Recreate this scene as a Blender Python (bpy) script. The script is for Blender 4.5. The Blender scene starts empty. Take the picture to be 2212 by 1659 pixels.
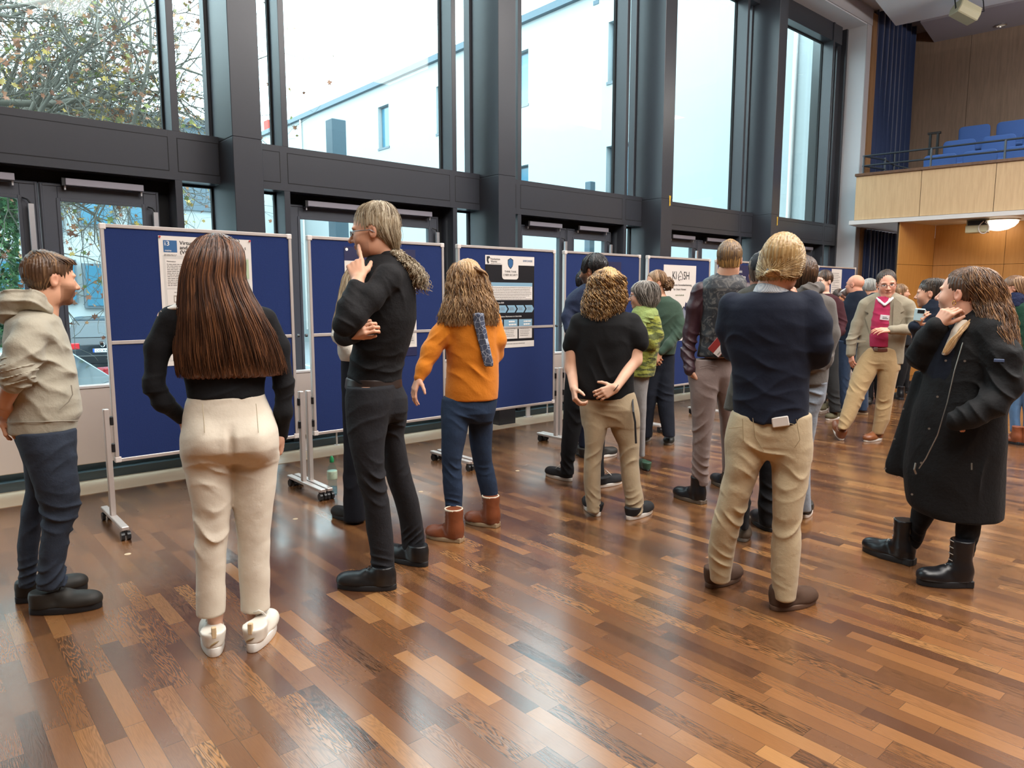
import bpy, bmesh, math, random
import numpy as np
from mathutils import Vector, Matrix, Euler
PI = math.pi
scene = bpy.context.scene
C = scene.collection
random.seed(7)

# ------------------------------------------------------------------ camera, world, light, exposure
# world frame: X runs along the glazed facade, Y points out of the windows, Z up, metres
FPX, CXP, CYP, CAMH = 1535.0, 1106.0, 829.5, 1.53
PITCH = math.atan((CYP - 640.0) / FPX)
HEAD = math.atan(1786.0 / math.hypot(FPX, CYP - 640.0))
FW = np.array([math.cos(HEAD), math.sin(HEAD), 0.0])
RT = np.array([math.sin(HEAD), -math.cos(HEAD), 0.0])
UPV = np.array([0, 0, 1.0])
CAMP = np.array([0, 0, CAMH])
_f = FW * math.cos(PITCH) - UPV * math.sin(PITCH)
_u = FW * math.sin(PITCH) + UPV * math.cos(PITCH)
cam = bpy.data.cameras.new('camera')
cam.sensor_fit = 'HORIZONTAL'; cam.sensor_width = 36.0
cam.lens = FPX / 2212.0 * 36.0
cam.clip_start = 0.05; cam.clip_end = 400
camo = bpy.data.objects.new('camera', cam); C.objects.link(camo)
camo.matrix_world = Matrix(((RT[0], _u[0], -_f[0], 0), (RT[1], _u[1], -_f[1], 0), (RT[2], _u[2], -_f[2], CAMH), (0, 0, 0, 1)))
scene.camera = camo

scene.view_settings.view_transform = 'Standard'
scene.view_settings.look = 'None'
scene.view_settings.gamma = 1.0
scene.view_settings.exposure = 0.12
scene.view_settings.use_curve_mapping = False
cy = scene.cycles
cy.use_denoising = True
cy.use_adaptive_sampling = True; cy.adaptive_threshold = 0.06
cy.max_bounces = 6; cy.diffuse_bounces = 3; cy.glossy_bounces = 3; cy.transmission_bounces = 4; cy.transparent_max_bounces = 16
cy.caustics_reflective = False; cy.caustics_refractive = False
cy.sample_clamp_indirect = 6.0

world = bpy.data.worlds.new('overcast sky'); scene.world = world
world.use_nodes = True
_bg = world.node_tree.nodes['Background']
_bg.inputs[0].default_value = (0.90, 0.95, 1.0, 1); _bg.inputs[1].default_value = 6.5

def area(name, loc, size, energy, color=(1, 1, 1), rot=(0, 0, 0), sy=None):
    l = bpy.data.lights.new(name, 'AREA'); l.energy = energy; l.color = color
    l.shape = 'RECTANGLE'; l.size = size; l.size_y = sy or size
    o = bpy.data.objects.new(name, l); C.objects.link(o)
    o.location = loc; o.rotation_euler = rot
    return o
# ceiling light panels of the hall, above and behind the photographer
area('ceiling_lamp', (1.0, -1.5, 7.4), 5.0, 620, (1.0, 0.95, 0.88))
area('ceiling_lamp', (8.5, -1.5, 7.4), 5.0, 620, (1.0, 0.95, 0.88))
area('ceiling_lamp', (4.5, 2.8, 7.6), 4.0, 330, (1.0, 0.95, 0.90))
area('ceiling_fill_light', (7.0, -2.5, 5.2), 7.0, 1300, (1.0, 0.98, 0.96), (math.pi, 0, 0), 3.0)      # unseen uplight, added to brighten the dark ceiling
area('ceiling_fill_light', (13.5, -1.0, 5.0), 3.0, 420, (1.0, 0.98, 0.96), (math.pi, 0, 0), 2.0)  # second added uplight, lifts the ceiling panels towards the balcony
area('balcony_fill_light', (15.6, 0.5, 6.4), 2.5, 150, (1.0, 0.93, 0.84))  # extra light added out of view to brighten the back of the balcony
area('balcony_soffit_lamp', (15.9, 3.9, 2.80), 0.5, 60, (1.0, 0.84, 0.6))
area('balcony_soffit_lamp', (16.6, 0.6, 2.80), 0.5, 70, (1.0, 0.84, 0.6))

# ------------------------------------------------------------------ pixel helpers (photo frame 2212 x 1659)
def ray(x, y):
    return _f + RT * ((x - CXP) / FPX) - _u * ((y - CYP) / FPX)
def ground(x, y, z=0.0):
    r = ray(x, y); return CAMP + r * ((z - CAMH) / r[2])
def at(x, y, d):                    # the point seen at pixel (x, y) whose horizontal distance along the view is d
    r = ray(x, y); return CAMP + r * (d / (r @ FW))
def onY(x, y, Y):
    r = ray(x, y); return CAMP + r * (Y / r[1])

# ------------------------------------------------------------------ materials
MATS = {}
def srgb(c):
    if isinstance(c, str):
        c = c.lstrip('#'); c = [int(c[i:i + 2], 16) / 255 for i in (0, 2, 4)]
    return tuple((v / 12.92 if v <= 0.04045 else ((v + 0.055) / 1.055) ** 2.4) for v in c)
def newmat(name):
    m = bpy.data.materials.new(name); m.use_nodes = True
    nt = m.node_tree; b = nt.nodes['Principled BSDF']
    return m, nt, b
def N(nt, t, **kw):
    n = nt.nodes.new(t)
    for k, v in kw.items(): setattr(n, k, v)
    return n
def mat(name, col, rough=0.6, metal=0.0, noise=0.0, scale=40.0, bump=0.0, bscale=None, spec=0.5, sheen=0.0, coat=0.0):
    """plain procedural material: base colour varied by noise, optional bump"""
    if name in MATS: return MATS[name]
    m, nt, b = newmat(name)
    c = srgb(col)
    b.inputs['Base Color'].default_value = (*c, 1); b.inputs['Roughness'].default_value = rough
    b.inputs['Metallic'].default_value = metal; b.inputs['Specular IOR Level'].default_value = spec
    if sheen: b.inputs['Sheen Weight'].default_value = sheen; b.inputs['Sheen Roughness'].default_value = 0.5
    if coat: b.inputs['Coat Weight'].default_value = coat
    tc = N(nt, 'ShaderNodeTexCoord')
    if noise:
        n = N(nt, 'ShaderNodeTexNoise'); n.inputs['Scale'].default_value = scale; n.inputs['Detail'].default_value = 4
        nt.links.new(tc.outputs['Object'], n.inputs['Vector'])
        mr = N(nt, 'ShaderNodeMapRange'); mr.inputs[3].default_value = 1 - noise; mr.inputs[4].default_value = 1 + noise
        nt.links.new(n.outputs[0], mr.inputs[0])
        mx = N(nt, 'ShaderNodeVectorMath', operation='SCALE'); mx.inputs[0].default_value = c
        nt.links.new(mr.outputs[0], mx.inputs['Scale']); nt.links.new(mx.outputs[0], b.inputs['Base Color'])
    if bump:
        n2 = N(nt, 'ShaderNodeTexNoise'); n2.inputs['Scale'].default_value = bscale or scale; n2.inputs['Detail'].default_value = 3
        nt.links.new(tc.outputs['Object'], n2.inputs['Vector'])
        bp = N(nt, 'ShaderNodeBump'); bp.inputs['Strength'].default_value = bump; bp.inputs['Distance'].default_value = 0.01
        nt.links.new(n2.outputs[0], bp.inputs['Height']); nt.links.new(bp.outputs[0], b.inputs['Normal'])
    MATS[name] = m
    return m
def mat_emit(name, col, strength):
    m, nt, b = newmat(name)
    b.inputs['Base Color'].default_value = (*srgb(col), 1)
    b.inputs['Emission Color'].default_value = (*srgb(col), 1); b.inputs['Emission Strength'].default_value = strength
    return m
def mat_glass(name, tint, refl=0.10):
    m = bpy.data.materials.new(name); m.use_nodes = True; nt = m.node_tree; nt.nodes.clear()
    out = N(nt, 'ShaderNodeOutputMaterial'); tr = N(nt, 'ShaderNodeBsdfTransparent'); tr.inputs[0].default_value = (*tint, 1)
    gl = N(nt, 'ShaderNodeBsdfGlossy'); gl.inputs['Roughness'].default_value = 0.0
    lw = N(nt, 'ShaderNodeLayerWeight'); lw.inputs[0].default_value = 0.5      # facing = 1 - |cos|
    pw = N(nt, 'ShaderNodeMath', operation='POWER'); pw.inputs[1].default_value = 5.0; nt.links.new(lw.outputs['Facing'], pw.inputs[0])
    fr = N(nt, 'ShaderNodeMath', operation='MULTIPLY_ADD'); fr.inputs[1].default_value = 0.9; fr.inputs[2].default_value = 0.03; nt.links.new(pw.outputs[0], fr.inputs[0])
    mx = N(nt, 'ShaderNodeMixShader')
    nt.links.new(fr.outputs[0], mx.inputs[0]); nt.links.new(tr.outputs[0], mx.inputs[1]); nt.links.new(gl.outputs[0], mx.inputs[2])
    nt.links.new(mx.outputs[0], out.inputs[0])
    return m
def mat_wood_panel(name, c1, c2, rough=0.5, sc=1.0):
    m, nt, b = newmat(name)
    tc = N(nt, 'ShaderNodeTexCoord'); mp = N(nt, 'ShaderNodeMapping'); mp.inputs['Scale'].default_value = (9 * sc, 9 * sc, 0.7 * sc)
    n = N(nt, 'ShaderNodeTexNoise'); n.inputs['Scale'].default_value = 3; n.inputs['Detail'].default_value = 6; n.inputs['Roughness'].default_value = 0.65
    cr = N(nt, 'ShaderNodeValToRGB'); cr.color_ramp.elements[0].position = 0.3; cr.color_ramp.elements[1].position = 0.72
    cr.color_ramp.elements[0].color = (*srgb(c1), 1); cr.color_ramp.elements[1].color = (*srgb(c2), 1)
    L = nt.links.new
    L(tc.outputs['Object'], mp.inputs[0]); L(mp.outputs[0], n.inputs['Vector']); L(n.outputs[0], cr.inputs[0]); L(cr.outputs[0], b.inputs['Base Color'])
    b.inputs['Roughness'].default_value = rough
    return m

def mat_floor():
    """strip parquet laid across the hall (long side along Y), wenge and oak coloured blocks with cathedral grain"""
    m, nt, b = newmat('parquet floor'); L = nt.links.new
    def math_(op, a, bb=None, cc=None):
        n = N(nt, 'ShaderNodeMath', operation=op)
        for i, v in enumerate((a, bb, cc)):
            if v is None: continue
            if isinstance(v, (int, float)): n.inputs[i].default_value = v
            else: L(v, n.inputs[i])
        return n.outputs[0]
    geo = N(nt, 'ShaderNodeTexCoord'); sep = N(nt, 'ShaderNodeSeparateXYZ'); L(geo.outputs['Object'], sep.inputs[0])
    X, Y = sep.outputs[0], sep.outputs[1]
    PW, PL = 0.0715, 0.46
    u = math_('DIVIDE', X, PW); row = math_('FLOOR', u); fu = math_('FRACT', u)
    wn = N(nt, 'ShaderNodeTexWhiteNoise', noise_dimensions='1D'); L(row, wn.inputs['W'])
    # every row has its own block length and offset
    ln = math_('MULTIPLY_ADD', wn.outputs['Value'], 0.10, PL - 0.05)
    off = math_('MULTIPLY', wn.outputs['Value'], 7.31)
    v = math_('ADD', math_('DIVIDE', Y, ln), off); blk = math_('FLOOR', v); fv = math_('FRACT', v)
    cb = N(nt, 'ShaderNodeCombineXYZ'); L(row, cb.inputs[0]); L(blk, cb.inputs[1])
    w2 = N(nt, 'ShaderNodeTexWhiteNoise', noise_dimensions='2D'); L(cb.outputs[0], w2.inputs['Vector'])
    rnd = w2.outputs['Value']; sc = N(nt, 'ShaderNodeSeparateColor'); L(w2.outputs['Color'], sc.inputs[0])
    r2, r3 = sc.outputs[1], sc.outputs[2]
    cr = N(nt, 'ShaderNodeValToRGB'); e = cr.color_ramp.elements
    cols = [(0.0, '#583825'), (0.12, '#65422a'), (0.32, '#724b2d'), (0.52, '#7b5231'), (0.74, '#855935'), (0.9, '#92653c'), (0.97, '#a37548'), (1.0, '#693f29')]
    e[0].position, e[0].color = 0.0, (*srgb(cols[0][1]), 1); e[1].position, e[1].color = 1.0, (*srgb(cols[-1][1]), 1)
    for p_, c_ in cols[1:-1]:
        k = e.new(p_); k.color = (*srgb(c_), 1)
    L(rnd, cr.inputs[0])
    # grain coordinates, shifted per block
    gx = math_('MULTIPLY_ADD', r2, 37.0, X); gy = math_('MULTIPLY_ADD', r3, 53.0, Y)
    gv = N(nt, 'ShaderNodeCombineXYZ'); L(math_('MULTIPLY', gx, 26.0), gv.inputs[0]); L(math_('MULTIPLY', gy, 2.4), gv.inputs[1]); L(math_('MULTIPLY', rnd, 9.0), gv.inputs[2])
    dn = N(nt, 'ShaderNodeTexNoise'); dn.inputs['Scale'].default_value = 0.8; dn.inputs['Detail'].default_value = 3; L(gv.outputs[0], dn.inputs['Vector'])
    # contour lines of a smooth field look like cathedral grain
    ring = math_('SINE', math_('MULTIPLY', dn.outputs[0], 110.0))
    ringm = math_('MULTIPLY', math_('ADD', ring, 1.0), 0.5)
    ringp = math_('POWER', ringm, 1.6)
    fg = N(nt, 'ShaderNodeCombineXYZ'); L(math_('MULTIPLY', gx, 420.0), fg.inputs[0]); L(math_('MULTIPLY', gy, 14.0), fg.inputs[1])
    fn = N(nt, 'ShaderNodeTexNoise'); fn.inputs['Scale'].default_value = 1.0; fn.inputs['Detail'].default_value = 2; L(fg.outputs[0], fn.inputs['Vector'])
    strg = math_('MULTIPLY', math_('POWER', r3, 2.2), 0.75)      # only some blocks are strongly figured
    dark = math_('MULTIPLY', ringp, strg)
    fine = math_('MULTIPLY', fn.outputs[0], 0.34)
    k = math_('SUBTRACT', 1.12, math_('ADD', dark, fine))
    # joints
    eu = math_('MINIMUM', fu, math_('SUBTRACT', 1.0, fu)); ev = math_('MINIMUM', fv, math_('SUBTRACT', 1.0, fv))
    ju = math_('LESS_THAN', eu, 0.013); jv = math_('LESS_THAN', ev, 0.0022)
    j = math_('MAXIMUM', ju, jv)
    k2 = math_('MULTIPLY', k, math_('SUBTRACT', 1.0, math_('MULTIPLY', j, 0.5)))
    wear = N(nt, 'ShaderNodeTexNoise'); wear.inputs['Scale'].default_value = 0.9; wear.inputs['Detail'].default_value = 5; L(geo.outputs['Object'], wear.inputs['Vector'])
    vm = N(nt, 'ShaderNodeVectorMath', operation='SCALE'); L(cr.outputs[0], vm.inputs[0]); L(k2, vm.inputs['Scale'])
    L(vm.outputs[0], b.inputs['Base Color'])
    sm = N(nt, 'ShaderNodeTexNoise'); sm.inputs['Scale'].default_value = 5.0; sm.inputs['Detail'].default_value = 6; L(geo.outputs['Object'], sm.inputs['Vector'])
    rr = math_('ADD', math_('MULTIPLY_ADD', sm.outputs[0], 0.16, 0.13), math_('MULTIPLY', r2, 0.05))
    L(rr, b.inputs['Roughness'])
    b.inputs['Specular IOR Level'].default_value = 0.8
    b.inputs['Coat Weight'].default_value = 0.75; b.inputs['Coat Roughness'].default_value = 0.21
    bp = N(nt, 'ShaderNodeBump'); bp.inputs['Strength'].default_value = 0.12; bp.inputs['Distance'].default_value = 0.002
    L(math_('SUBTRACT', k, math_('MULTIPLY', j, 0.8)), bp.inputs['Height']); L(bp.outputs[0], b.inputs['Normal'])
    return m

M_FRAME = mat('anthracite powder coat', '#383a40', 0.30, 0.0, 0.05, 30, 0.02, 200)
M_GAP = mat('black joint', '#101012', 0.8)
M_GLASS = mat_glass('pane glass', (0.86, 0.985, 0.995))
M_ALU = mat('brushed aluminium', '#c9c9cc', 0.35, 0.85, 0.05, 60)
M_WHITE = mat('white lacquer', '#dcd6d2', 0.4, 0.0, 0.02, 20)
M_BLACKP = mat('black plastic', '#131316', 0.4)
M_CHROME = mat('chrome', '#dddddd', 0.12, 1.0)

# ------------------------------------------------------------------ mesh helpers
def setp(o, label=None, cat=None, group=None, kind=None):
    if label: o['label'] = label
    if cat: o['category'] = cat
    if group: o['group'] = group
    if kind: o['kind'] = kind
    return o
def thing(name, label, cat, loc=(0, 0, 0), rz=0.0, group=None):
    o = bpy.data.objects.new(name, None); C.objects.link(o); o.location = loc; o.rotation_euler = (0, 0, rz)
    o.empty_display_size = 0.1
    return setp(o, label, cat, group)
def link(name, me, m=None, parent=None, smooth=False):
    o = bpy.data.objects.new(name, me); C.objects.link(o)
    if m is not None:
        for mm in (m if isinstance(m, (list, tuple)) else [m]): me.materials.append(mm)
    if parent: o.parent = parent
    if smooth: me.shade_smooth()
    return o
class MB:
    """collects simple solids into one mesh"""
    def __init__(s): s.v = []; s.f = []
    def add(s, vs, fs):
        n = len(s.v); s.v += [tuple(map(float, p)) for p in vs]; s.f += [tuple(i + n for i in f) for f in fs]; return s
    def box(s, x0, x1, y0, y1, z0, z1):
        return s.add([(x0, y0, z0), (x1, y0, z0), (x1, y1, z0), (x0, y1, z0), (x0, y0, z1), (x1, y0, z1), (x1, y1, z1), (x0, y1, z1)],
                     [(0, 3, 2, 1), (4, 5, 6, 7), (0, 1, 5, 4), (1, 2, 6, 5), (2, 3, 7, 6), (3, 0, 4, 7)])
    def obox(s, c, ax, ay, az):     # centre and three half-axis vectors
        c, ax, ay, az = map(np.asarray, (c, ax, ay, az)); vs = []
        for k in (-1, 1):
            for a, b_ in ((-1, -1), (1, -1), (1, 1), (-1, 1)): vs.append(c + a * ax + b_ * ay + k * az)
        return s.add(vs, [(0, 3, 2, 1), (4, 5, 6, 7), (0, 1, 5, 4), (1, 2, 6, 5), (2, 3, 7, 6), (3, 0, 4, 7)])
    def prism(s, pts, axis, a, b_):  # polygon in the plane across 'axis', extruded from a to b
        n = len(pts); vs = []
        for w in (a, b_):
            for p in pts:
                vs.append({'x': (w, p[0], p[1]), 'y': (p[0], w, p[1]), 'z': (p[0], p[1], w)}[axis])
        fs = [tuple(range(n))[::-1], tuple(range(n, 2 * n))] + [(i, (i + 1) % n, n + (i + 1) % n, n + i) for i in range(n)]
        return s.add(vs, fs)
    def tube(s, path, r, seg=8, cap=True, fy=1.0):
        path = [np.asarray(p, float) for p in path]; n = len(path); rs = r if hasattr(r, '__len__') else [r] * n
        ref = None; rings = []
        for i, p in enumerate(path):
            t = path[min(i + 1, n - 1)] - path[max(i - 1, 0)]; t = t / (np.linalg.norm(t) + 1e-9)
            if ref is None:
                ref = np.array([0, 0, 1.0]) if abs(t[2]) < 0.9 else np.array([1.0, 0, 0])
            a = np.cross(t, ref); a /= np.linalg.norm(a) + 1e-9; b_ = np.cross(a, t); ref = b_
            rings.append([p + rs[i] * (math.cos(2 * PI * k / seg) * a + fy * math.sin(2 * PI * k / seg) * b_) for k in range(seg)])
        vs = [q for rg in rings for q in rg]
        fs = [(i * seg + k, i * seg + (k + 1) % seg, (i + 1) * seg + (k + 1) % seg, (i + 1) * seg + k) for i in range(n - 1) for k in range(seg)]
        if cap: fs += [tuple(range(seg))[::-1], tuple((n - 1) * seg + k for k in range(seg))]
        return s.add(vs, fs)
    def lathe(s, prof, c=(0, 0, 0), seg=20):
        vs = []; fs = []
        for (r, z) in prof:
            for k in range(seg): vs.append((c[0] + r * math.cos(2 * PI * k / seg), c[1] + r * math.sin(2 * PI * k / seg), c[2] + z))
        for i in range(len(prof) - 1):
            for k in range(seg): fs.append((i * seg + k, i * seg + (k + 1) % seg, (i + 1) * seg + (k + 1) % seg, (i + 1) * seg + k))
        fs += [tuple(range(seg))[::-1], tuple((len(prof) - 1) * seg + k for k in range(seg))]
        return s.add(vs, fs)
    def build(s, name, m=None, parent=None, bevel=0.0, smooth=False, seg=1):
        me = bpy.data.meshes.new(name); me.from_pydata(s.v, [], s.f); me.update()
        bm = bmesh.new(); bm.from_mesh(me); bmesh.ops.recalc_face_normals(bm, faces=bm.faces); bm.to_mesh(me); bm.free()
        o = link(name, me, m, parent, smooth)
        if bevel:
            md = o.modifiers.new('bevel', 'BEVEL'); md.width = bevel; md.segments = seg; md.limit_method = 'ANGLE'
        return o
def struct(name, mb, m, bevel=0.0):
    return setp(mb.build(name, m, None, bevel), kind='structure')
def copy_tree(o, parent=None):
    c = o.copy(); C.objects.link(c)
    if parent: c.parent = parent
    for ch in [x for x in C.objects if x.parent == o]: copy_tree(ch, c)
    return c
def text(s, size, m, parent, loc, rot, name='lettering', align='LEFT', ext=0.0006, sx=1.0):
    cu = bpy.data.curves.new(name, 'FONT'); cu.body = s; cu.size = size; cu.align_x = align; cu.extrude = ext; cu.resolution_u = 3
    tmp = bpy.data.objects.new(name, cu)
    me = bpy.data.meshes.new_from_object(tmp); bpy.data.objects.remove(tmp)
    me.materials.clear()
    o = link(name, me, m, parent); o.location = loc; o.rotation_euler = rot; o.scale = (sx, 1, 1)
    return o
# ================================================================== hall: floor, facade, walls, ceiling
struct('floor', MB().box(-9, 24, -12, 6.22, -0.05, 0), mat_floor())
M_STONE = mat('beige limestone', '#cdbda4', 0.35, 0, 0.08, 9)
struct('trim_1', MB().box(-9, 14.6, 6.22, 6.80, -0.05, 0.004), M_STONE)

YI, YG, YO = 6.75, 6.98, 7.06       # inner face of the frame, glass plane, outer face
ZT0, ZT1, ZTOP, ZWIN = 2.54, 2.955, 6.70, 6.37
K0, K1 = -1, 3                       # bays: column k stands at X = 2.34 + 3 k
for k in range(K0, K1 + 1):
    x = 2.34 + 3 * k
    b = MB().box(x, x + 0.26, 6.40, 7.02, 0.0, 2.905).box(x, x + 0.26, 6.40, 7.02, 2.91, 6.9)
    b.box(x + 0.004, x + 0.256, 6.404, 7.02, 2.90, 2.915)
    setp(b.build('facade_column', M_FRAME, bevel=0.004),
         ['anthracite facade column at the far left edge', 'anthracite facade column behind the board with the blue and white lettered poster',
          'anthracite facade column rising behind the dark poster with the shield', 'anthracite facade column left of the house logo poster, yellow tag on its edge',
          'anthracite facade column nearest the balcony, yellow tag on its side'][k - K0], 'column', None, 'structure')
struct('trim_2', MB().box(-3, 14.55, 6.79, 7.05, 0.0, 0.16).box(-3, 14.55, 6.70, 7.05, 0.0, 0.075), mat('teal grey sill', '#4d5a60', 0.4), 0.004)
wn = 0
dn = 0
M_DOORF = mat('anthracite door frame', '#43464e', 0.38, 0, 0.04, 30)
M_CLOSER = mat('grey door closer', '#8f8b94', 0.4, 0.3, 0.02, 20)
def pane(parent, x0, x1, z0, z1, y=YG):
    return MB().box(x0, x1, y, y + 0.012, z0, z1).build('glass_pane', M_GLASS, parent)
def frame_ring(x0, x1, z0, z1, w, y0, y1):
    return MB().box(x0, x0 + w, y0, y1, z0, z1).box(x1 - w, x1, y0, y1, z0, z1).box(x0 + w, x1 - w, y0, y1, z0, z0 + w).box(x0 + w, x1 - w, y0, y1, z1 - w, z1)
for k in range(K0 - 1, K1 + 1):
    xc = 2.34 + 3 * k                # column on the left of this bay
    xa, xb, xd, xe = xc + 0.26, xc + 0.60, xc + 2.61, xc + 3.0      # sidelight | door | sidelight
    if k < K0 - 0: pass
    # transom with recessed panel joints
    wn += 1
    t = setp(bpy.data.objects.new('window_%d' % wn, None), None, None, None, 'structure'); C.objects.link(t)
    tm = MB().box(xa, xe, YI + 0.004, YG + 0.03, ZT0, ZT1)
    g = 0.006
    for (p0, p1) in ((xa, xb - 0.03), (xb + 0.04, xd - 0.04), (xd + 0.03, xe)):
        tm.box(p0 + g, p1 - g, YI - 0.002, YI + 0.01, ZT0 + 0.075, ZT1 - 0.062)
    tm.build('transom_panel', M_FRAME, t, 0.002)
    gp = MB()
    for (p0, p1) in ((xa, xb - 0.03), (xb + 0.04, xd - 0.04), (xd + 0.03, xe)):
        gp.box(p0, p1, YI - 0.0005, YI + 0.006, ZT0 + 0.069, ZT1 - 0.056)
    gp.build('panel_joint', M_GAP, t)
    rim = MB().box(xa, xe, YI, YI + 0.004, ZT1 - 0.056, ZT1).box(xa, xe, YI, YI + 0.004, ZT0, ZT0 + 0.069)
    for x in (xb - 0.03, xd - 0.04): rim.box(x, x + 0.07, YI - 0.0008, YI + 0.004, ZT0, ZT1)
    rim.build('transom_rim', M_FRAME, t)
    # uprights
    up = MB()
    for x in (xb, xd): up.box(x, x + 0.06, YI, YG + 0.02, 0.075, ZT0).box(x, x + 0.06, YI, YG + 0.02, ZT1, ZTOP)
    up.box(xa, xa + 0.03, YI + 0.14, YG + 0.02, ZT1, ZWIN).box(xe - 0.03, xe, YI + 0.14, YG + 0.02, ZT1, ZWIN)
    up.box(xa, xe, YI + 0.02, YG + 0.02, ZWIN, ZTOP + 0.2)
    up.build('mullion', M_FRAME, t, 0.002)
    bead = MB()
    for (p0, p1) in ((xa, xb), (xb + 0.06, xd), (xd + 0.06, xe)):
        for (z0, z1) in ((ZT1, ZWIN), (0.16, ZT0)):
            if (p0, z0) == (xb + 0.06, 0.16): continue
            bead.v += frame_ring(p0, p1, z0, z1, 0.018, YG - 0.03, YG + 0.01).v if False else []
            r_ = frame_ring(p0, p1, z0, z1, 0.018, YG - 0.03, YG + 0.01); bead.add(r_.v, r_.f)
    bead.build('glazing_bead', M_GAP, t)
    pane(t, xa, xb, ZT1, ZWIN); pane(t, xb + 0.06, xd, ZT1, ZWIN); pane(t, xd + 0.06, xe, ZT1, ZWIN)
    pane(t, xa, xb, 0.16, ZT0); pane(t, xd + 0.06, xe, 0.16, ZT0)
    # double door
    dn += 1
    d = setp(bpy.data.objects.new('door_%d' % dn, None), None, None, None, 'structure'); C.objects.link(d)
    x0, x1 = xb + 0.06, xd; xm = (x0 + x1) / 2 - 0.02
    MB().box(x0, x1, YG - 0.02, YG + 0.03, ZT0 - 0.10, ZT0).box(x0, x0 + 0.05, YG - 0.04, YG + 0.03, 0.1, ZT0 - 0.1).box(x1 - 0.09, x1, YG + 0.0, YG + 0.03, 0.1, ZT0 - 0.1).build('door_frame', M_GAP, d)
    for (a, b2, hs) in ((x0 + 0.02, xm - 0.004, 1), (xm + 0.004, x1 - 0.10, -1)):
        w = 0.125 if k < 1 else 0.12
        lf = frame_ring(a, b2, 0.14, ZT0 - 0.10, w, YG - 0.075, YG + 0.0)
        r2 = frame_ring(a + w - 0.012, b2 - w + 0.012, 0.14 + w - 0.012, ZT0 - 0.10 - w + 0.012, 0.028, YG - 0.082, YG - 0.06)
        r3 = frame_ring(a + 0.006, b2 - 0.006, 0.15, ZT0 - 0.106, 0.016, YG - 0.082, YG - 0.07)
        lf.add(r2.v, r2.f).add(r3.v, r3.f)
        lfo = lf.build('door_leaf', M_DOORF, d, 0.003)
        MB().box(a + w, b2 - w, YG - 0.04, YG - 0.028, 0.14 + w, ZT0 - 0.10 - w).build('glass_pane', M_GLASS, lfo)
        # closer rail above the leaf and push bar on the leaf
        cxm = (a + b2) / 2 + 0.02
        cl = MB().box(cxm - 0.29, cxm + 0.29, YG - 0.155, YG - 0.095, ZT0 - 0.115, ZT0 - 0.06).build('door_closer', M_CLOSER, lfo, 0.003)
        MB().box(cxm - 0.315, cxm - 0.292, YG - 0.15, YG - 0.08, ZT0 - 0.12, ZT0 - 0.06).build('closer_bracket', M_BLACKP, cl)
        MB().box(cxm - 0.296, cxm - 0.284, YG - 0.12, YG - 0.10, ZT0 - 0.15, ZT0 - 0.115).box(cxm + 0.272, cxm + 0.284, YG - 0.12, YG - 0.10, ZT0 - 0.15, ZT0 - 0.115).build('closer_lug', M_ALU, cl)
        hx = (b2 - 0.06) if hs == 1 else (b2 - 0.045)
        MB().box(hx - 0.02, hx + 0.02, YG - 0.135, YG - 0.095, 0.92, ZT0 - 0.28).build('push_bar', M_ALU, lfo, 0.002)
        MB().tube([(hx - 0.05, YG - 0.09, ZT0 - 0.235), (hx - 0.02, YG - 0.12, ZT0 - 0.25), (hx, YG - 0.115, ZT0 - 0.28)], 0.007, 6).tube([(hx, YG - 0.115, 0.93), (hx, YG - 0.08, 0.92)], 0.008, 6).build('bar_bracket', M_BLACKP, lfo)
# last post next to the reveal
struct('window_9', MB().box(14.34, 14.40, YI + 0.06, YG + 0.02, 0.1, ZT0).box(14.49, 14.55, YI, YG + 0.02, 0, ZTOP).box(14.34, 14.55, YI + 0.01, YG + 0.02, ZT0, ZT1).box(14.34, 14.49, YI + 0.1, YG + 0.02, ZT1, ZTOP), M_FRAME, 0.003)
# yellow tags on the columns C and D
M_TAG = mat('yellow paper', '#d9b23a', 0.7)
for (px, py, lab) in ((1447, 434, 'small yellow paper tag stuck on the column left of the house logo poster'), (1679, 478, 'small yellow paper tag stuck on the column nearest the balcony')):
    c = onY(px, py, 6.397); dx = 0.02
    o = MB().add([(c[0] - dx, 6.396, c[2] + 0.075), (c[0] + dx, 6.396, c[2] + 0.07), (c[0] + 0.008, 6.396, c[2] - 0.01), (c[0] + 0.016, 6.396, c[2] - 0.06), (c[0] - 0.014, 6.396, c[2] - 0.075), (c[0] - 0.012, 6.396, c[2] - 0.01)], [(0, 1, 2, 5), (5, 2, 3, 4)])
    oo = o.build('paper_tag', M_TAG); oo.modifiers.new('thick', 'SOLIDIFY').thickness = 0.002
    setp(oo, lab, 'tag')

# walls: white reveal at the end of the facade, side wall beyond it, back walls
M_PLASTER = mat('white plaster', '#c9ccd0', 0.75, 0, 0.03, 3)
M_GREYP = mat('grey painted edge', '#aaa6a8', 0.7)
struct('wall_right', MB().box(14.55, 14.74, 6.40, 7.3, 0, 6.92), M_PLASTER)
struct('trim_3', MB().box(14.553, 14.745, 6.388, 6.40, 0, 6.95), M_GREYP)
struct('trim_4', MB().box(-3, 14.76, 6.38, 6.41, 6.72, 7.02), M_GREYP)
struct('wall_window_top', MB().box(-3, 14.74, 6.40, 7.3, 6.70, 7.9), M_PLASTER)
M_WPIL = mat_wood_panel('oak pilaster veneer', '#7d5a3a', '#97724d')
struct('trim_5', MB().box(14.745, 14.96, 6.36, 6.50, 0, 6.95), M_WPIL)
struct('wall_side', MB().box(14.74, 24, 6.62, 6.9, 0, 8.2), mat('dark side wall', '#3a2a20', 0.8))
M_WBACK = mat_wood_panel('dim walnut wall veneer', '#776352', '#8b7462', 0.65)
M_WLOW = mat_wood_panel('honey maple panelling', '#b07a3a', '#c08a48', 0.5)
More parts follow.
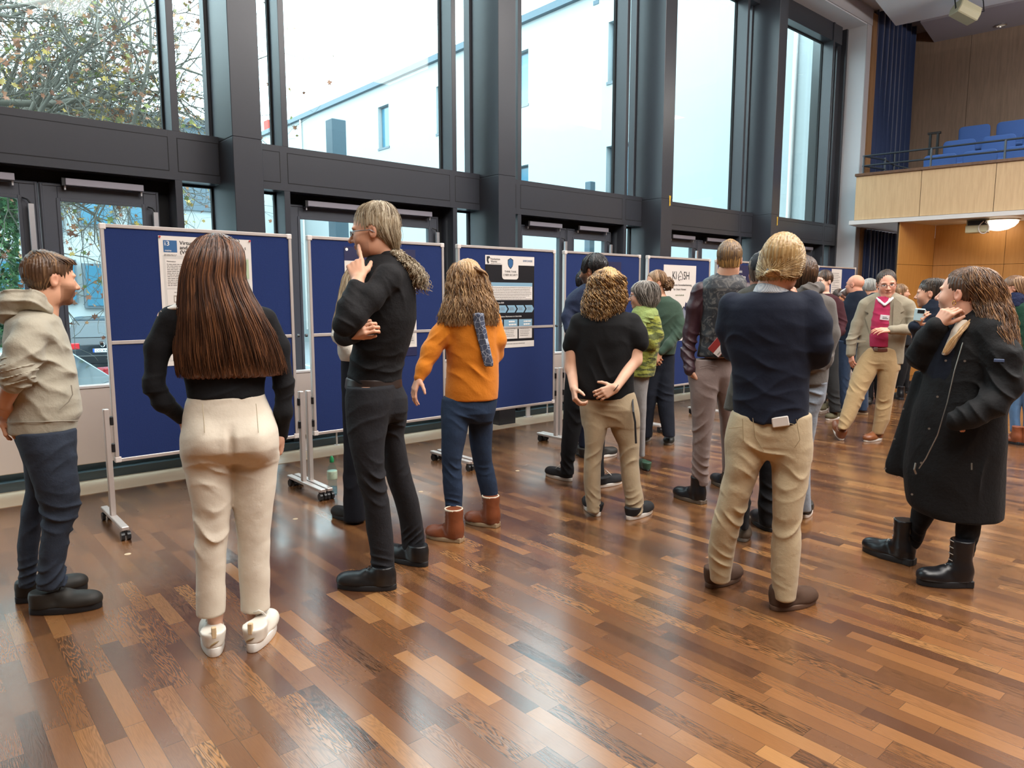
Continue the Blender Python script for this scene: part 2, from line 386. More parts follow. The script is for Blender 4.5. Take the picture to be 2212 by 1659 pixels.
def wallrun(name, pts, z0, z1, m, th=0.15, seams=(), joints=(), gapm=M_GAP):
    """vertical panelled wall along a plan polyline (room side on the left of the run), with recessed joints"""
    mb = MB(); jb = MB()
    for a, b_ in zip(pts[:-1], pts[1:]):
        a, b_ = np.array(a, float), np.array(b_, float); d = b_ - a; L_ = np.linalg.norm(d); d /= L_; n = np.array([-d[1], d[0]])  # away from room
        zs = [z0] + list(seams) + [z1]; n_p = max(1, round(L_ / 1.12)); us = np.linspace(0, L_, n_p + 1)
        for i in range(n_p):
            for q in range(len(zs) - 1):
                p0, p1 = a + d * (us[i] + 0.003), a + d * (us[i + 1] - 0.003)
                mb.obox(np.append((p0 + p1) / 2 + n * 0.012, (zs[q] + zs[q + 1]) / 2), np.append((p1 - p0) / 2, 0), np.append(n * 0.012, 0), (0, 0, (zs[q + 1] - zs[q]) / 2 - 0.003))
        c = (a + b_) / 2 + n * (0.02 + th / 2)
        jb.obox(np.append(c, (z0 + z1) / 2), np.append(d * L_ / 2, 0), np.append(n * th / 2, 0), (0, 0, (z1 - z0) / 2))
    o = struct(name, mb, m)
    jb.build('wall_core', gapm, o)
    return o
M_CORE = mat('dark joint brown', '#2c1d12', 0.8)
BD = np.array([0.16, -0.987]); BN = np.array([0.987, 0.16])       # balcony runs along BD, BN points away from the hall
BO = np.array([14.0, 6.25])
pC = at(2016, 560, 14.0)[:2]; pL = at(1940, 560, 13.35)[:2]
wallrun('wall_back', [pL, pC, pC + BD * 8], 0, 2.93, M_WLOW, seams=(2.12,), gapm=M_CORE, th=0.03)
uW = np.array([17.15, 6.6])
wallrun('wall_balcony_back', [uW, uW + BD * 8], 2.9, 8.2, M_WBACK, gapm=M_CORE)
# balcony: parapet of veneered panels, dark coping, floor slab with white edge
M_PARA = mat_wood_panel('pale beech veneer', '#b99a74', '#cbac84', 0.5)
def bpt(s, off, z): return np.append(BO + BD * s + BN * off, z)
def bbox_(mb, s0, s1, o0, o1, z0, z1):
    return mb.obox(bpt((s0 + s1) / 2, (o0 + o1) / 2, (z0 + z1) / 2), np.append(BD * (s1 - s0) / 2, 0), np.append(BN * (o1 - o0) / 2, 0), (0, 0, (z1 - z0) / 2))
mb = MB(); ends = [0.05, 1.15, 2.27, 3.39, 4.51, 5.63, 6.75, 7.87]
for a, b2 in zip(ends[:-1], ends[1:]): bbox_(mb, a + 0.004, b2 - 0.004, 0, 0.03, 2.97, 3.78)
struct('wall_balcony_front', mb, M_PARA, 0.002)
struct('trim_6', bbox_(MB(), 0.05, 8, 0.012, 0.09, 2.97, 3.77), M_CORE)
struct('trim_7', bbox_(MB(), 0.03, 8, -0.03, 0.20, 3.78, 3.83), mat_wood_panel('dark walnut coping', '#5b4334', '#71543f', 0.35), 0.004)
struct('ceiling_balcony', bbox_(MB(), -0.02, 8, -0.06, 4.6, 2.885, 2.96), mat('white soffit', '#cbc8c6', 0.6))
# balcony tiers behind the parapet
tb = MB()
bbox_(tb, 0.2, 8, 0.1, 3.2, 2.95, 3.05)
for i in range(3): bbox_(tb, 0.9, 8, 0.9 + 0.75 * i, 3.2, 3.0, 3.20 + 0.36 * i)
struct('floor_balcony', tb, mat('dark balcony floor', '#3a2c24', 0.7))
# railing on the coping
M_RAIL = mat('dark green grey rail paint', '#3b444c', 0.4, 0.3)
rr = thing('balcony_railing', 'dark metal handrail running along the top of the balcony parapet', 'railing')
for z in (3.98, 4.16):
    MB().tube([bpt(0.12, 0.1, z), bpt(8, 0.1, z)], 0.017, 8).build('rail', M_RAIL, rr)
for s_ in (0.14, 1.26, 2.36, 3.48, 4.6, 5.7):
    MB().tube([bpt(s_, 0.1, 3.82), bpt(s_, 0.1, 4.165)], 0.019, 8).build('rail_post', M_RAIL, rr)
for off in (0.75, 1.5):
    MB().tube([bpt(0.36, off, 3.06), bpt(0.36, off, 4.2 + 0.22 * (off > 1))], 0.022, 8).build('rail_post', M_RAIL, rr)
MB().tube([bpt(0.14, 0.1, 4.16), bpt(0.36, 0.75, 4.16), bpt(0.36, 1.5, 4.16), bpt(0.7, 1.6, 4.05)], 0.016, 8).build('rail', M_RAIL, rr)
MB().tube([bpt(0.14, 0.1, 3.98), bpt(0.36, 0.75, 3.98), bpt(0.36, 1.5, 3.9), bpt(0.7, 1.6, 3.78)], 0.016, 8).build('rail', M_RAIL, rr)
gt = thing('railing_gate', 'black metal gate post pair standing by the blue curtain on the balcony', 'gate')
for s_ in (0.93, 1.06):
    MB().obox(bpt(s_, 1.75, 4.0), (0.02, 0, 0), (0, 0.02, 0), (0, 0, 0.75)).build('gate_post', M_BLACKP, gt)
MB().obox(bpt(0.995, 1.75, 4.74), np.append(BD * 0.11, 0), (0.03, 0, 0), (0, 0, 0.02)).obox(bpt(0.995, 1.75, 4.3), np.append(BD * 0.1, 0), (0.02, 0, 0), (0, 0, 0.02)).build('gate_rail', M_BLACKP, gt)
# theatre seats, three rows
M_SEAT = mat('blue seat upholstery', '#3c5f9e', 0.85, 0, 0.08, 60)
M_SEATF = mat('dark seat shell', '#1c2433', 0.6)
def seat_mesh():
    bm = bmesh.new(); pts = []
    W, H_, T, R_ = 0.26, 0.27, 0.035, 0.07
    out = []
    for cx_, cz_, a0_ in ((W - R_, H_ - R_, 0), (-W + R_, H_ - R_, 90), (-W + R_ * .4, -H_ + R_ * .4, 180), (W - R_ * .4, -H_ + R_ * .4, 270)):
        rr_ = R_ if cz_ > 0 else R_ * .4
        for k in range(6): a_ = math.radians(a0_ + 18 * k); out.append((cx_ + rr_ * math.cos(a_), cz_ + rr_ * math.sin(a_)))
    m = MB().prism(out, 'y', -T, T); return m
sproto = None
rowsn = ['front', 'middle', 'rear']
for r_ in range(3):
    for i in range(6):
        s_ = 1.55 + 0.62 * i + 0.18 * r_ - (0.05 if r_ == 2 else 0)
        base = bpt(s_ - 0.22, 0.55 + 0.72 * r_, [3.20, 3.55, 3.92][r_])
        nth = ['first', 'second', 'third', 'fourth', 'fifth', 'sixth'][i]
        lab = 'blue upholstered theatre seat, %s from the curtain end of the balcony %s row' % (nth, rowsn[r_])
        if i == 5 and r_ > 0 and False: continue
        if sproto is None:
            sproto = thing('theatre_seat', lab, 'seat', base, math.atan2(BD[1], BD[0]), 'theatre seats on the balcony')
            o = seat_mesh().build('seat_back', M_SEAT, sproto, 0.012, True, 2); o.location = (0, 0, 0.64); o.rotation_euler = (math.radians(8), 0, 0)
            MB().box(-0.24, 0.24, -0.02, 0.02, -0.22, 0.2).build('seat_shell', M_SEATF, sproto).location = (0, 0.05, 0.62)
            sp = MB().box(-0.24, 0.24, -0.44, -0.06, 0.36, 0.44).build('seat_cushion', M_SEAT, sproto, 0.03, True, 2)
            for sx in (-0.25, 0.25): MB().box(sx - 0.015, sx + 0.015, -0.25, 0.05, 0, 0.5).build('seat_leg', M_SEATF, sproto)
        else:
            c = copy_tree(sproto); c.location = base; c['label'] = lab
# curtains: one long curtain passing behind the balcony end, hung on the side wall
M_CURT = mat('navy velvet curtain', '#16294f', 0.9, 0, 0.12, 14, sheen=0.6)
M_CURD = mat('dark navy curtain lining', '#0e1a33', 0.9, 0, 0.12, 14)
def curtain(name, x0, x1, y, z0, z1, folds, lab, m):
    n = folds * 10; nz = 14; vs = []
    for j in range(nz + 1):
        z = z0 + (z1 - z0) * j / nz
        for i in range(n + 1):
            t = i / n; amp = 0.055 * (1 + 0.35 * math.sin(7.3 * t)) * (1 - 0.25 * j / nz)
            vs.append((x0 + (x1 - x0) * t + 0.02 * math.sin(2 * PI * folds * t * 2 + j * .2), y + amp * math.sin(2 * PI * folds * t + 0.5 * math.sin(j * 0.35 + 5 * t)), z))
    fs = [(j * (n + 1) + i, j * (n + 1) + i + 1, (j + 1) * (n + 1) + i + 1, (j + 1) * (n + 1) + i) for j in range(nz) for i in range(n)]
    o = MB().add(vs, fs).build(name, m, None, 0, True)
    sd = o.modifiers.new('thick', 'SOLIDIFY'); sd.thickness = 0.01
    setp(o, lab, 'curtain'); return o
cA = onY(1872, 520, 6.3)[0]; cB = onY(1944, 520, 6.3)[0]
curtain('stage_curtain', cA, cB, 6.33, 0.03, 2.86, 9, 'dark blue floor length curtain hanging under the balcony beside the maple panelling', M_CURT)
curtain('stage_curtain', cA + 0.05, cB + 0.25, 6.36, 3.06, 8.0, 8, 'tall blue curtain hanging above the balcony at the corner by the windows', M_CURT)
# ceiling
struct('ceiling', MB().box(-9, 24, -12, 7.0, 7.9, 8.05), mat('grey ceiling', '#c4c4c8', 0.8))
M_CPAN = mat('pale ceiling sail', '#dfe4e8', 0.7); M_CPAN2 = mat('mauve grey ceiling sail', '#aba6ae', 0.75)
def atz(x, y, z):
    r = ray(x, y); return CAMP + r * ((z - CAMH) / r[2])
cA_ = atz(1935, 56, 6.75)[:2]
def slab(name, o2, u0, u1, v0, v1, z0, z1, m, tilt=0.0):
    mb = MB(); c = o2 + BD * (u0 + u1) / 2 + BN * (v0 + v1) / 2
    o = mb.obox(np.append(c, (z0 + z1) / 2), np.append(BD * (u1 - u0) / 2, 0), np.append(BN * (v1 - v0) / 2, tilt * (v1 - v0) / 2), (0, 0, (z1 - z0) / 2)); return struct(name, mb, m)
slab('ceiling_panel_1', cA_, 0, 9, -4.5, 0, 6.75, 6.82, M_CPAN)
slab('ceiling_panel_2', atz(1996, 60, 6.9)[:2], 0.0, 9, -0.35, 1.55, 6.9, 6.97, M_CPAN2)
slab('ceiling_panel_3', atz(2040, 122, 6.7)[:2], 0.0, 9, -0.02, 0.75, 6.7, 6.76, mat('brown grey ceiling edge', '#7c7168', 0.7))
struct('ceiling_panel_4', MB().box(-3, 15.2, 5.9, 6.5, 7.05, 7.1), M_CPAN)
slab('ceiling_panel_5', cA_, -1.2, 9, -4.4, 3.2, 7.15, 7.2, mat('grey ceiling board', '#a9a9ae', 0.8))
# loudspeaker / spotlight hung from the ceiling and equipment under the balcony soffit
M_CREAM = mat('cream enamel', '#c9c3a2', 0.5)
p0 = atz(2086, 26, 6.45)
hs = thing('ceiling_spotlight', 'cream box spotlight tilted down from the pale ceiling panel', 'lamp', p0)
o = MB().prism([(-0.13, -0.12), (0.13, -0.12), (0.17, 0.0), (0.10, 0.13), (-0.10, 0.13), (-0.15, 0.0)], 'x', -0.20, 0.20).build('lamp_housing', M_CREAM, hs, 0.015)
o.rotation_euler = (0, math.radians(24), math.radians(-38))
MB().tube([(0.0, 0, 0.05), (0, 0, 0.32)], 0.03, 8).obox((0, 0, 0.31), (0.22, -0.15, 0), (0.04, 0.05, 0), (0, 0, 0.015)).build('bracket', mat('bracket pinkish', '#a3928f', 0.6), hs)
MB().tube([(-0.16, 0.1, 0.02), (-0.2, 0.12, 0.2), (-0.05, 0.05, 0.26), (0, 0, 0.22)], 0.012, 6).build('cable', M_BLACKP, hs)
MB().tube([(0.14, -0.12, 0.0), (0.27, -0.2, 0.02), (0.26, -0.18, 0.2), (0.2, -0.14, 0.3)], 0.01, 6).build('cable', M_BLACKP, hs)
for (px, py, z, lab) in ((2163, 55, 6.885, 'small round recessed downlight in the mauve ceiling panel'), (2196, 84, 6.69, 'small lit downlight at the brown ceiling edge')):
    p = atz(px, py, z)
    t = thing('downlight', lab, 'lamp', p)
    MB().lathe([(0.10, 0.02), (0.10, -0.005), (0.075, -0.008), (0.07, 0.012)]).build('lamp_rim', M_CHROME, t)
    MB().lathe([(0.068, 0.0), (0.066, 0.004)]).build('bulb', mat_emit('warm bulb', '#fff0d8', 2.0 if py > 70 else 0.1), t)
M_DOME = mat_emit('glowing opal dome', '#fff1d8', 5.0)
for (px, py, lab) in ((2158, 475, 'round glowing dome lamp under the balcony behind the cream speaker box'),):
    p = atz(px, py, 2.885)
    p[2] = 2.884
    t = thing('dome_lamp', lab, 'lamp', p)
    MB().lathe([(0.30, -0.005), (0.29, -0.06), (0.24, -0.12), (0.14, -0.17), (0.03, -0.19)], seg=28).build('lamp_shade', M_DOME, t, 0, True)
    MB().lathe([(0.32, -0.001), (0.32, -0.02), (0.30, -0.022)], seg=28).build('lamp_rim', M_WHITE, t)
p = atz(2124, 478, 2.885); dp = BO + BD * 2.02 + BN * 0.35
t = thing('wall_speaker', 'cream speaker box with a looped cable hung under the balcony edge', 'speaker', (dp[0], dp[1], 2.885), math.atan2(BD[1], BD[0]))
MB().box(-0.17, 0.17, -0.12, 0.12, -0.24, -0.11).build('speaker_body', M_CREAM, t, 0.012)
MB().box(-0.14, 0.15, -0.10, 0.10, -0.112, -0.03).build('speaker_mount', M_BLACKP, t)
MB().box(-0.17, 0.17, -0.015, 0.015, -0.03, 0.0).box(-0.17, -0.14, -0.02, 0.02, -0.12, 0).box(0.12, 0.15, -0.02, 0.02, -0.12, 0).build('bracket', M_CREAM, t)
MB().tube([(0.14, -0.13, -0.04)] + [(0.09 + 0.075 * math.sin(a) + 0.02, -0.15, -0.17 - 0.095 * math.cos(a)) for a in np.linspace(2.9, -2.4, 14)] + [(0.1, -0.12, -0.05)], 0.009, 6).build('cable', M_WHITE, t)
# unseen sides of the hall close the room behind the camera
struct('wall_left', MB().box(-9.2, -9, -12, 7, 0, 8), M_WBACK)
struct('wall_front', MB().box(-9, 24, -12.2, -12, 0, 8), M_WBACK)
struct('wall_window_left', MB().box(-9, -3.62, 6.4, 7.0, 0, 8), M_PLASTER)
struct('wall_far', MB().box(23.8, 24, -12, 7, 0, 8), M_WBACK)

# long low convectors standing in front of the facade sill
M_RADI = mat('warm white convector', '#d8cbc0', 0.55, 0, 0.02, 12)
def convector(x0, x1, lab, z0=0.165, z1=0.785, y=6.58):
    t = thing('convector', lab, 'radiator', (x0, y, 0), 0, 'convectors along the facade')
    L_ = x1 - x0
    MB().box(0, L_, 0, 0.10, z0, z1).build('convector_body', M_RADI, t, 0.006)
    MB().box(-0.003, L_ + 0.003, -0.006, 0.106, z1, z1 + 0.022).build('top_cover', M_WHITE, t, 0.003)
    n = max(2, round(L_ / 1.4))
    for i in range(n):
        xx = 0.28 + (L_ - 0.56) * i / (n - 1)
        MB().box(xx - 0.03, xx + 0.03, 0.03, 0.05, 0.0, z0).box(xx - 0.05, xx + 0.05, 0.0, 0.08, 0.0, 0.012).build('leg', M_WHITE, t)
        MB().tube([(xx + 0.35, 0.05, z0), (xx + 0.35, 0.05, 0.0)], 0.009, 8).lathe([(0.03, 0.0), (0.03, 0.008)], (xx + 0.35, 0.05, 0), 10).build('pipe', M_WHITE, t)
convector(-0.30, 2.22, 'long cream convector box beside the man in the pale hoodie')
convector(2.72, 5.28, 'long cream convector box behind the second display board, left of the dark poster column')
convector(5.72, 8.28, 'long cream convector box behind the display board with the navy poster')
convector(8.70, 11.26, 'long cream convector box behind the house logo poster board')
convector(11.72, 14.26, 'long cream convector box nearest the white reveal')
# ================================================================== outside
def onX(x, y, X):
    r = ray(x, y); return CAMP + r * (X / r[0])
struct('ground_outside', MB().box(-30, 40, 7.1, 70, -0.95, -0.75), mat('asphalt', '#7a7d80', 0.85, 0, 0.1, 3))
XBW = 15.6
M_REND = mat('white exterior render', '#a6adae', 0.85, 0, 0.02, 2)
M_ZINC = mat('zinc gutter', '#4d5f6a', 0.5, 0.2)
M_WINX = mat('dark outside window', '#3f7086', 0.15, 0.0, spec=0.8)
bw = thing('office_building', 'white rendered building with small windows and zinc gutter beyond the glass facade', 'building', (XBW, 8, 0))
zR = onX(952, 130, XBW)[2]
zr2 = onX(952, 118, XBW)[2]
def part(mb, name, m, bev=0.0):
    o = mb.build(name, m, bw, bev); o.location = (-XBW, -8, 0); return o
YE = 62.0
# windows (y0, y1, z0, z1) taken where they stand on that wall
wins = []
def wadd(px0, px1, pyt, pyb, pxm=None):
    a = onX(px0, pyt, XBW); b_ = onX(px1, pyb, XBW); pm = pxm or (px0 + px1) / 2
    wins.append((b_[1], a[1], onX(px1, pyb, XBW)[2], onX(px1, pyt, XBW)[2]))
wadd(712, 729, 264, 347); wadd(816, 841, 223, 315); wadd(942, 968, 178, 282); wadd(1112, 1141, 105, 223); wadd(1315, 1355, 33, 165)
wadd(1112, 1141, 355, 470); wadd(1310, 1358, 307, 428)
wadd(942, 966, 395, 480); wadd(816, 840, 412, 490)
mb = MB(); ys = sorted(set([8.0, YE] + [w for q in wins for w in q[:2]]))
def holes(y0, y1): return sorted([(q[2], q[3]) for q in wins if q[0] <= y0 + 1e-4 and q[1] >= y1 - 1e-4])
for y0, y1 in zip(ys[:-1], ys[1:]):
    z = -0.8
    for (h0, h1) in holes(y0, y1) + [(zR, None)]:
        if h0 > z: mb.box(XBW, XBW + 0.35, y0, y1, z, h0)
        z = h1 or z
part(mb, 'wall', M_REND)
part(MB().box(XBW - 0.16, XBW + 0.1, 8, YE, zR, zr2 + 0.02), 'gutter', M_ZINC)
rf = MB().add([(XBW - 0.1, 8, zr2), (XBW - 0.1, YE, zr2), (XBW + 6, YE, zr2 + 1.6), (XBW + 6, 8, zr2 + 1.6), (XBW - 0.1, 8, zr2 - .05), (XBW - 0.1, YE, zr2 - .05), (XBW + 6, YE, zr2 + 1.5), (XBW + 6, 8, zr2 + 1.5)], [(0, 1, 2, 3), (7, 6, 5, 4), (0, 4, 5, 1), (3, 2, 6, 7), (0, 3, 7, 4), (1, 5, 6, 2)])
part(rf, 'roof', M_ZINC)
for q in wins:
    o = part(MB().box(XBW + 0.17, XBW + 0.2, q[0], q[1], q[2], q[3]).box(XBW - 0.03, XBW + 0.2, q[0] - 0.03, q[1] + 0.03, q[2] - 0.08, q[2]), 'window', mat('window frame dark grey', '#59656c', 0.5))
    p2_ = MB().box(XBW + 0.155, XBW + 0.17, q[0] + 0.07, q[1] - 0.07, q[2] + 0.07, q[3] - 0.07).build('pane', M_WINX, o)
    p2_.location = (0, 0, 0)
for (px, lab) in ((654, 0), (1712, 1)):
    yy = onX(px, 330, XBW)[1]
    part(MB().tube([(XBW - 0.07, yy, -0.1), (XBW - 0.07, yy, zR)], 0.05, 10), 'downpipe', M_WHITE)
c_ = onX(585, 262, XBW + 1.5)
part(MB().box(XBW + 1.2, XBW + 1.7, c_[1] - .3, c_[1] + .3, c_[2] - 1.2, c_[2]), 'chimney', mat('red chimney', '#c2453c', 0.8))
part(MB().box(XBW - 0.02, XBW, onX(1288, 8, XBW)[1] - .1, onX(1288, 8, XBW)[1] + .1, onX(1283, 12, XBW)[2], onX(1283, 3, XBW)[2]), 'vent', M_ZINC)
# steel post standing outside, seen through the doors
for (px0, pyt, Yp, lab) in ((1281, 392, 12.0, 'slim grey steel flue rising in front of the white building'),):
    c = onY(px0, pyt, Yp)
    o = MB().box(c[0] - 0.09, c[0] + 0.09, Yp, Yp + 0.18, -0.15, c[2]).build('steel_post', M_ZINC, None, 0.01); setp(o, lab, 'post')
c = onY(738, 460, 14.0)
o = MB().box(c[0] - 0.16, c[0] + 0.16, 14, 14.3, -0.15, 5.2).build('steel_post', M_ZINC, None, 0.01); setp(o, 'blue grey steel post outside behind the head of the tall man', 'post')
# second building across the yard, at the left
M_GREYC = mat('grey cladding', '#5d6b75', 0.8, 0, 0.06, 1.5)
b2_ = thing('apartment_building', 'white and grey building behind the autumn tree and parked cars', 'building', (-8, 30, 0))
def part2(mb, name, m, par=None):
    o = mb.build(name, m, par or b2_)
    if par is None: o.location = (8, -30, 0)
    return o
part2(MB().box(-14, 11.5, 30, 40, -0.8, 4.9), 'wall', M_REND)
part2(MB().box(-14, 11.5, 29.9, 40, 4.9, 8.1), 'cladding', M_GREYC)
part2(MB().box(-14.2, 11.8, 29.7, 40, 8.1, 8.35), 'roof', mat('dark roof edge', '#596068', 0.7))
for (px, py0, py1, w) in ((216, 570, 665, 1.2), (10, 560, 640, 1.3), (120, 560, 655, 1.2), (330, 570, 660, 1.2), (90, 440, 500, 1.2), (310, 425, 490, 1.2), (205, 430, 490, 1.2), (430, 560, 660, 1.2), (-60, 560, 640, 1.2)):
    a = onY(px, py0, 30); b_ = onY(px, py1, 30)
    o = part2(MB().box(a[0] - w / 2, a[0] + w / 2, 29.82, 29.98, b_[2], a[2]), 'window', mat('window frame dark grey', '#59656c', 0.5))
    part2(MB().box(a[0] - w / 2 + .08, a[0] + w / 2 - .08, 29.79, 29.82, b_[2] + .08, a[2] - .08), 'pane', M_WINX, o)

# plane tree in autumn leaf, ivy on the trunk
M_BARK = mat('grey brown bark', '#6f6a60', 0.9, 0, 0.25, 6, 0.3, 20)
def leafmat(name, cs):
    m, nt, b = newmat(name)
    gi = N(nt, 'ShaderNodeNewGeometry'); cr = N(nt, 'ShaderNodeValToRGB'); cr.color_ramp.interpolation = 'CONSTANT'
    for i, c in enumerate(cs):
        e = cr.color_ramp.elements[i] if i < 2 else cr.color_ramp.elements.new(i / len(cs))
        e.position = i / len(cs); e.color = (*srgb(c), 1)
    nt.links.new(gi.outputs['Random Per Island'], cr.inputs[0]); nt.links.new(cr.outputs[0], b.inputs['Base Color'])
    b.inputs['Roughness'].default_value = 0.7
    return m
M_LEAF = leafmat('autumn leaves', ['#8f5f42', '#a8764c', '#7f4f3a', '#a98d4c', '#8d8a4a', '#6f7a3e', '#a06a50', '#b89a4a'])
M_IVY = leafmat('ivy leaves', ['#3f6a45', '#55804f', '#2f5238', '#6a9160'])
LEAF = np.array([(0, -0.5), (.12, -.2), (.42, -.28), (.3, -.02), (.55, .2), (.22, .18), (0, .55), (-.22, .18), (-.55, .2), (-.3, -.02), (-.42, -.28), (-.12, -.2)])
def leaves(pts, size, rng, name, m, parent):
    n = len(pts); k = len(LEAF)
    a = rng.normal(size=(n, 3)); a /= np.linalg.norm(a, axis=1, keepdims=True)
    b_ = rng.normal(size=(n, 3)); b_ -= (b_ * a).sum(1, keepdims=True) * a; b_ /= np.linalg.norm(b_, axis=1, keepdims=True)
    s = size * rng.uniform(0.6, 1.25, (n, 1, 1))
    V = np.asarray(pts)[:, None, :] + s * (LEAF[None, :, :1] * a[:, None, :] + LEAF[None, :, 1:] * b_[:, None, :])
    V += s * 0.15 * np.cross(a, b_)[:, None, :] * (np.abs(LEAF[None, :, :1]) * 2)
    me = bpy.data.meshes.new(name); me.from_pydata(V.reshape(-1, 3).tolist(), [], [tuple(range(i * k, i * k + k)) for i in range(n)]); me.update()
    return link(name, me, m, parent)
def tree(base, lab, seed, segs, leaf_n, leaf_size, height):
    rng = np.random.default_rng(seed); t = thing('plane_tree', lab, 'tree', base)
    w = MB(); tips = []
    def grow(p, d, r, L_, lv):
        n = 4; pts = [p]; q = p.copy(); dd = d.copy()
        for i in range(n):
            dd = dd + rng.normal(size=3) * (0.24 if lv else 0.05); dd[2] += 0.03 if lv < 2 else -0.02; dd /= np.linalg.norm(dd); q = q + dd * L_ / n; pts.append(q.copy())
        w.tube(pts, [r * (1 - 0.45 * i / n) for i in range(n + 1)], [9, 7, 5, 3, 3, 3][lv], cap=False)
        if lv >= 4: tips.extend(pts[1:])
        if lv >= len(segs): return
        for c in range(segs[lv]):
            tt = rng.integers(1 if lv else 3, n + 1); v = rng.normal(size=3); v -= v @ dd * dd; v /= np.linalg.norm(v)
            nd = dd * 0.75 + v * rng.uniform(0.55, 1.0); nd[2] += 0.12; nd /= np.linalg.norm(nd)
            grow(pts[tt], nd, r * (0.26 if lv == 0 else 0.50), L_ * rng.uniform(0.55, 0.78), lv + 1)
    grow(np.zeros(3), np.array([0.05, 0.0, 1.0]), 0.24, height * 0.45, 0)
    w.build('trunk', M_BARK, t, 0, True)
    tips_ = np.array(tips); idx = rng.integers(0, len(tips_), leaf_n)
    leaves(tips_[idx] + rng.normal(size=(leaf_n, 3)) * 0.10, leaf_size, rng, 'foliage', M_LEAF, t)
    return t, rng
tb_ = onY(8, 640, 16.0)
t, rng = tree((tb_[0] - 0.3, 16.0, -0.75), 'autumn plane tree with an ivy covered trunk outside the first doors', 11, [9, 6, 5, 4, 2], 3400, 0.125, 9.5)
n = 2600; z = rng.uniform(0.2, 4.6, n); a = rng.uniform(0, 2 * PI, n); rad = 0.34 + 0.12 * rng.random(n) + 0.10 * (z < 1.6)
leaves(np.stack([rad * np.cos(a) + 0.05 * z, rad * np.sin(a), z], 1), 0.12, rng, 'ivy', M_IVY, t)
tb_ = onY(-160, 640, 13.0)
tree((tb_[0], 13.0, -0.75), 'autumn plane tree whose crown fills the top corner of the first window', 5, [8, 6, 5, 4, 2], 2600, 0.10, 10.5)

# parked cars
def car(loc, rz, col, lab, kind, L_=4.5, W=1.82, H_=1.62, plate=None):
    t = thing('car', lab, 'car', loc, rz)
    M_P = mat('car paint ' + col, col, 0.25, 0.2, coat=0.5)
    gl = mat('car glass', '#24323a', 0.08, spec=0.8)
    bel = 0.95 * H_ / 1.62
    if kind == 'suv': prof = [(-L_ / 2, .35), (-L_ / 2, .85), (-L_ / 2 + .12, bel + .06), (-L_ / 2 + .45, H_ - .12), (-L_ / 2 + .85, H_), (.55, H_ - .02), (1.25, bel + .08), (L_ / 2 - .25, bel - .12), (L_ / 2, .72), (L_ / 2, .32)]
    else: prof = [(-L_ / 2, .3), (-L_ / 2, .75), (-L_ / 2 + .1, bel - .02), (-L_ / 2 + .75, H_ - .1), (-L_ / 2 + 1.1, H_), (.45, H_ - .03), (1.2, bel + .04), (L_ / 2 - .2, bel - .18), (L_ / 2, .62), (L_ / 2, .28)]
    bm = bmesh.new(); rows = []
    n = len(prof)
    for s, (iy, iz) in ((-1, (1, 1)), (-1, (0.0, 0)), ):
        pass
    vs = []
    def w_at(z): return W / 2 * (1.0 if z < bel else 1 - 0.20 * (z - bel) / (H_ - bel))
    for sy in (-1, 1):
        for (x, z) in prof: vs.append((x, sy * w_at(z), z))
    fs = [tuple(range(n)), tuple(range(2 * n - 1, n - 1, -1))] + [(i, n + i, n + (i + 1) % n, (i + 1) % n) for i in range(n)]
    MB().add(vs, fs).build('car_body', M_P, t, 0.05, True, 3)
    i0 = 2 if kind == 'suv' else 2
    (xa_, za_), (xb_, zb_) = prof[i0], prof[i0 + 1]
    def lerp(u): return (xa_ + (xb_ - xa_) * u - 0.015, za_ + (zb_ - za_) * u + 0.008)
    a, b_ = lerp(0.08), lerp(0.9)
    MB().add([(a[0], -w_at(a[1]) + .14, a[1]), (a[0], w_at(a[1]) - .14, a[1]), (b_[0], w_at(b_[1]) - .18, b_[1]), (b_[0], -w_at(b_[1]) + .18, b_[1])], [(0, 1, 2, 3)]).build('rear_window', gl, t)
    for sy in (-1, 1):
        z0_, z1_ = bel + 0.04, H_ - 0.12
        MB().add([(-L_ / 2 + .5, sy * (w_at(z0_) + .012), z0_), (1.05, sy * (w_at(z0_) + .012), z0_), (.5, sy * (w_at(z1_) + .012), z1_), (-L_ / 2 + .95, sy * (w_at(z1_) + .012), z1_)], [(0, 1, 2, 3)]).build('side_window', gl, t)
        MB().box(-L_ / 2 - .02, -L_ / 2 + .22, sy * W / 2 - sy * .34, sy * W / 2 + sy * .012, .74, .92).build('tail_light', mat('red lens', '#c22a30', 0.2), t, 0.02)
        for wx in (-L_ / 2 + .85, L_ / 2 - .85):
            wo = MB().lathe([(.34, -.11), (.34, .11), (.22, .115), (.2, .08)], seg=20).build('wheel', M_BLACKP, t); wo.rotation_euler = (PI / 2, 0, 0); wo.location = (wx, sy * (W / 2 - .1), .34)
    MB().box(-L_ / 2 - .06, -L_ / 2 + .1, -W / 2 + .06, W / 2 - .06, .30, .56).build('bumper', M_BLACKP if kind == 'suv' else M_P, t, 0.03)
    if plate:
        po = MB().box(-L_ / 2 - .03, -L_ / 2 - .012, -.26, .26, .64, .75).build('number_plate', mat('plate white', '#e8eef0', 0.4), t)
        MB().box(-L_ / 2 - .034, -L_ / 2 - .03, .215, .26, .64, .75).build('plate_band', mat('plate blue', '#2a55b0', 0.4), po)
        text(plate, 0.10, mat('plate black', '#15171a', 0.5), po, (-L_ / 2 - .036, .19, .655), (PI / 2, 0, -PI / 2), 'plate_text', 'LEFT')
        MB().tube([(-L_ / 2 - .04 + 0.0 * a_, .06 * math.cos(a_), .86 + .06 * math.sin(a_)) for a_ in np.linspace(0, 2 * PI, 15)], 0.008, 5).box(-L_ / 2 - .05, -L_ / 2 - .03, -.08, .08, .85, .87).build('emblem', M_CHROME, t)
gz = -0.75
c_ = at(222, 748, 21.0); hd_ = math.radians(76)
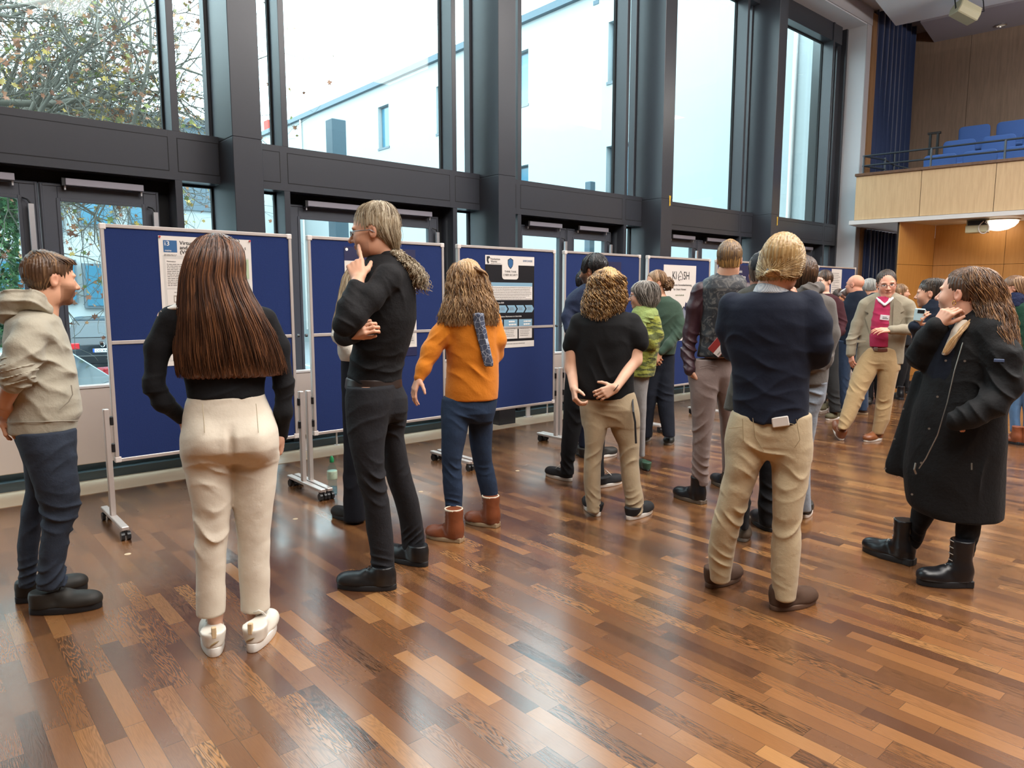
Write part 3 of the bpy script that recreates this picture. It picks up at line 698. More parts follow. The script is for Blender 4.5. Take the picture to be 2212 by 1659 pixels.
car((c_[0] + 2.3 * math.cos(hd_), c_[1] + 2.3 * math.sin(hd_), gz), hd_, '#22272d', 'dark sport utility car parked outside with its rear to the hall', 'suv', 4.6, 1.86, 1.66, 'CO AV')
c_ = at(228, 830, 11.2); hd_ = math.radians(152)
car((c_[0] + 2.15 * math.cos(hd_), c_[1] + 2.15 * math.sin(hd_), gz), hd_, '#cfd8dc', 'white estate car parked close outside the first doors', 'estate', 4.4, 1.76, 1.47)
c_ = at(240, 800, 13.0); hd_ = math.radians(10)
car((c_[0] + 2.2 * math.cos(hd_), c_[1] + 2.2 * math.sin(hd_), gz), hd_, '#d3dadd', 'white car parked outside behind the first display board', 'estate', 4.2, 1.76, 1.45)
# ================================================================== display boards and posters
M_FELT = mat('royal blue felt', '#10275c', 0.95, 0, 0.10, 120, 0.25, 300)
M_BFR = mat('silver board frame', '#cfc6c1', 0.38, 0.55, 0.02, 30)
YB = 5.2
def board(x0, x1, lab):
    t = thing('display_board', lab, 'display board', (x0, YB, 0), 0, 'blue felt display boards in a row')
    L_ = x1 - x0; w = 0.024; z0, z1, zm = 0.44, 1.99, 1.23
    MB().box(w, L_ - w, -0.008, 0.014, z0 + w, zm - 0.012).build('lower_felt_panel', M_FELT, t)
    MB().box(w, L_ - w, -0.008, 0.014, zm + 0.012, z1 - w).build('upper_felt_panel', M_FELT, t)
    MB().box(0, w, -0.016, 0.022, z0 + w, z1 - w).box(L_ - w, L_, -0.016, 0.022, z0 + w, z1 - w).box(w, L_ - w, -0.016, 0.022, z0, z0 + w).box(w, L_ - w, -0.016, 0.022, z1 - w, z1).build('frame', M_BFR, t, 0.003)
    MB().box(w, L_ - w, -0.014, 0.018, zm - 0.012, zm + 0.012).build('middle_rail', M_BFR, t, 0.002)
    M_CN = mat('light corner cap', '#d5cdc8', 0.5)
    for cx in (0, L_):
        for cz in (z0, z1):
            a, b_ = (cx - 0.003, cx + w + 0.012) if cx == 0 else (cx - w - 0.012, cx + 0.003)
            c, d = (cz - 0.003, cz + w + 0.012) if cz == z0 else (cz - w - 0.012, cz + 0.003)
            MB().box(a, b_, -0.0185, 0.0245, c, d).build('corner_cap', M_CN, t, 0.006, False, 2)
    for s in (-1, 1):
        px = -0.035 if s < 0 else L_ + 0.035
        po = MB().box(px - 0.017, px + 0.017, -0.02, 0.02, 0.085, 0.80).build('post', M_BFR, t, 0.004)
        for zc in (0.72, 0.54):
            MB().box(px + (0.016 if s < 0 else -0.036), px + (0.036 if s < 0 else -0.016), -0.026, 0.01, zc - 0.028, zc + 0.028).build('clamp', M_BLACKP, po, 0.003)
        MB().tube([(px + (0.03 if s > 0 else -0.03) * 0.2, 0, 1.23), (px + (-0.012 if s > 0 else 0.012), 0, 1.23)], 0.012, 8).build('hinge_knob', M_BLACKP, t)
        fo = MB().box(px - 0.022, px + 0.022, -0.33, 0.27, 0.062, 0.088).build('foot', M_BFR, t, 0.004)
        for fy in (-0.30, 0.24):
            k = MB()
            for dx in (-0.017, 0.017):
                k.tube([(px + dx - 0.010, fy - 0.02, 0.028), (px + dx + 0.010, fy - 0.02, 0.028)], 0.028, 14)
            k.box(px - 0.012, px + 0.012, fy - 0.03, fy + 0.018, 0.03, 0.062)
            k.build('caster', M_BLACKP, fo)
    return t
blabs = ['display board holding the blue and white lettered poster, nearest the pale hoodie', 'display board behind the tall man in black', 'display board holding the dark poster with the shield',
         'display board behind the black haired man in the navy shirt', 'display board holding the house logo poster', 'display board behind the man with the grey cap',
         'display board just left of the slim steel post', 'display board farthest down the hall with one narrow white sheet']
for (a, b2), lab in zip(((1.03, 2.30), (2.43, 3.70), (3.85, 5.07), (5.20, 6.41), (6.54, 7.78), (7.92, 9.07), (9.22, 10.41), (10.61, 11.90)), blabs): board(a, b2, lab)
o = MB().tube([(10.51, 5.34, 0.02), (10.51, 5.34, 2.11)], 0.022, 10).lathe([(0.045, 0), (0.045, 0.02), (0.03, 0.03)], (10.51, 5.34, 0)).build('steel_post', M_ALU, None, 0, True)
setp(o, 'slim steel post standing between the two farthest display boards', 'post')

YP = YB - 0.0105
M_INK = mat('black ink', '#1c1c20', 0.6); M_GREYI = mat('grey ink', '#77736f', 0.6); M_PAPER = mat('off white poster paper', '#d9d2cb', 0.45)
M_PAP2 = mat('light grey paper field', '#c8c3bd', 0.5); M_BLUEI = mat('steel blue ink', '#2f5d8c', 0.5); M_LBLUE = mat('pale steel blue ink', '#7fa3b8', 0.5)
M_NAVYI = mat('dark navy ink', '#1f2147', 0.5); M_BLKP = mat('blackish poster ink', '#17171c', 0.4); M_WHI = mat('white ink', '#f0ece6', 0.5); M_PIN = mat('red pin', '#c23a3a', 0.4)
def rect(parent, name, m, x0, x1, z0, z1, lay=1):
    return MB().box(x0, x1, -0.0006 * lay, -0.0006 * lay + 0.0004, z0, z1).build(name, m, parent)
def lines(parent, x0, x1, z0, z1, step, th, rng, m=M_GREYI, lay=3, short=0.15, name='text_lines'):
    mb = MB(); z = z1
    while z > z0 + th:
        xe = x1 - (x1 - x0) * short * rng.random() * (1 if rng.random() > .2 else 3)
        x = x0
        while x < xe - 0.004:
            w = min(xe - x, 0.006 + 0.022 * rng.random()); mb.box(x, x + w, -0.0006 * lay, -0.0006 * lay + 0.0003, z - th, z); x += w + 0.0035
        z -= step
    return mb.build(name, m, parent)
RX = (PI / 2, 0, 0)
def T(parent, s, x, z, size, m=M_INK, lay=4, align='LEFT', sx=1.0, bold=0.0):
    o = text(s, size, m, parent, (x, -0.0006 * lay, z), RX, 'lettering', align, 0.0002, sx)
    return o
def poster(p_tl, p_tr, zb, lab, base, xs=None):
    a = onY(p_tl[0], p_tl[1], YP); b_ = onY(p_tr[0], p_tr[1], YP)
    z1 = (a[2] + b_[2]) / 2; W = b_[0] - a[0]; H_ = z1 - zb
    t = thing('poster', lab, 'poster', (a[0], YP, z1))
    MB().box(0, W, -0.0005, 0.0005, -H_, 0).build('sheet', base, t)
    return t, W, H_
rng = random.Random(3)
# 1  the survey poster
zb = onY(374, 790, YP)[2]
t, W, H_ = poster((341, 507), (541, 520), zb, 'tall white poster with a blue logo square behind the long haired woman', M_PAPER)
s = W / 0.60
rect(t, 'grey_field', M_PAP2, 0.02 * s, W - 0.02 * s, -H_ + 0.03, -0.125 * s)
rect(t, 'logo_square', M_BLUEI, 0.028 * s, 0.112 * s, -0.105 * s, -0.028 * s, 2)
T(t, 'i3', 0.034 * s, -0.062 * s, 0.042 * s, M_WHI, 4, sx=1.15); T(t, 'mainz', 0.036 * s, -0.099 * s, 0.017 * s, M_WHI, 4)
lines(t, 0.03 * s, 0.112 * s, -0.136 * s, -0.118 * s, 0.0075 * s, 0.003 * s, rng)
for i, w_ in enumerate(('Virtual C', 'and An', '(VCS')): 
    for dd_ in (0, 0.0008): T(t, w_, 0.128 * s + dd_, (-0.052 - 0.030 * i) * s, 0.034 * s, M_INK, 4 + dd_ * 1000)
T(t, 't', W - 0.045 * s, -0.068 * s, 0.03 * s)
rect(t, 'text_field', M_PAPER, 0.035 * s, 0.27 * s, -0.335 * s, -0.148 * s, 2)
T(t, 'Motivation', 0.043 * s, -0.168 * s, 0.013 * s)
lines(t, 0.043 * s, 0.26 * s, -0.325 * s, -0.180 * s, 0.0115 * s, 0.0045 * s, rng)
rect(t, 'text_field', M_PAPER, 0.035 * s, 0.27 * s, -H_ + 0.04, -0.348 * s, 2)
lines(t, 0.08 * s, 0.2 * s, -0.375 * s, -0.362 * s, 0.02, 0.005 * s, rng, M_GREYI)
for i in range(3):
    xx = (0.075 + 0.05 * i) * s
    MB().box(xx, xx + .018 * s, -.0022, -.002, -0.43 * s, -0.385 * s).build('bar_chart', mat('taupe ink', '#8b7f70', 0.6), t)
    MB().box(xx + .004 * s, xx + .014 * s, -.0025, -.0023, -0.425 * s, -0.392 * s).build('bar_fill', M_PAPER, t)
rect(t, 'green_picture', mat('pale green print', '#a9b99a', 0.5), W - 0.25 * s, W - 0.02 * s, -0.27 * s, -0.135 * s, 2)
rect(t, 'plant_pot', mat('terracotta print', '#9c6f4c', 0.6), W - 0.075 * s, W - 0.045 * s, -0.24 * s, -0.205 * s, 3)
rect(t, 'plant', mat('dark green print', '#3f5a38', 0.6), W - 0.07 * s, W - 0.05 * s, -0.207 * s, -0.185 * s, 3)
rect(t, 'text_field', M_PAPER, 0.30 * s, W - 0.03 * s, -H_ + 0.04, -0.30 * s, 2)
lines(t, 0.31 * s, W - 0.04 * s, -H_ + 0.06, -0.32 * s, 0.0115 * s, 0.0045 * s, rng)
for xx in (0.008, W - 0.008): MB().tube([(xx, 0, -0.008), (xx, -0.012, -0.008)], 0.006, 8).build('pin', M_PIN, t)
# 2  white poster with navy bands
zb = onY(893, 768, YP)[2]
t, W, H_ = poster((743, 531), (897, 541), zb, 'white poster with navy bands partly hidden behind the tall man in black', M_PAPER)
rect(t, 'title_band', M_NAVYI, 0, W, -0.11, 0); rect(t, 'foot_band', M_NAVYI, 0, W, -H_, -H_ + 0.075)
MB().tube([(0.022, -.0016, -0.022), (0.022, -.002, -0.022)], 0.012, 16).build('logo_disc', M_WHI, t)
T(t, 'Ein', 0.14, -0.06, 0.03, M_WHI)
rect(t, 'text_field', M_PAP2, 0.02, W - 0.02, -H_ + 0.1, -0.14)
lines(t, 0.03, 0.16, -0.60, -0.15, 0.014, 0.005, rng, lay=4); lines(t, W - 0.2, W - 0.03, -H_ + 0.12, -0.15, 0.014, 0.005, rng, lay=4)
for i in range(4): T(t, ['1', '2', '3', '4'][i], 0.04, -0.22 - 0.07 * i, 0.0001)
# 3  think tank poster
zb = onY(1149, 748, YP)[2]
t, W, H_ = poster((1048, 549), (1154, 557), zb, 'dark cyber security poster with a shield and pale text boxes, right of the orange jumper', M_BLKP)
rect(t, 'title_band', M_PAPER, 0, W, -0.085, 0)
bp = MB(); pts = [(W / 2 - 0.105, -0.08), (W / 2 + 0.10, -0.08)] + [(W / 2 + 0.10 - 0.03 * (1 - math.cos(a_)), -0.19 - 0.03 * math.sin(a_)) for a_ in np.linspace(0, PI / 2, 6)] + [(W / 2 - 0.105 + 0.03 * (1 - math.sin(a_)), -0.19 - 0.03 * math.cos(a_)) for a_ in np.linspace(0, PI / 2, 6)]
bp.prism([(p[0], p[1]) for p in pts], 'y', -0.0013, -0.0009).build('title_tab', M_PAPER, t)
sh = [(W / 2, -0.018), (W / 2 + 0.034, -0.035), (W / 2 + 0.034, -0.075), (W / 2 + 0.024, -0.10), (W / 2, -0.122), (W / 2 - 0.024, -0.10), (W / 2 - 0.034, -0.075), (W / 2 - 0.034, -0.035)]
MB().prism(sh, 'y', -0.0022, -0.0018).build('shield', M_INK, t)
MB().prism([(W / 2 + (p[0] - W / 2) * .84, -0.07 + (p[1] + 0.07) * .84) for p in sh], 'y', -0.0026, -0.0023).build('shield_face', M_BLUEI, t)
T(t, 'THINK TANK', W / 2, -0.155, 0.026, M_INK, 4, 'CENTER', 0.95); T(t, 'CYBER SECURITY', W / 2, -0.187, 0.026, M_INK, 4, 'CENTER', 0.92)
T(t, 'Hochschule', 0.065, -0.042, 0.024); T(t, 'Worms', 0.065, -0.064, 0.024); lines(t, 0.065, 0.19, -0.082, -0.073, 0.02, 0.003, rng, lay=4, short=0.01)
MB().prism([(0.018, -0.012), (0.05, -0.01), (0.06, -0.03), (0.045, -0.025), (0.035, -0.045), (0.045, -0.07), (0.03, -0.08), (0.018, -0.05)], 'y', -0.0022, -0.0018).build('emblem', M_INK, t)
T(t, 'EMPOWER', W - 0.15, -0.05, 0.026, M_BLUEI)
rect(t, 'text_field', M_PAPER, 0.03, W - 0.025, -0.415, -0.285, 2); rect(t, 'heading_band', M_LBLUE, 0.03, W - 0.025, -0.285, -0.25, 2)
lines(t, 0.04, W - 0.035, -0.41, -0.295, 0.0155, 0.0045, rng, lay=4, short=.05)
T(t, 'Timeline Schritte 2024', 0.05, -0.447, 0.019, M_WHI)
for i in range(5):
    x = 0.035 + i * 0.114; MB().prism([(x, -0.465), (x + 0.095, -0.465), (x + 0.12, -0.50), (x + 0.095, -0.535), (x, -0.535), (x + 0.025, -0.50)][:6], 'y', -0.0022, -0.0018).build('arrow', M_LBLUE, t)
    lines(t, x + 0.032, x + 0.09, -0.52, -0.485, 0.011, 0.004, rng, M_GREYI, 5)
T(t, 'Geplante Aktivitaeten im Ueberblick', W / 2, -0.577, 0.019, M_WHI, 4, 'CENTER')
for i in range(3):
    x = 0.035 + i * 0.190; rect(t, 'text_field', M_PAPER, x, x + 0.172, -H_ + 0.085, -0.60, 2); rect(t, 'heading_band', M_LBLUE, x, x + 0.172, -0.675, -0.60, 3)
    lines(t, x + 0.015, x + 0.15, -H_ + 0.11, -0.69, 0.0165, 0.0045, rng, lay=4, short=.2)
    lines(t, x + 0.06, x + 0.16, -0.665, -0.615, 0.028, 0.013, rng, M_WHI, 6, .3, 'heading')
rect(t, 'foot_band', M_PAPER, 0, W, -H_, -H_ + 0.06); lines(t, 0.03, W - .1, -H_ + .02, -H_ + .04, 0.02, 0.006, rng)
# 4  navy poster
t, W, H_ = poster((1258, 562), (1342, 567), 1.0, 'navy poster behind the black haired man in the navy shirt', M_NAVYI)
T(t, 'rotokolle', W - 0.32, -0.12, 0.05, M_WHI, 4, sx=.9); T(t, 'Analyse', W - 0.55, -0.19, 0.05, M_WHI)
rect(t, 'text_field', M_PAPER, 0.02, W - 0.03, -H_ + 0.03, -0.26)
lines(t, 0.05, W - 0.06, -H_ + 0.06, -0.28, 0.02, 0.006, rng)
# 5  KIASH poster
zb = onY(1480, 735, YP)[2]
t, W, H_ = poster((1434, 570), (1504, 576), zb, 'white poster with a house shaped logo between the green sweatshirt and the patterned waistcoat', M_PAPER)
s = W / 0.62
T(t, 'KI', 0.155 * s, -0.16 * s, 0.13 * s, M_INK, 4, sx=.78); T(t, 'SH', 0.372 * s, -0.16 * s, 0.13 * s, M_INK, 4, sx=.78)
MB().tube([(0.275 * s, -.002, -0.16 * s), (0.275 * s, -.002, -0.11 * s), (0.315 * s, -.002, -0.065 * s), (0.355 * s, -.002, -0.11 * s), (0.355 * s, -.002, -0.16 * s), (0.31 * s, -.002, -0.16 * s), (0.29 * s, -.002, -0.175 * s), (0.275 * s, -.002, -0.15 * s), (0.30 * s, -.002, -0.12 * s), (0.325 * s, -.002, -0.13 * s)], 0.0045 * s, 6, fy=0.2).build('house_logo', M_INK, t)
T(t, '(KI)-gestützte Anomalieerkennung', W / 2, -0.235 * s, 0.034 * s, M_INK, 4, 'CENTER', .95); T(t, 'für Smart Homes', W / 2, -0.285 * s, 0.034 * s, M_INK, 4, 'CENTER'); T(t, 'www.kiash.de', W / 2, -0.35 * s, 0.030 * s, mat('olive ink', '#5a6a4a', .6), 4, 'CENTER')
rect(t, 'navy_box', M_NAVYI, 0.03 * s, 0.30 * s, -0.72 * s, -0.44 * s)
for i in range(3): T(t, ['Erkennung von KI', 'Anomalien lernen', 'Alarm'][i], 0.05 * s, (-0.53 - 0.05 * i) * s, 0.028 * s, M_WHI)
ph = thing('x', 'x', 'x'); bpy.data.objects.remove(ph)
o = MB().box(-0.055 * s, 0.055 * s, -.0014, -.001, -0.095 * s, 0.095 * s).build('phone_print', M_INK, t, 0); o.location = (0.43 * s, 0, -0.57 * s); o.rotation_euler = (0, math.radians(-50), 0)
o2 = MB().box(-0.045 * s, 0.045 * s, -.0019, -.0015, -0.08 * s, 0.08 * s).build('phone_screen', mat('grey screen print', '#7b8290', .5), o); 
MB().prism([(0.40 * s, -0.50 * s), (0.43 * s, -0.42 * s), (0.50 * s, -0.47 * s), (0.46 * s, -0.54 * s)], 'y', -0.002, -0.0016).build('icon', M_NAVYI, t)
lines(t, 0.05 * s, W - 0.06 * s, -H_ + 0.05, -0.78 * s, 0.03 * s, 0.008 * s, rng)
# 6  navy headed poster further back, 8 narrow sheet
t, W, H_ = poster((1587, 572), (1622, 574), 0.95, 'navy headed poster left of the man in the grey cap', M_PAPER)
W2 = W
rect(t, 'title_band', M_NAVYI, 0, W, -0.38, 0)
for i in range(4): T(t, ['Projekt', 'Smart Data', 'Netzwerk', 'Security'][i], 0.02, -0.10 - 0.07 * i, 0.055, M_WHI)
lines(t, 0.03, W - 0.03, -H_ + 0.05, -0.45, 0.03, 0.008, rng)
t, W, H_ = poster((1797, 581), (1819, 582), 1.02, 'narrow white printed sheet on the farthest display board', M_PAPER)
lines(t, 0.03, W - 0.03, -H_ + 0.05, -0.06, 0.028, 0.008, rng, M_GREYI, 3, .3)
# plastic bottle and loose things on the floor
g = ground(719, 1068)
M_PET = mat_glass('clear plastic', (0.80, 0.92, 0.95))
t = thing('water_bottle', 'clear plastic water bottle with a green cap on the floor by the board foot', 'bottle', (g[0], g[1], 0))
MB().lathe([(0.028, 0.0), (0.036, 0.008), (0.036, 0.07), (0.031, 0.095), (0.036, 0.12), (0.038, 0.17), (0.037, 0.19), (0.028, 0.222), (0.014, 0.25), (0.013, 0.262)]).build('bottle_body', M_PET, t, 0, True)
MB().lathe([(0.0385, 0.125), (0.0395, 0.13), (0.0395, 0.185), (0.0385, 0.19)]).build('bottle_label', mat('pale green label', '#b9cdb5', .5, 0, .3, 60), t, 0, True)
MB().lathe([(0.016, 0.255), (0.017, 0.262), (0.017, 0.285), (0.010, 0.297), (0.009, 0.305)]).build('bottle_cap', mat('green cap', '#1f8a52', .4), t, 0, True)
MB().lathe([(0.033, 0.006), (0.034, 0.06)]).build('water', mat_glass('pale water', (0.7, 0.88, 0.97)), t, 0, True)
M_DOT = mat('cream sticker', '#d9c4a2', 0.5)
for (px, py, lab) in ((276, 1197, 'small round cream floor sticker in front of the first board foot'), (638, 1121, 'small round cream floor sticker left of the tall man in black'), (909, 1062, 'small round cream floor sticker beside the left leg of the jeans below the orange jumper'), (1118, 1017, 'small round cream floor sticker right of the brown boots')):
    g = ground(px, py)
    setp(MB().lathe([(0.018, 0.0), (0.018, 0.0012), (0.001, 0.0016)], (g[0], g[1], 0.0), 20).build('floor_sticker', M_DOT), lab, 'sticker')
# ================================================================== figures: signed distance modelling, meshed with surface nets
f32 = np.float32
def nrm(v): v = np.asarray(v, float); return v / (np.linalg.norm(v) + 1e-12)
class Field:
    def __init__(s, lo, hi, h, fine=None, hc=None):
        """grid over [lo, hi]; spacing h, or hc outside the fine boxes [(lo, hi), ...]"""
        s.ax = []
        for a in range(3):
            if not fine: s.ax.append(np.arange(lo[a], hi[a] + h, h, dtype=f32)); continue
            x = [lo[a]]
            while x[-1] < hi[a]:
                st = h if any(f[0][a] - hc < x[-1] < f[1][a] for f in fine) else hc
                x.append(x[-1] + st)
            s.ax.append(np.array(x, dtype=f32))
        s.sh = tuple(len(a) for a in s.ax)
        s.F = np.full(s.sh, 0.3, f32)
    def sl(s, lo, hi):
        r = []
        for a in range(3):
            i, j = np.searchsorted(s.ax[a], lo[a]), np.searchsorted(s.ax[a], hi[a]) + 1
            if i >= s.sh[a] or j <= 0 or j - i < 2: return None
            r.append(slice(max(i - 1, 0), min(j, s.sh[a])))
        return tuple(r)
    def pts(s, q):
        return (s.ax[0][q[0]][:, None, None], s.ax[1][q[1]][None, :, None], s.ax[2][q[2]][None, None, :])
    def put(s, q, d, k, op='u'):
        A = s.F[q]
        if op == 'u':
            if k > 0: h = np.maximum(k - np.abs(A - d), 0) / k; s.F[q] = np.minimum(A, d) - h * h * k * 0.25
            else: s.F[q] = np.minimum(A, d)
        else:       # smooth subtraction
            d = -d; h = np.maximum(k - np.abs(A - d), 0) / k if k > 0 else 0; s.F[q] = np.maximum(A, d) + (h * h * k * 0.25 if k > 0 else 0)
    def cone(s, a, b, ra, rb, k=0.02, op='u'):
        a = np.asarray(a, float); b = np.asarray(b, float); m = max(ra, rb) + k + 0.03
        q = s.sl(np.minimum(a, b) - m, np.maximum(a, b) + m)
        if q is None: return
        X, Y, Z = s.pts(q); ab = b - a; L = float(ab @ ab) + 1e-9
        t = np.clip(((X - a[0]) * ab[0] + (Y - a[1]) * ab[1] + (Z - a[2]) * ab[2]) / L, 0, 1).astype(f32)
        d = np.sqrt((X - a[0] - t * ab[0]) ** 2 + (Y - a[1] - t * ab[1]) ** 2 + (Z - a[2] - t * ab[2]) ** 2) - (ra + (rb - ra) * t)
        s.put(q, d, k, op)
    def ell(s, c, r, R=None, k=0.015, op='u'):
        c = np.asarray(c, float); r = np.asarray(r, float); m = max(r) + k + 0.03
        q = s.sl(c - m, c + m)
        if q is None: return
        X, Y, Z = s.pts(q); X = X - c[0]; Y = Y - c[1]; Z = Z - c[2]
        if R is None: U, V, W = X, Y, Z
        else: U, V, W = [X * R[0][i] * 0 + X * R[i][0] + Y * R[i][1] + Z * R[i][2] for i in range(3)]
        k0 = np.sqrt((U / r[0]) ** 2 + (V / r[1]) ** 2 + (W / r[2]) ** 2); k1 = np.sqrt((U / r[0] ** 2) ** 2 + (V / r[1] ** 2) ** 2 + (W / r[2] ** 2) ** 2) + 1e-6
        s.put(q, (k0 * (k0 - 1) / k1).astype(f32), k, op)
    def loft(s, lv, k=0.02, grow=0.0, cap=0.012, scale=1.0, op='u', p=2.0):
        """lv: rows (z, u, v, a, b) from top or bottom; elliptic sections interpolated in z"""
        lv = np.array(sorted(lv, key=lambda t: t[0]), float)
        z = lv[:, 0]; m = max(lv[:, 3].max(), lv[:, 4].max()) * scale + grow + k + 0.03
        q = s.sl((lv[:, 1].min() - m, lv[:, 2].min() - m, z[0] - k - 0.03), (lv[:, 1].max() + m, lv[:, 2].max() + m, z[-1] + k + 0.03))
        if q is None: return
        X, Y, Z = s.pts(q); zz = s.ax[2][q[2]]
        def sm(col):
            return np.interp(zz, z, lv[:, col]).astype(f32)
        def smooth(col):
            zs = np.linspace(z[0], z[-1], 160); v = np.interp(zs, z, lv[:, col]); w = 9
            kern = np.hanning(w + 2)[1:-1]; kern /= kern.sum(); v2 = np.convolve(np.pad(v, w // 2, mode='edge'), kern, 'valid')
            return np.interp(zz, zs, v2).astype(f32)
        cu, cv, a, b = [smooth(i)[None, None, :] for i in (1, 2, 3, 4)]
        a = a * scale + grow; b = b * scale + grow
        U = (X - cu); V = (Y - cv)
        if p == 2.0:
            k0 = np.sqrt((U / a) ** 2 + (V / b) ** 2) + 1e-6; k1 = np.sqrt((U / a ** 2) ** 2 + (V / b ** 2) ** 2) + 1e-6
            d = k0 * (k0 - 1) / k1
        else:
            k0 = ((np.abs(U) / a) ** p + (np.abs(V) / b) ** p) ** (1 / p); d = (k0 - 1) * np.minimum(a, b)
        dz = np.maximum(Z - z[-1], z[0] - Z)
        h = np.maximum(cap - np.abs(d - dz), 0) / cap
        d = np.maximum(d, dz) + h * h * cap * 0.25
        s.put(q, d.astype(f32), k, op)
    def cut(s, n, d0):
        """remove everything with n.p > d0"""
        X, Y, Z = s.ax[0][:, None, None], s.ax[1][None, :, None], s.ax[2][None, None, :]
        s.F = np.maximum(s.F, (X * n[0] + Y * n[1] + Z * n[2] - d0).astype(f32))
    def disp(s, fn, band=0.05):
        m = np.abs(s.F) < band; i, j, k = np.nonzero(m)
        P = np.stack([s.ax[0][i], s.ax[1][j], s.ax[2][k]], 1); s.F[i, j, k] += fn(P).astype(f32)
    def mesh(s):
        F = s.F; F[0] = F[-1] = 0.3; F[:, 0] = F[:, -1] = 0.3; F[:, :, 0] = F[:, :, -1] = 0.3
        I = F < 0
        c = np.zeros(tuple(n - 1 for n in F.shape), np.uint8)
        offs = [(x, y, z) for x in (0, 1) for y in (0, 1) for z in (0, 1)]
        for (x, y, z) in offs: c += I[x:x + c.shape[0], y:y + c.shape[1], z:z + c.shape[2]]
        act = np.nonzero((c > 0) & (c < 8)); n = len(act[0])
        if n == 0: return np.zeros((0, 3)), []
        idx = np.full(c.shape, -1, np.int32); idx[act] = np.arange(n)
        val = np.stack([F[act[0] + x, act[1] + y, act[2] + z] for (x, y, z) in offs], 1)
        acc = np.zeros((n, 3)); cnt = np.zeros(n)
        for i in range(8):
            for j in range(i + 1, 8):
                df = [abs(offs[i][q] - offs[j][q]) for q in range(3)]
                if sum(df) != 1: continue
                a, b = val[:, i], val[:, j]; m = (a < 0) != (b < 0)
                t = np.where(m, a / np.where(m, a - b, 1), 0)
                for q in range(3): acc[:, q] += np.where(m, offs[i][q] + (offs[j][q] - offs[i][q]) * t, 0)
                cnt += m
        fr = acc / cnt[:, None]; V = np.zeros((n, 3))
        for q in range(3):
            a = s.ax[q]; V[:, q] = a[act[q]] + (a[act[q] + 1] - a[act[q]]) * fr[:, q]
        quads = []
        for ax in range(3):
            o1, o2 = [q for q in range(3) if q != ax]
            A = I.take(range(0, F.shape[ax] - 1), ax); B = I.take(range(1, F.shape[ax]), ax)
            e = np.nonzero(A != B); e = list(e)
            ok = (e[o1] > 0) & (e[o2] > 0) & (e[o1] < F.shape[o1] - 1) & (e[o2] < F.shape[o2] - 1)
            e = [x[ok] for x in e]; sgn = A[tuple(e)]
            def cell(d1, d2):
                r = [None] * 3; r[ax] = e[ax]; r[o1] = e[o1] - d1; r[o2] = e[o2] - d2; return idx[tuple(r)]
            qd = np.stack([cell(1, 1), cell(0, 1), cell(0, 0), cell(1, 0)], 1)
            fl = sgn if ax != 1 else ~sgn
            qd[~fl] = qd[~fl][:, ::-1]; quads.append(qd)
        return V, np.concatenate(quads)
def mesh_np(name, V, Q):
    me = bpy.data.meshes.new(name); nv, nq = len(V), len(Q)
    me.vertices.add(nv); me.vertices.foreach_set('co', np.asarray(V, f32).ravel())
    k = Q.shape[1]
    me.loops.add(nq * k); me.loops.foreach_set('vertex_index', np.asarray(Q, np.int32).ravel())
    me.polygons.add(nq); me.polygons.foreach_set('loop_start', np.arange(0, nq * k, k, dtype=np.int32))
    me.update(calc_edges=True); me.validate(); return me
def wob(P, fr, seed, wy=1.0):
    """cheap smooth noise in about -1..1"""
    r = np.random.default_rng(seed); o = 0
    for i in range(4):
        k = r.normal(size=3) * fr * (1, wy, 1); k2 = r.normal(size=3) * fr * 0.6
        o = o + np.sin(P @ k + 1.6 * np.sin(P @ k2 + r.uniform(0, 6)) + r.uniform(0, 6))
    return o / 2.6
def folds(P, c, r, amp, fz, seed, dirv=None):
    """creases gathered around point c, running roughly across direction dirv"""
    if dirv is None: dirv = (0.75 * math.sin(seed * 2.4 + c[0] * 9), 0.3 * math.cos(seed * 1.7), 1.0)
    d = P - np.asarray(c); w = np.exp(-(d * d).sum(1) / (r * r)); x = d @ nrm(dirv)
    ph = x * fz + 2.6 * wob(P, 8, seed) + 1.4 * np.sin(d[:, 0] * 21 + seed)
    m = np.clip(0.55 + 0.75 * wob(P, 13, seed + 5), 0, 1)
    return 1.25 * amp * w * m * (1.05 - 2.2 * (1 - np.abs(np.sin(ph * 0.5))) ** 1.6)

# tubes for many hair strands at once
def tubes(name, paths, radii, m, parent, seg=5):
    P = np.asarray(paths, float); n, k, _ = P.shape; R = np.broadcast_to(np.asarray(radii, float), (n, k))
    Tn = np.gradient(P, axis=1); Tn /= np.linalg.norm(Tn, axis=2, keepdims=True) + 1e-9
    ref = np.zeros_like(Tn); ref[..., 1] = 1; near = np.abs(Tn[..., 1]) > 0.9; ref[near] = (1, 0, 0)
    A = np.cross(Tn, ref); A /= np.linalg.norm(A, axis=2, keepdims=True) + 1e-9; B = np.cross(A, Tn)
    ang = np.arange(seg) * 2 * PI / seg
    V = P[:, :, None, :] + R[:, :, None, None] * (np.cos(ang)[None, None, :, None] * A[:, :, None, :] + np.sin(ang)[None, None, :, None] * B[:, :, None, :])
    base = (np.arange(n) * k * seg)[:, None, None]; i = (np.arange(k - 1) * seg)[None, :, None]; j = np.arange(seg)[None, None, :]; j2 = (j + 1) % seg
    Q = np.stack([base + i + j, base + i + j2, base + i + seg + j2, base + i + seg + j], -1).reshape(-1, 4)
    me = mesh_np(name, V.reshape(-1, 3), Q)
    return link(name, me, m, parent, True)

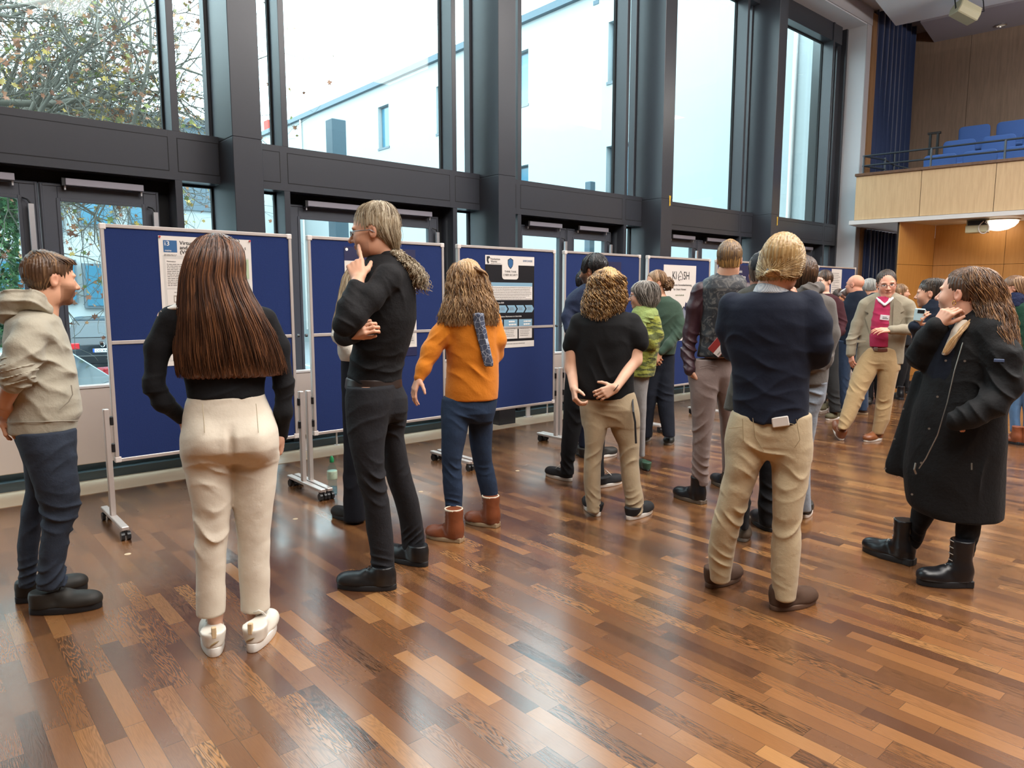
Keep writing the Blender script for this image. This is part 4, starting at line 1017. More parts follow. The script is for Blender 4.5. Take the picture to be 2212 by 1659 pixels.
# ---- materials of skin, cloth and hair
def mat_attr(name, rough=0.5, sss=0.0):
    if name in MATS: return MATS[name]
    m, nt, b = newmat(name); a = N(nt, 'ShaderNodeAttribute'); a.attribute_name = 'tone'
    nt.links.new(a.outputs['Color'], b.inputs['Base Color']); b.inputs['Roughness'].default_value = rough
    b.inputs['Specular IOR Level'].default_value = 0.35
    tc = N(nt, 'ShaderNodeTexCoord'); n2 = N(nt, 'ShaderNodeTexNoise'); n2.inputs['Scale'].default_value = 160
    bp = N(nt, 'ShaderNodeBump'); bp.inputs['Strength'].default_value = 0.08; bp.inputs['Distance'].default_value = 0.002
    nt.links.new(tc.outputs['Object'], n2.inputs['Vector']); nt.links.new(n2.outputs[0], bp.inputs['Height']); nt.links.new(bp.outputs[0], b.inputs['Normal'])
    MATS[name] = m; return m
M_SKIN = mat_attr('skin')
def mat_hair(name, c_dark, c_mid, c_light, rough=0.42):
    if name in MATS: return MATS[name]
    m, nt, b = newmat(name); L = nt.links.new
    gi = N(nt, 'ShaderNodeNewGeometry'); tc = N(nt, 'ShaderNodeTexCoord'); mp = N(nt, 'ShaderNodeMapping'); mp.inputs['Scale'].default_value = (60, 60, 5)
    n = N(nt, 'ShaderNodeTexNoise'); n.inputs['Scale'].default_value = 1.5; n.inputs['Detail'].default_value = 3
    L(tc.outputs['Object'], mp.inputs[0]); L(mp.outputs[0], n.inputs['Vector'])
    ad = N(nt, 'ShaderNodeMath', operation='MULTIPLY_ADD'); ad.inputs[1].default_value = 0.75; L(gi.outputs['Random Per Island'], ad.inputs[0])
    sb = N(nt, 'ShaderNodeMath', operation='MULTIPLY_ADD'); sb.inputs[1].default_value = 0.9; sb.inputs[2].default_value = -0.32; L(n.outputs[0], sb.inputs[0]); L(sb.outputs[0], ad.inputs[2])
    cr = N(nt, 'ShaderNodeValToRGB'); e = cr.color_ramp.elements
    e[0].position = 0.05; e[0].color = (*srgb(c_dark), 1); e[1].position = 0.95; e[1].color = (*srgb(c_light), 1); k = e.new(0.5); k.color = (*srgb(c_mid), 1)
    L(ad.outputs[0], cr.inputs[0]); L(cr.outputs[0], b.inputs['Base Color'])
    b.inputs['Roughness'].default_value = rough; b.inputs['Specular IOR Level'].default_value = 0.45
    MATS[name] = m; return m
def cloth(name, col, weave=900, bump=0.25, noise=0.05, rough=0.85, sheen=0.15, patt=None):
    if name in MATS: return MATS[name]
    m, nt, b = newmat(name); L = nt.links.new; c = srgb(col)
    tc = N(nt, 'ShaderNodeTexCoord'); n = N(nt, 'ShaderNodeTexNoise'); n.inputs['Scale'].default_value = 18; n.inputs['Detail'].default_value = 5
    L(tc.outputs['Object'], n.inputs['Vector'])
    mr = N(nt, 'ShaderNodeMapRange'); mr.inputs[3].default_value = 1 - noise * 2; mr.inputs[4].default_value = 1 + noise * 2; L(n.outputs[0], mr.inputs[0])
    vm = N(nt, 'ShaderNodeVectorMath', operation='SCALE'); vm.inputs[0].default_value = c; L(mr.outputs[0], vm.inputs['Scale'])
    src = vm.outputs[0]
    if patt:                      # second colour through a procedural mask: (colour, kind, scale, threshold)
        c2, kind, sc, th = patt
        mp = N(nt, 'ShaderNodeMapping'); L(tc.outputs['Object'], mp.inputs[0])
        if kind == 'stripes': tx = N(nt, 'ShaderNodeTexNoise'); mp.inputs['Scale'].default_value = (sc * .28, sc * .28, sc); tx.inputs['Scale'].default_value = 1; tx.inputs['Detail'].default_value = 3; o_ = tx.outputs[0]
        elif kind == 'floral': tx = N(nt, 'ShaderNodeTexNoise'); tx.inputs['Scale'].default_value = sc; tx.inputs['Detail'].default_value = 6; tx.inputs['Distortion'].default_value = 2.2; o_ = tx.outputs[0]
        elif kind == 'cells': tx = N(nt, 'ShaderNodeTexVoronoi'); tx.feature = 'DISTANCE_TO_EDGE'; tx.inputs['Scale'].default_value = sc; o_ = tx.outputs[0]
        else: tx = N(nt, 'ShaderNodeTexChecker'); tx.inputs['Scale'].default_value = sc; o_ = tx.outputs[1]
        L(mp.outputs[0], tx.inputs['Vector'])
        st = N(nt, 'ShaderNodeMapRange'); st.inputs[1].default_value = th - 0.04; st.inputs[2].default_value = th + 0.04; L(o_, st.inputs[0])
        mx = N(nt, 'ShaderNodeMix', data_type='RGBA'); L(st.outputs[0], mx.inputs[0]); L(src, mx.inputs[6]); mx.inputs[7].default_value = (*srgb(c2), 1); src = mx.outputs[2]
        if kind == 'cells': st.inputs[1].default_value, st.inputs[2].default_value = th + .02, th
    L(src, b.inputs['Base Color'])
    b.inputs['Roughness'].default_value = rough; b.inputs['Sheen Weight'].default_value = sheen if sum(c) > 0.12 else 0.02; b.inputs['Specular IOR Level'].default_value = 0.25 if rough > .7 else 0.5
    n2 = N(nt, 'ShaderNodeTexNoise'); n2.inputs['Scale'].default_value = 42; n2.inputs['Detail'].default_value = 6; n2.inputs['Roughness'].default_value = 0.6
    L(tc.outputs['Object'], n2.inputs['Vector'])
    n3 = N(nt, 'ShaderNodeTexNoise'); n3.inputs['Scale'].default_value = weave; L(tc.outputs['Object'], n3.inputs['Vector'])
    ad = N(nt, 'ShaderNodeMath', operation='MULTIPLY_ADD'); ad.inputs[1].default_value = 0.10; L(n3.outputs[0], ad.inputs[0]); L(n2.outputs[0], ad.inputs[2])
    bp = N(nt, 'ShaderNodeBump'); bp.inputs['Strength'].default_value = bump; bp.inputs['Distance'].default_value = 0.012
    L(ad.outputs[0], bp.inputs['Height']); L(bp.outputs[0], b.inputs['Normal'])
    MATS[name] = m; return m

# ---- a hand: returns cones (a, b, ra, rb) for palm and five fingers
def hand(W, d, nrml, thumb, curl=(20, 30, 25), s=1.0, spread=0.10, curls=None, tang=0.9):
    """W wrist, d direction to the knuckles, nrml back of the hand, thumb = +1/-1 side (d x nrml)"""
    W = np.asarray(W, float); d = nrm(d); n = nrm(np.asarray(nrml, float) - d * (np.asarray(nrml, float) @ d)); sd = np.cross(d, n) * thumb
    out = []; base = W + d * 0.012 * s
    L_ = [(0.046, 0.028, 0.021), (0.051, 0.031, 0.022), (0.047, 0.029, 0.021), (0.036, 0.022, 0.018)]
    palm = [0.088, 0.086, 0.081, 0.074]
    for i in range(4):
        off = (0.030 - 0.0205 * i) * s; k = W + d * palm[i] * s + sd * off + n * 0.004 * s * (1 - abs(i - 1.2) * .5)
        out.append((base + sd * off * 0.6, k, 0.0155 * s, 0.0112 * s))
        fd = nrm(d + sd * spread * (1.2 - i * 0.8)); nn = nrm(n - fd * (n @ fd)); p = k; r = 0.0094 * s * (1 if i < 3 else 0.88)
        cu = (curls[i] if curls else curl); ang = 0
        for j in range(3):
            ang += math.radians(cu[j]); dd = fd * math.cos(ang) - nn * math.sin(ang); q = p + dd * L_[i][j] * s
            out.append((p, q, r, r * 0.90)); p = q; r *= 0.90
    # thumb leaves the side of the palm near its base
    p = W + d * 0.022 * s + sd * 0.020 * s - n * 0.006 * s; td = nrm(d * 0.62 + sd * tang - n * 0.35)
    for (l, r0, r1, bend) in ((0.040, 0.0155, 0.012, 0), (0.034, 0.0115, 0.0100, 0.35), (0.027, 0.0098, 0.0082, 0.35)):
        td = nrm(td * 1.0 + (d * 0.6 - n * 0.25 - sd * 0.35) * bend); q = p + td * l * s; out.append((p, q, r0 * s, r1 * s)); p = q
    return out

class Person:
    def __init__(s, label, px, py, D=None, name='person', h=0.0055, skin='#d9a585', seed=1, group=None, s_=1.0):
        g = ground(px, py)
        if D is not None:                     # distance given: base below the pixel column
            r = ray(px, py); g = CAMP + r * (D / (r @ FW)); g[2] = 0
        s.O = np.array([g[0], g[1], 0.0]); hz = s.O[:2]; s.dist = float(np.linalg.norm(hz))
        s.V = np.append(hz / s.dist, 0); s.U = np.array([s.V[1], -s.V[0], 0]); s.rz = math.atan2(s.U[1], s.U[0])
        s.root = thing(name, label, 'person', s.O, s.rz, group); s.h = h; s.skin = srgb(skin); s.seed = seed; s.cones = []; s.paints = []; s.k = s_
        s.heads = []; s.lofts = []
    def L(s, px, py, dd=0.0):
        r = ray(px, py); rv = r @ s.V; t = (s.dist + dd) / rv; p = CAMP + r * t - s.O
        return np.array([p @ s.U, p @ s.V, p[2]])
    def lv(s, rows, b=None, dd=0.0):
        """rows (py, xl, xr[, dd[, b]]) traced on the picture -> loft levels in metres"""
        out = []
        for r in rows:
            d2 = dd + (r[3] if len(r) > 3 else 0); A, B = s.L(r[1], r[0], d2), s.L(r[2], r[0], d2); a = (B[0] - A[0]) / 2
            bb = r[4] if len(r) > 4 else (b if b else a * 0.9)
            if bb < 0: bb = a * -bb
            out.append((A[2], (A[0] + B[0]) / 2, A[1], a, bb))
        return out
    def field(s, allp, h, pad=0.05):
        allp = np.asarray(allp); return Field(allp.min(0) - pad, allp.max(0) + pad, h)
    def garment(s, name, m, lofts=(), chains=(), k=0.03, h=None, fold=(), amp=0.0025, fr=14, cuts=(), p=2.0, extra=None, body=True, sub=(), kc=None, parent=None):
        """lofts: level lists; chains: lists of (point, radius); cuts: (normal, offset)"""
        h = h or s.h; ext = []
        for lf in lofts:
            for (z, u, v, a, b) in lf: ext += [(u - a, v - b, z), (u + a, v + b, z)]
        for ch in chains:
            for (q, r) in ch: ext += [np.asarray(q) - r, np.asarray(q) + r]
        F = s.field(ext, h)
        for lf in lofts: F.loft(lf, k=k, p=p)
        for ch in chains:
            for (a, ra), (b, rb) in zip(ch[:-1], ch[1:]): F.cone(a, b, ra, rb, k=kc or k)
        if extra: extra(F)
        for (c, r) in sub: F.ell(c, r, None, 0.01, 'd')
        sd = s.seed * 7 + len(name)
        def dfn(P):
            d = amp * wob(P, fr, sd) + amp * 0.4 * wob(P, fr * 2.3, sd + 1)
            for f in fold: d = d + folds(P, *f)
            return d
        F.disp(dfn)
        for (n, d0) in cuts: F.cut(n, d0)
        V, Q = F.mesh(); o = link(name, mesh_np(name, V, Q), m, parent or s.root, True)
        if body:
            for lf in lofts: s.lofts.append(lf)
            for ch in chains: s.cones += [(a, b, ra * .66, rb * .66) for (a, ra), (b, rb) in zip(ch[:-1], ch[1:])]
        return o
    # ---- the head, in its own frame: side (left +), forward, up
    def head(s, c, yaw, pitch=0.0, roll=0.0, size=1.0, beard=None, brow='#5a4332', lip='#b5685c', eye='#3d4a52', neck=None, nr=0.056, ears=1, wide=1.0, nose=1.0, female=False, ruddy=0.5, mouth_open=0.0, stubble=0.0):
        """yaw: 0 looks away from the camera, 90 looks to the picture's left, -90 right, 180 at the camera"""
        y = math.radians(yaw); f = np.array([-math.sin(y), math.cos(y), 0]); f = nrm(f * math.cos(math.radians(pitch)) + np.array([0, 0, 1]) * math.sin(math.radians(pitch)))
        l = nrm(np.cross(np.array([0, 0, 1.0]), f)); u = np.cross(f, l); rr = math.radians(roll); l, u = l * math.cos(rr) + u * math.sin(rr), u * math.cos(rr) - l * math.sin(rr)
        H = dict(c=np.asarray(c, float), R=np.array([l, f, u]), s=size, beard=beard, brow=brow, lip=lip, eye=eye, ears=ears, w=wide, nose=nose, fem=female, ruddy=ruddy, mo=mouth_open, stub=stubble)
        s.H = H; s.heads.append(H)
        nb = np.asarray(neck if neck is not None else H['c'] - np.array([0, 0, 0.2 * size]) - f * 0.03)
        s.neckb = nb; s.neck = (s.hp(0, -0.022, -0.055), nb, nr * size, nr * size * 1.08)
        return H
    def hp(s, a, b, c_):
        H = s.H; return H['c'] + H['s'] * (a * H['w'] * H['R'][0] + b * H['R'][1] + c_ * H['R'][2])
    def put_head(s, F, H):
        z = H['s']; R = H['R']; P = lambda a, b, c_: H['c'] + z * (a * H['w'] * R[0] + b * R[1] + c_ * R[2])
        def E(c, r, k=0.012, op='u'): F.ell(P(*c), np.array(r) * z * (H['w'], 1, 1), R, k, op)
        E((0, -0.012, 0.032), (0.076, 0.098, 0.088)); E((0, 0.030, -0.012), (0.064, 0.066, 0.088), 0.03)
        jw = 0.046 if H['fem'] else 0.052
        E((0, 0.034, -0.072), (jw, 0.052, 0.040), 0.03); E((0, 0.074, -0.097), (0.020, 0.017, 0.016), 0.025)
        for sx in (1, -1):
            E((sx * 0.036, 0.060, -0.032), (0.026, 0.028, 0.028), 0.03); E((sx * 0.043, 0.0, -0.075), (0.014, 0.03, 0.03), 0.03)
            E((sx * 0.028, 0.083, 0.020), (0.026, 0.012, 0.008), 0.015)
        for sx in (1, -1):
            E((sx * 0.031, 0.101, 0.001), (0.020, 0.014, 0.0125), 0.012, 'd'); E((sx * 0.031, 0.0785, 0.001), (0.0135, 0.0125, 0.0115), 0.003)
        n_ = H['nose']
        F.cone(P(0, 0.088, 0.010), P(0, 0.095 + 0.018 * n_, -0.030), 0.0075 * z, 0.0110 * z, 0.014); E((0, 0.098 + 0.016 * n_, -0.033), (0.0105, 0.010, 0.009), 0.008)
        for sx in (1, -1): E((sx * 0.0125, 0.098, -0.036), (0.008, 0.011, 0.0075), 0.008)
        E((0, 0.092, -0.0585), (0.024, 0.0105, 0.0062), 0.008); E((0, 0.090, -0.0685 - 0.004 * H['mo']), (0.0205, 0.0115, 0.0070), 0.007)
        E((0, 0.104, -0.0632 - .002 * H['mo']), (0.022, 0.009, 0.0014 + .003 * H['mo']), 0.003, 'd')
        if H['ears']:
            for sx in (1, -1):
                E((sx * 0.0765, -0.010, -0.008), (0.0085, 0.018, 0.031), 0.006); E((sx * 0.084, -0.004, -0.004), (0.006, 0.010, 0.017), 0.004, 'd')
    def tone(s, V):
        col = np.tile(np.array(s.skin), (len(V), 1)); n = len(V)
        col *= (1 + 0.05 * wob(V, 40, 3))[:, None]
        for H in s.heads:
            q = (V - H['c']) @ H['R'].T / H['s']; x, y, z = q[:, 0] / H['w'], q[:, 1], q[:, 2]; ax = np.abs(x)
            fr = (y > 0.02) & (np.abs(z) < 0.14) & (ax < 0.1)
            def mix(mask, c, a=1.0):
                mk = (np.clip(mask, 0, 1) * a * fr)[:, None]; col[:] = col * (1 - mk) + np.array(srgb(c)) * mk
            def blob(cx, cz, rx, rz, soft=0.35): return np.clip((1 - ((ax - cx) / rx) ** 2 - ((z - cz) / rz) ** 2) / soft, 0, 1)
            mix(blob(0.040, -0.035, 0.024, 0.022, 1.0), '#cf7a68', 0.45 * H['ruddy']); mix(blob(0.0, -0.034, 0.016, 0.014, 1.0), '#cf7a68', 0.4 * H['ruddy'])
            if H['beard']:
                bb = np.clip((-(z + 0.030) - 0.022 * np.clip((0.045 - ax) / 0.045, 0, 1)) / 0.012, 0, 1) * np.clip((y - 0.005) / 0.03, 0, 1) * (z > -0.13)
                side = np.clip((ax - 0.05) / 0.012, 0, 1) * np.clip((-z - 0.012) / 0.02, 0, 1) * np.clip((y - 0.0) / 0.02, 0, 1) * (z > -0.1); m_ = np.maximum(bb, side * .8); fr0 = fr.copy()
                mix(m_, H['beard'], 0.85); mix(blob(0.0, -0.0495, 0.03, 0.007), H['beard'], 0.8)
            if H['stub']: mix(np.clip((-(z + 0.035)) / 0.02, 0, 1), '#8a6a5c', H['stub'])
            mix(blob(0.0, -0.0635, 0.024, 0.0105 + 0.004 * H['mo'], 0.3), H['lip'], 0.9)
            mix(blob(0.0, -0.0637, 0.021, 0.0016 + 0.004 * H['mo'], 0.8), '#5a2a28', 0.9)
            mix(blob(0.031, 0.023 - 0.0 * ax, 0.021, 0.0042, 0.5), H['brow'], 0.85)
            ye = (y > 0.070)
            mix(blob(0.031, 0.001, 0.0155, 0.0078, 0.15) * ye, '#e8e2dc'); mix(blob(0.031, 0.002, 0.0062, 0.0068, 0.2) * ye, H['eye']); mix(blob(0.031, 0.002, 0.003, 0.0032, 0.3) * ye, '#0c0c0e')
            mix(blob(0.031, 0.0085, 0.0175, 0.0024, 0.4) * ye, '#3a2a26', 0.8); mix(blob(0.031, -0.0075, 0.015, 0.0015, 0.6) * ye, '#8a5a4c', 0.5)
            ear = (ax > 0.07) & (np.abs(z + .008) < .04) & (np.abs(y + .01) < .03); mk = (ear * 0.35 * H['ruddy'])[:, None]; col[:] = col * (1 - mk) + np.array(srgb('#c76e5c')) * mk
        for fn in s.paints: fn(V, col)
        return np.clip(col, 0, 1)
    def finish(s, hf=0.0042, hands=(), legs=None, shrink=0.80, hc=0.014, extra=None):
        """one continuous body: head, neck, torso, arms, hands, legs"""
        pts = []; fine = []
        for lf in s.lofts:
            for (z, u, v, a, b) in lf: pts += [(u - a, v - b, z), (u + a, v + b, z)]
        for (a, b, ra, rb) in s.cones + [s.neck]: pts += [a - ra, a + ra, b - rb, b + rb]
        for H in s.heads: pts += [H['c'] - .15 * H['s'], H['c'] + .15 * H['s']]; fine.append((H['c'] - .135 * H['s'], H['c'] + .135 * H['s']))
        for hd in hands:
            q = np.array([c[0] for c in hd] + [c[1] for c in hd]); pts += [q.min(0) - .02, q.max(0) + .02]; fine.append((q.min(0) - 0.02, q.max(0) + 0.02))
        pts = np.array(pts); F = Field(pts.min(0) - .04, pts.max(0) + .04, hf, fine, hc)
        for lf in s.lofts: F.loft(lf, k=0.03, scale=shrink - 0.05, grow=-0.006)
        for (a, b, ra, rb) in s.cones: F.cone(a, b, ra, rb, k=0.03)
        F.cone(*s.neck, k=0.03)
        for H in s.heads: s.put_head(F, H)
        for hd in hands:
            for j, (a, b, ra, rb) in enumerate(hd): F.cone(a, b, ra, rb, k=0.006 if ra < .0125 else 0.012)
        if extra: extra(F)
        V, Q = F.mesh(); me = mesh_np('body', V, Q)
        at_ = me.attributes.new('tone', 'FLOAT_COLOR', 'POINT'); c = np.ones((len(V), 4), f32); c[:, :3] = s.tone(V); at_.data.foreach_set('color', c.ravel())
        return link('body', me, M_SKIN, s.root, True)
    # ---- hair
    def hair(s, m, levels, th=(0, 360), n=260, r=0.0045, seg=16, wave=0.004, wf=8, curl=0.0, jit=0.008, endj=0.06, base=True, name='hair', tip=0.35, lean=0.0, shrink=0.94, cutface=None, twist=0.0, hbase=None, start=(0.0, 0.12), zig=0.0, skull=0.006):
        """strands running down a lofted shell (levels in metres); th: angles kept, 0 = image right, 90 = far side, 270 = near side"""
        lv = np.array(sorted(levels, key=lambda t: -t[0])); zt, zb = lv[0, 0], lv[-1, 0]; rng = np.random.default_rng(s.seed + len(name) + n)
        o = None
        if base:
            F = s.field([(l[1] - l[3], l[2] - l[4], l[0]) for l in lv] + [(l[1] + l[3], l[2] + l[4], l[0]) for l in lv], hbase or max(0.006, s.h))
            F.loft([tuple(x) for x in lv], k=0.0, scale=shrink, cap=0.03)
            if skull: F.ell(s.hp(0, -0.014, 0.034), np.array([0.076 * s.H['w'], 0.098, 0.088]) * s.H['s'] + skull, s.H['R'], 0.02)
            for (c, r_) in (cutface if cutface is not None else s.face_cut()): F.ell(c, r_, s.H['R'], 0.01, 'd')
            F.disp(lambda P: 0.004 * np.sin(np.arctan2(P[:, 1] - lv[0, 2], P[:, 0] - lv[0, 1]) * 40 + 3 * np.sin(P[:, 2] * 9)))
            V, Q = F.mesh(); o = link(name, mesh_np(name, V, Q), m, s.root, True)
        a0 = np.radians(rng.uniform(th[0], th[1], n))
        t0 = rng.uniform(start[0], start[1], n); t1 = 1 - rng.uniform(0, endj, n)
        t = t0[:, None] + (t1 - t0)[:, None] * np.linspace(0, 1, seg)[None]
        ts = t ** 1.0; z = zt + (zb - zt) * ts
        g = lambda c_: np.interp(-z, -lv[:, 0], lv[:, c_])
        ph = rng.uniform(0, 6.28, (n, 1)); ph2 = rng.uniform(0, 6.28, (n, 1)); fq = wf * rng.uniform(0.8, 1.2, (n, 1))
        ar = lv[:, 3].max(); ang = a0[:, None] + np.radians(lean) * ts + twist * np.sin(ts * 5 + ph) + (wave / ar) * np.sin(ts * fq + ph)
        off = rng.uniform(-jit, jit * .6, (n, 1)) + wave * 0.8 * np.sin(ts * fq * 1.1 + ph2)
        if curl: ang = ang + curl / ar * np.sin(ts * fq * 3 + ph2); off = off + curl * np.cos(ts * fq * 3 + ph2)
        P = np.stack([g(1) + (g(3) + off) * np.cos(ang), g(2) + (g(4) + off) * np.sin(ang), z + zig * np.sin(ts * 20 + ph)], -1)
        rad = r * rng.uniform(0.6, 1.2, (n, 1)) * (1 - (1 - tip) * np.linspace(0, 1, seg)[None] ** 2)
        cutface = cutface if cutface is not None else s.face_cut()
        if cutface:
            H = s.H; mid = P; bad = np.zeros(n, bool)
            for (c, r_) in cutface:
                q = ((mid - np.asarray(c)) @ H['R'].T) / np.asarray(r_); bad |= ((q ** 2).sum(-1) < 0.85).any(1)
            P = P[~bad]; rad = rad[~bad]
        return tubes('hair_strands', P, rad, m, o or s.root, 5)
    def cap_levels(s, top=0.128, bottom=-0.04, a=0.082, b=0.104, grow=0.0):
        """levels of a skull-following shell (vertical), for short hair"""
        c = s.H['c']; z = s.H['s']; out = []; c = c + s.H['R'][1] * -0.012 * z
        f = s.H['R'][1]; fu, fv = abs(f[0]), abs(f[1])
        A = (a * (1 - fu) + b * fu) * z * 1.0 + grow; B = (a * (1 - fv) + b * fv) * z + grow
        for q in np.linspace(0, 1, 12):
            zz = top + (bottom - top) * q; e = (zz - 0.030) / (top - 0.030); w = math.sqrt(max(0.02, 1 - e * e)) if zz > 0.03 else 1 - 0.22 * ((0.03 - zz) / 0.1) ** 1.6
            out.append((c[2] + zz * z, c[0], c[1], A * w, B * w))
        return out
    def face_cut(s):
        """ellipsoids in which no hair may lie: the face and the ears"""
        return [(s.hp(0, 0.115, -0.045), np.array([0.074, 0.082, 0.100]) * s.H['s'])]
    def tube(s, name, m, path, r, seg=8, parent=None, fy=1.0):
        return MB().tube(path, r, seg, fy=fy).build(name, m, parent or s.root, 0, True)
    def glasses(s, m=None, r=0.0011, w=0.022, hgt=0.014, z=-0.002):
        H = s.H; m = m or M_BLACKP; g = None; mb = MB()
        for sx in (1, -1):
            pts = [s.hp(sx * 0.032 + w * math.cos(a), 0.103 - 0.2 * abs(w * math.cos(a) * (1 if sx * math.cos(a) > 0 else 0)), z + hgt * math.sin(a)) for a in np.linspace(0, 2 * PI, 17)]
            mb.tube(pts, r * 1.3, 5)
            mb.tube([s.hp(sx * (0.032 + w), 0.098, z + .004), s.hp(sx * 0.078, 0.08, z + 0.004), s.hp(sx * 0.083, 0.0, z + 0.002), s.hp(sx * 0.083, -0.02, z - 0.012)], r * 1.2, 5)
        mb.tube([s.hp(0.011, 0.104, z + .002), s.hp(0, 0.108, z + .004), s.hp(-0.011, 0.104, z + .002)], r * 1.2, 5)
        return mb.build('glasses', m, s.root, 0, True)
    # ---- shoes: heel and toe given as ground pixels
    def shoe(s, heel, toe, m, msole, length=None, kind='sneaker', w=0.10, hgt=0.10, shaft=0.0, sole=0.028, lace=None, lift=0.0, pitch=0.0, name='shoe', h=0.005, roll=0.0, tongue=None, shr=0.052):
        a = ground(*heel) - s.O; b = ground(*toe) - s.O; a = np.array([a @ s.U, a @ s.V, 0]); b = np.array([b @ s.U, b @ s.V, 0])
        d = nrm(b - a); Ln = length or float(np.linalg.norm(b - a)); yaw = math.atan2(d[1], d[0]); w2 = w / 2
        F = Field((-0.03, -w2 - .03, -0.01), (Ln + 0.03, w2 + .03, max(hgt, shaft) + 0.05), h)
        x = lambda t: t * Ln
        hb = sole + 0.01
        F.ell((x(.16), 0, hb + .03), (x(.17), w2 * .80, .052), None, .02)
        F.cone((x(.18), 0, hb + .045), (x(.50), 0, hb + .030), w2 * .66, w2 * .68, .03)
        F.ell((x(.24), 0, sole + .006), (x(.25), w2 * .88, .032), None, .015); F.ell((x(.62), 0, sole + .004), (x(.39), w2 * .98, .026), None, .02)
        F.ell((x(.70), 0, hb + .012), (x(.30), w2 * .97, .038), None, .03)
        F.ell((x(.86), 0.0, hb + .006), (x(.14), w2 * .80, .030), None, .02)
        tops = max(shaft, hgt)
        F.cone((x(.23), 0, hb + .04), (x(.22), 0, tops), shr * .92, shr, .035)
        F.cut((0, 0, -1), -(sole - 0.004)); F.cut((0, 0, 1), tops)
        if shaft: F.disp(lambda P: folds(P, (x(.25), 0, .12), .06, .004, 120, 2))
        V, Q = F.mesh(); o = link(name, mesh_np(name, V, Q), m, s.root, True)
        out = []
        for t in np.linspace(0, 1, 36, endpoint=False):
            q = 2 * PI * t; cx = 0.5 - 0.5 * math.cos(q); ww = w2 * (0.80 + 0.22 * math.sin(cx * PI * 0.98) * (0.6 + 0.6 * cx)) * (abs(math.sin(q)) ** 0.7)
            out.append((x(-0.015 + 1.03 * cx), ww * (1 if math.sin(q) > 0 else -1)))
        so = MB().prism(out, 'z', 0.0, sole).build('sole', msole, o, 0.004, True, 2)
        if kind == 'boot': MB().box(x(0.0), x(.27), -w2 * .7, w2 * .7, 0, sole + .004).build('heel_block', msole, o, .004)
        if lace is not None:
            lb = MB()
            top_z = tops - 0.01 if shaft else hgt * .92
            n_ = 7 if shaft else 5
            for i in range(n_):
                t = i / (n_ - 1)
                if shaft and i > 2: xx, zz = x(.36) - .0 * t, hb + .06 + (top_z - hb - .06) * (i - 2) / (n_ - 3); xx = x(.23) + shr + .001
                else: xx, zz = x(.60 - .10 * i / 2), hb + .042 + .012 * i
                if shaft and i > 2: lb.tube([(xx - .008, -.020, zz), (xx + .003, 0, zz + .004), (xx - .008, .020, zz)], .0028, 5)
                else: lb.tube([(xx, -.024, zz - .008), (xx + .002, 0, zz + .003), (xx, .024, zz - .008)], .0028, 5)
            lb.build('laces', lace, o, 0, True)
        o.location = a + np.array([0, 0, lift]); o.rotation_euler = (roll, -pitch, yaw)
        return o
# ================================================================== people
Mdark = mat('black sole rubber', '#17171a', 0.6); Mwhs = mat('white sole rubber', '#dcd8d0', 0.55)

# --- woman with very long brown hair, black top, cream trousers
p = Person('person with very long brown hair, black top and cream trousers seen from behind', 505, 1385, h=0.0050, skin='#d2a48c', seed=2)
M_CREAMT = cloth('cream trouser twill', '#d4cab9', 1200, 0.18, 0.02); M_BLKTOP = cloth('black rib knit', '#0e0e11', 700, 0.25, 0.04)
L = p.L
legL = p.lv([(985, 394, 496), (1010, 396, 499), (1060, 407, 500), (1110, 415, 500), (1160, 420, 495), (1210, 422, 489), (1260, 423, 488), (1333, 423, 488)], dd=-.02)
legR = p.lv([(985, 499, 602), (1010, 500, 601), (1060, 503, 597), (1110, 505, 589), (1160, 511, 585), (1210, 514, 583), (1260, 517, 583), (1322, 520, 584)], dd=0.02)
hip = p.lv([(852, 407, 571, 0, .105), (870, 400, 577, 0, .11), (900, 393, 589, 0, .125), (940, 390, 600, -.01, .145), (975, 390, 603, -.015, .135), (1006, 398, 600, 0, .085)])
p.garment('trousers', M_CREAMT, [legL, legR, hip], k=0.03, amp=0.002,
          fold=[(L(445, 1150, -.08), .09, .008, 60, 1), (L(560, 1150, -.06), .08, .006, 60, 2), (L(498, 1025, -.1), .09, .007, 70, 3), (L(440, 1020, -.1), .08, .005, 80, 4), (L(560, 1030, -.1), .07, .005, 80, 9)],
          cuts=[((0, 0, 1), L(490, 853)[2])], extra=lambda F: (F.cone(L(498, 925, -.155), L(499, 1005, -.135), .006, .010, .03, 'd'), F.ell(L(447, 950, -.03), (.085, .125, .105), None, .04), F.ell(L(550, 950, -.03), (.085, .125, .105), None, .04)))
for x_ in (437, 553):
    MB().tube([L(x_, 872, -.117), L(x_ + 3, 905, -.140), L(x_ + 5, 935, -.152)], .0016, 5).build('dart_seam', cloth('seam shade', '#b5a98f'), p.root)
torso = p.lv([(640, 425, 505, 0, .06), (662, 365, 562, 0, .085), (690, 350, 585, 0, .10), (730, 362, 580, 0, .105), (790, 388, 578, 0, .10), (830, 400, 573, 0, .10), (862, 404, 573, 0, .112)])
armL = [(L(368, 690), .052), (L(341, 750, .0), .047), (L(332, 832, -.02), .041), (L(352, 868, -.01), .038), (L(392, 902, .10), .031)]
armR = [(L(572, 690), .052), (L(600, 750), .047), (L(613, 832, 0), .041), (L(612, 890, .0), .036), (L(608, 940, .06), .029)]
p.garment('knit_top', M_BLKTOP, [torso], [armL, armR], k=0.03, amp=0.0015, fold=[(L(335, 835), .07, .004, 110, 5), (L(615, 835), .07, .004, 110, 6), (L(490, 835, -.1), .12, .003, 90, 7)])
p.head(L(467, 580, .02), -8, 5, 3, 1.03, neck=L(462, 668, 0), ears=0, female=True)
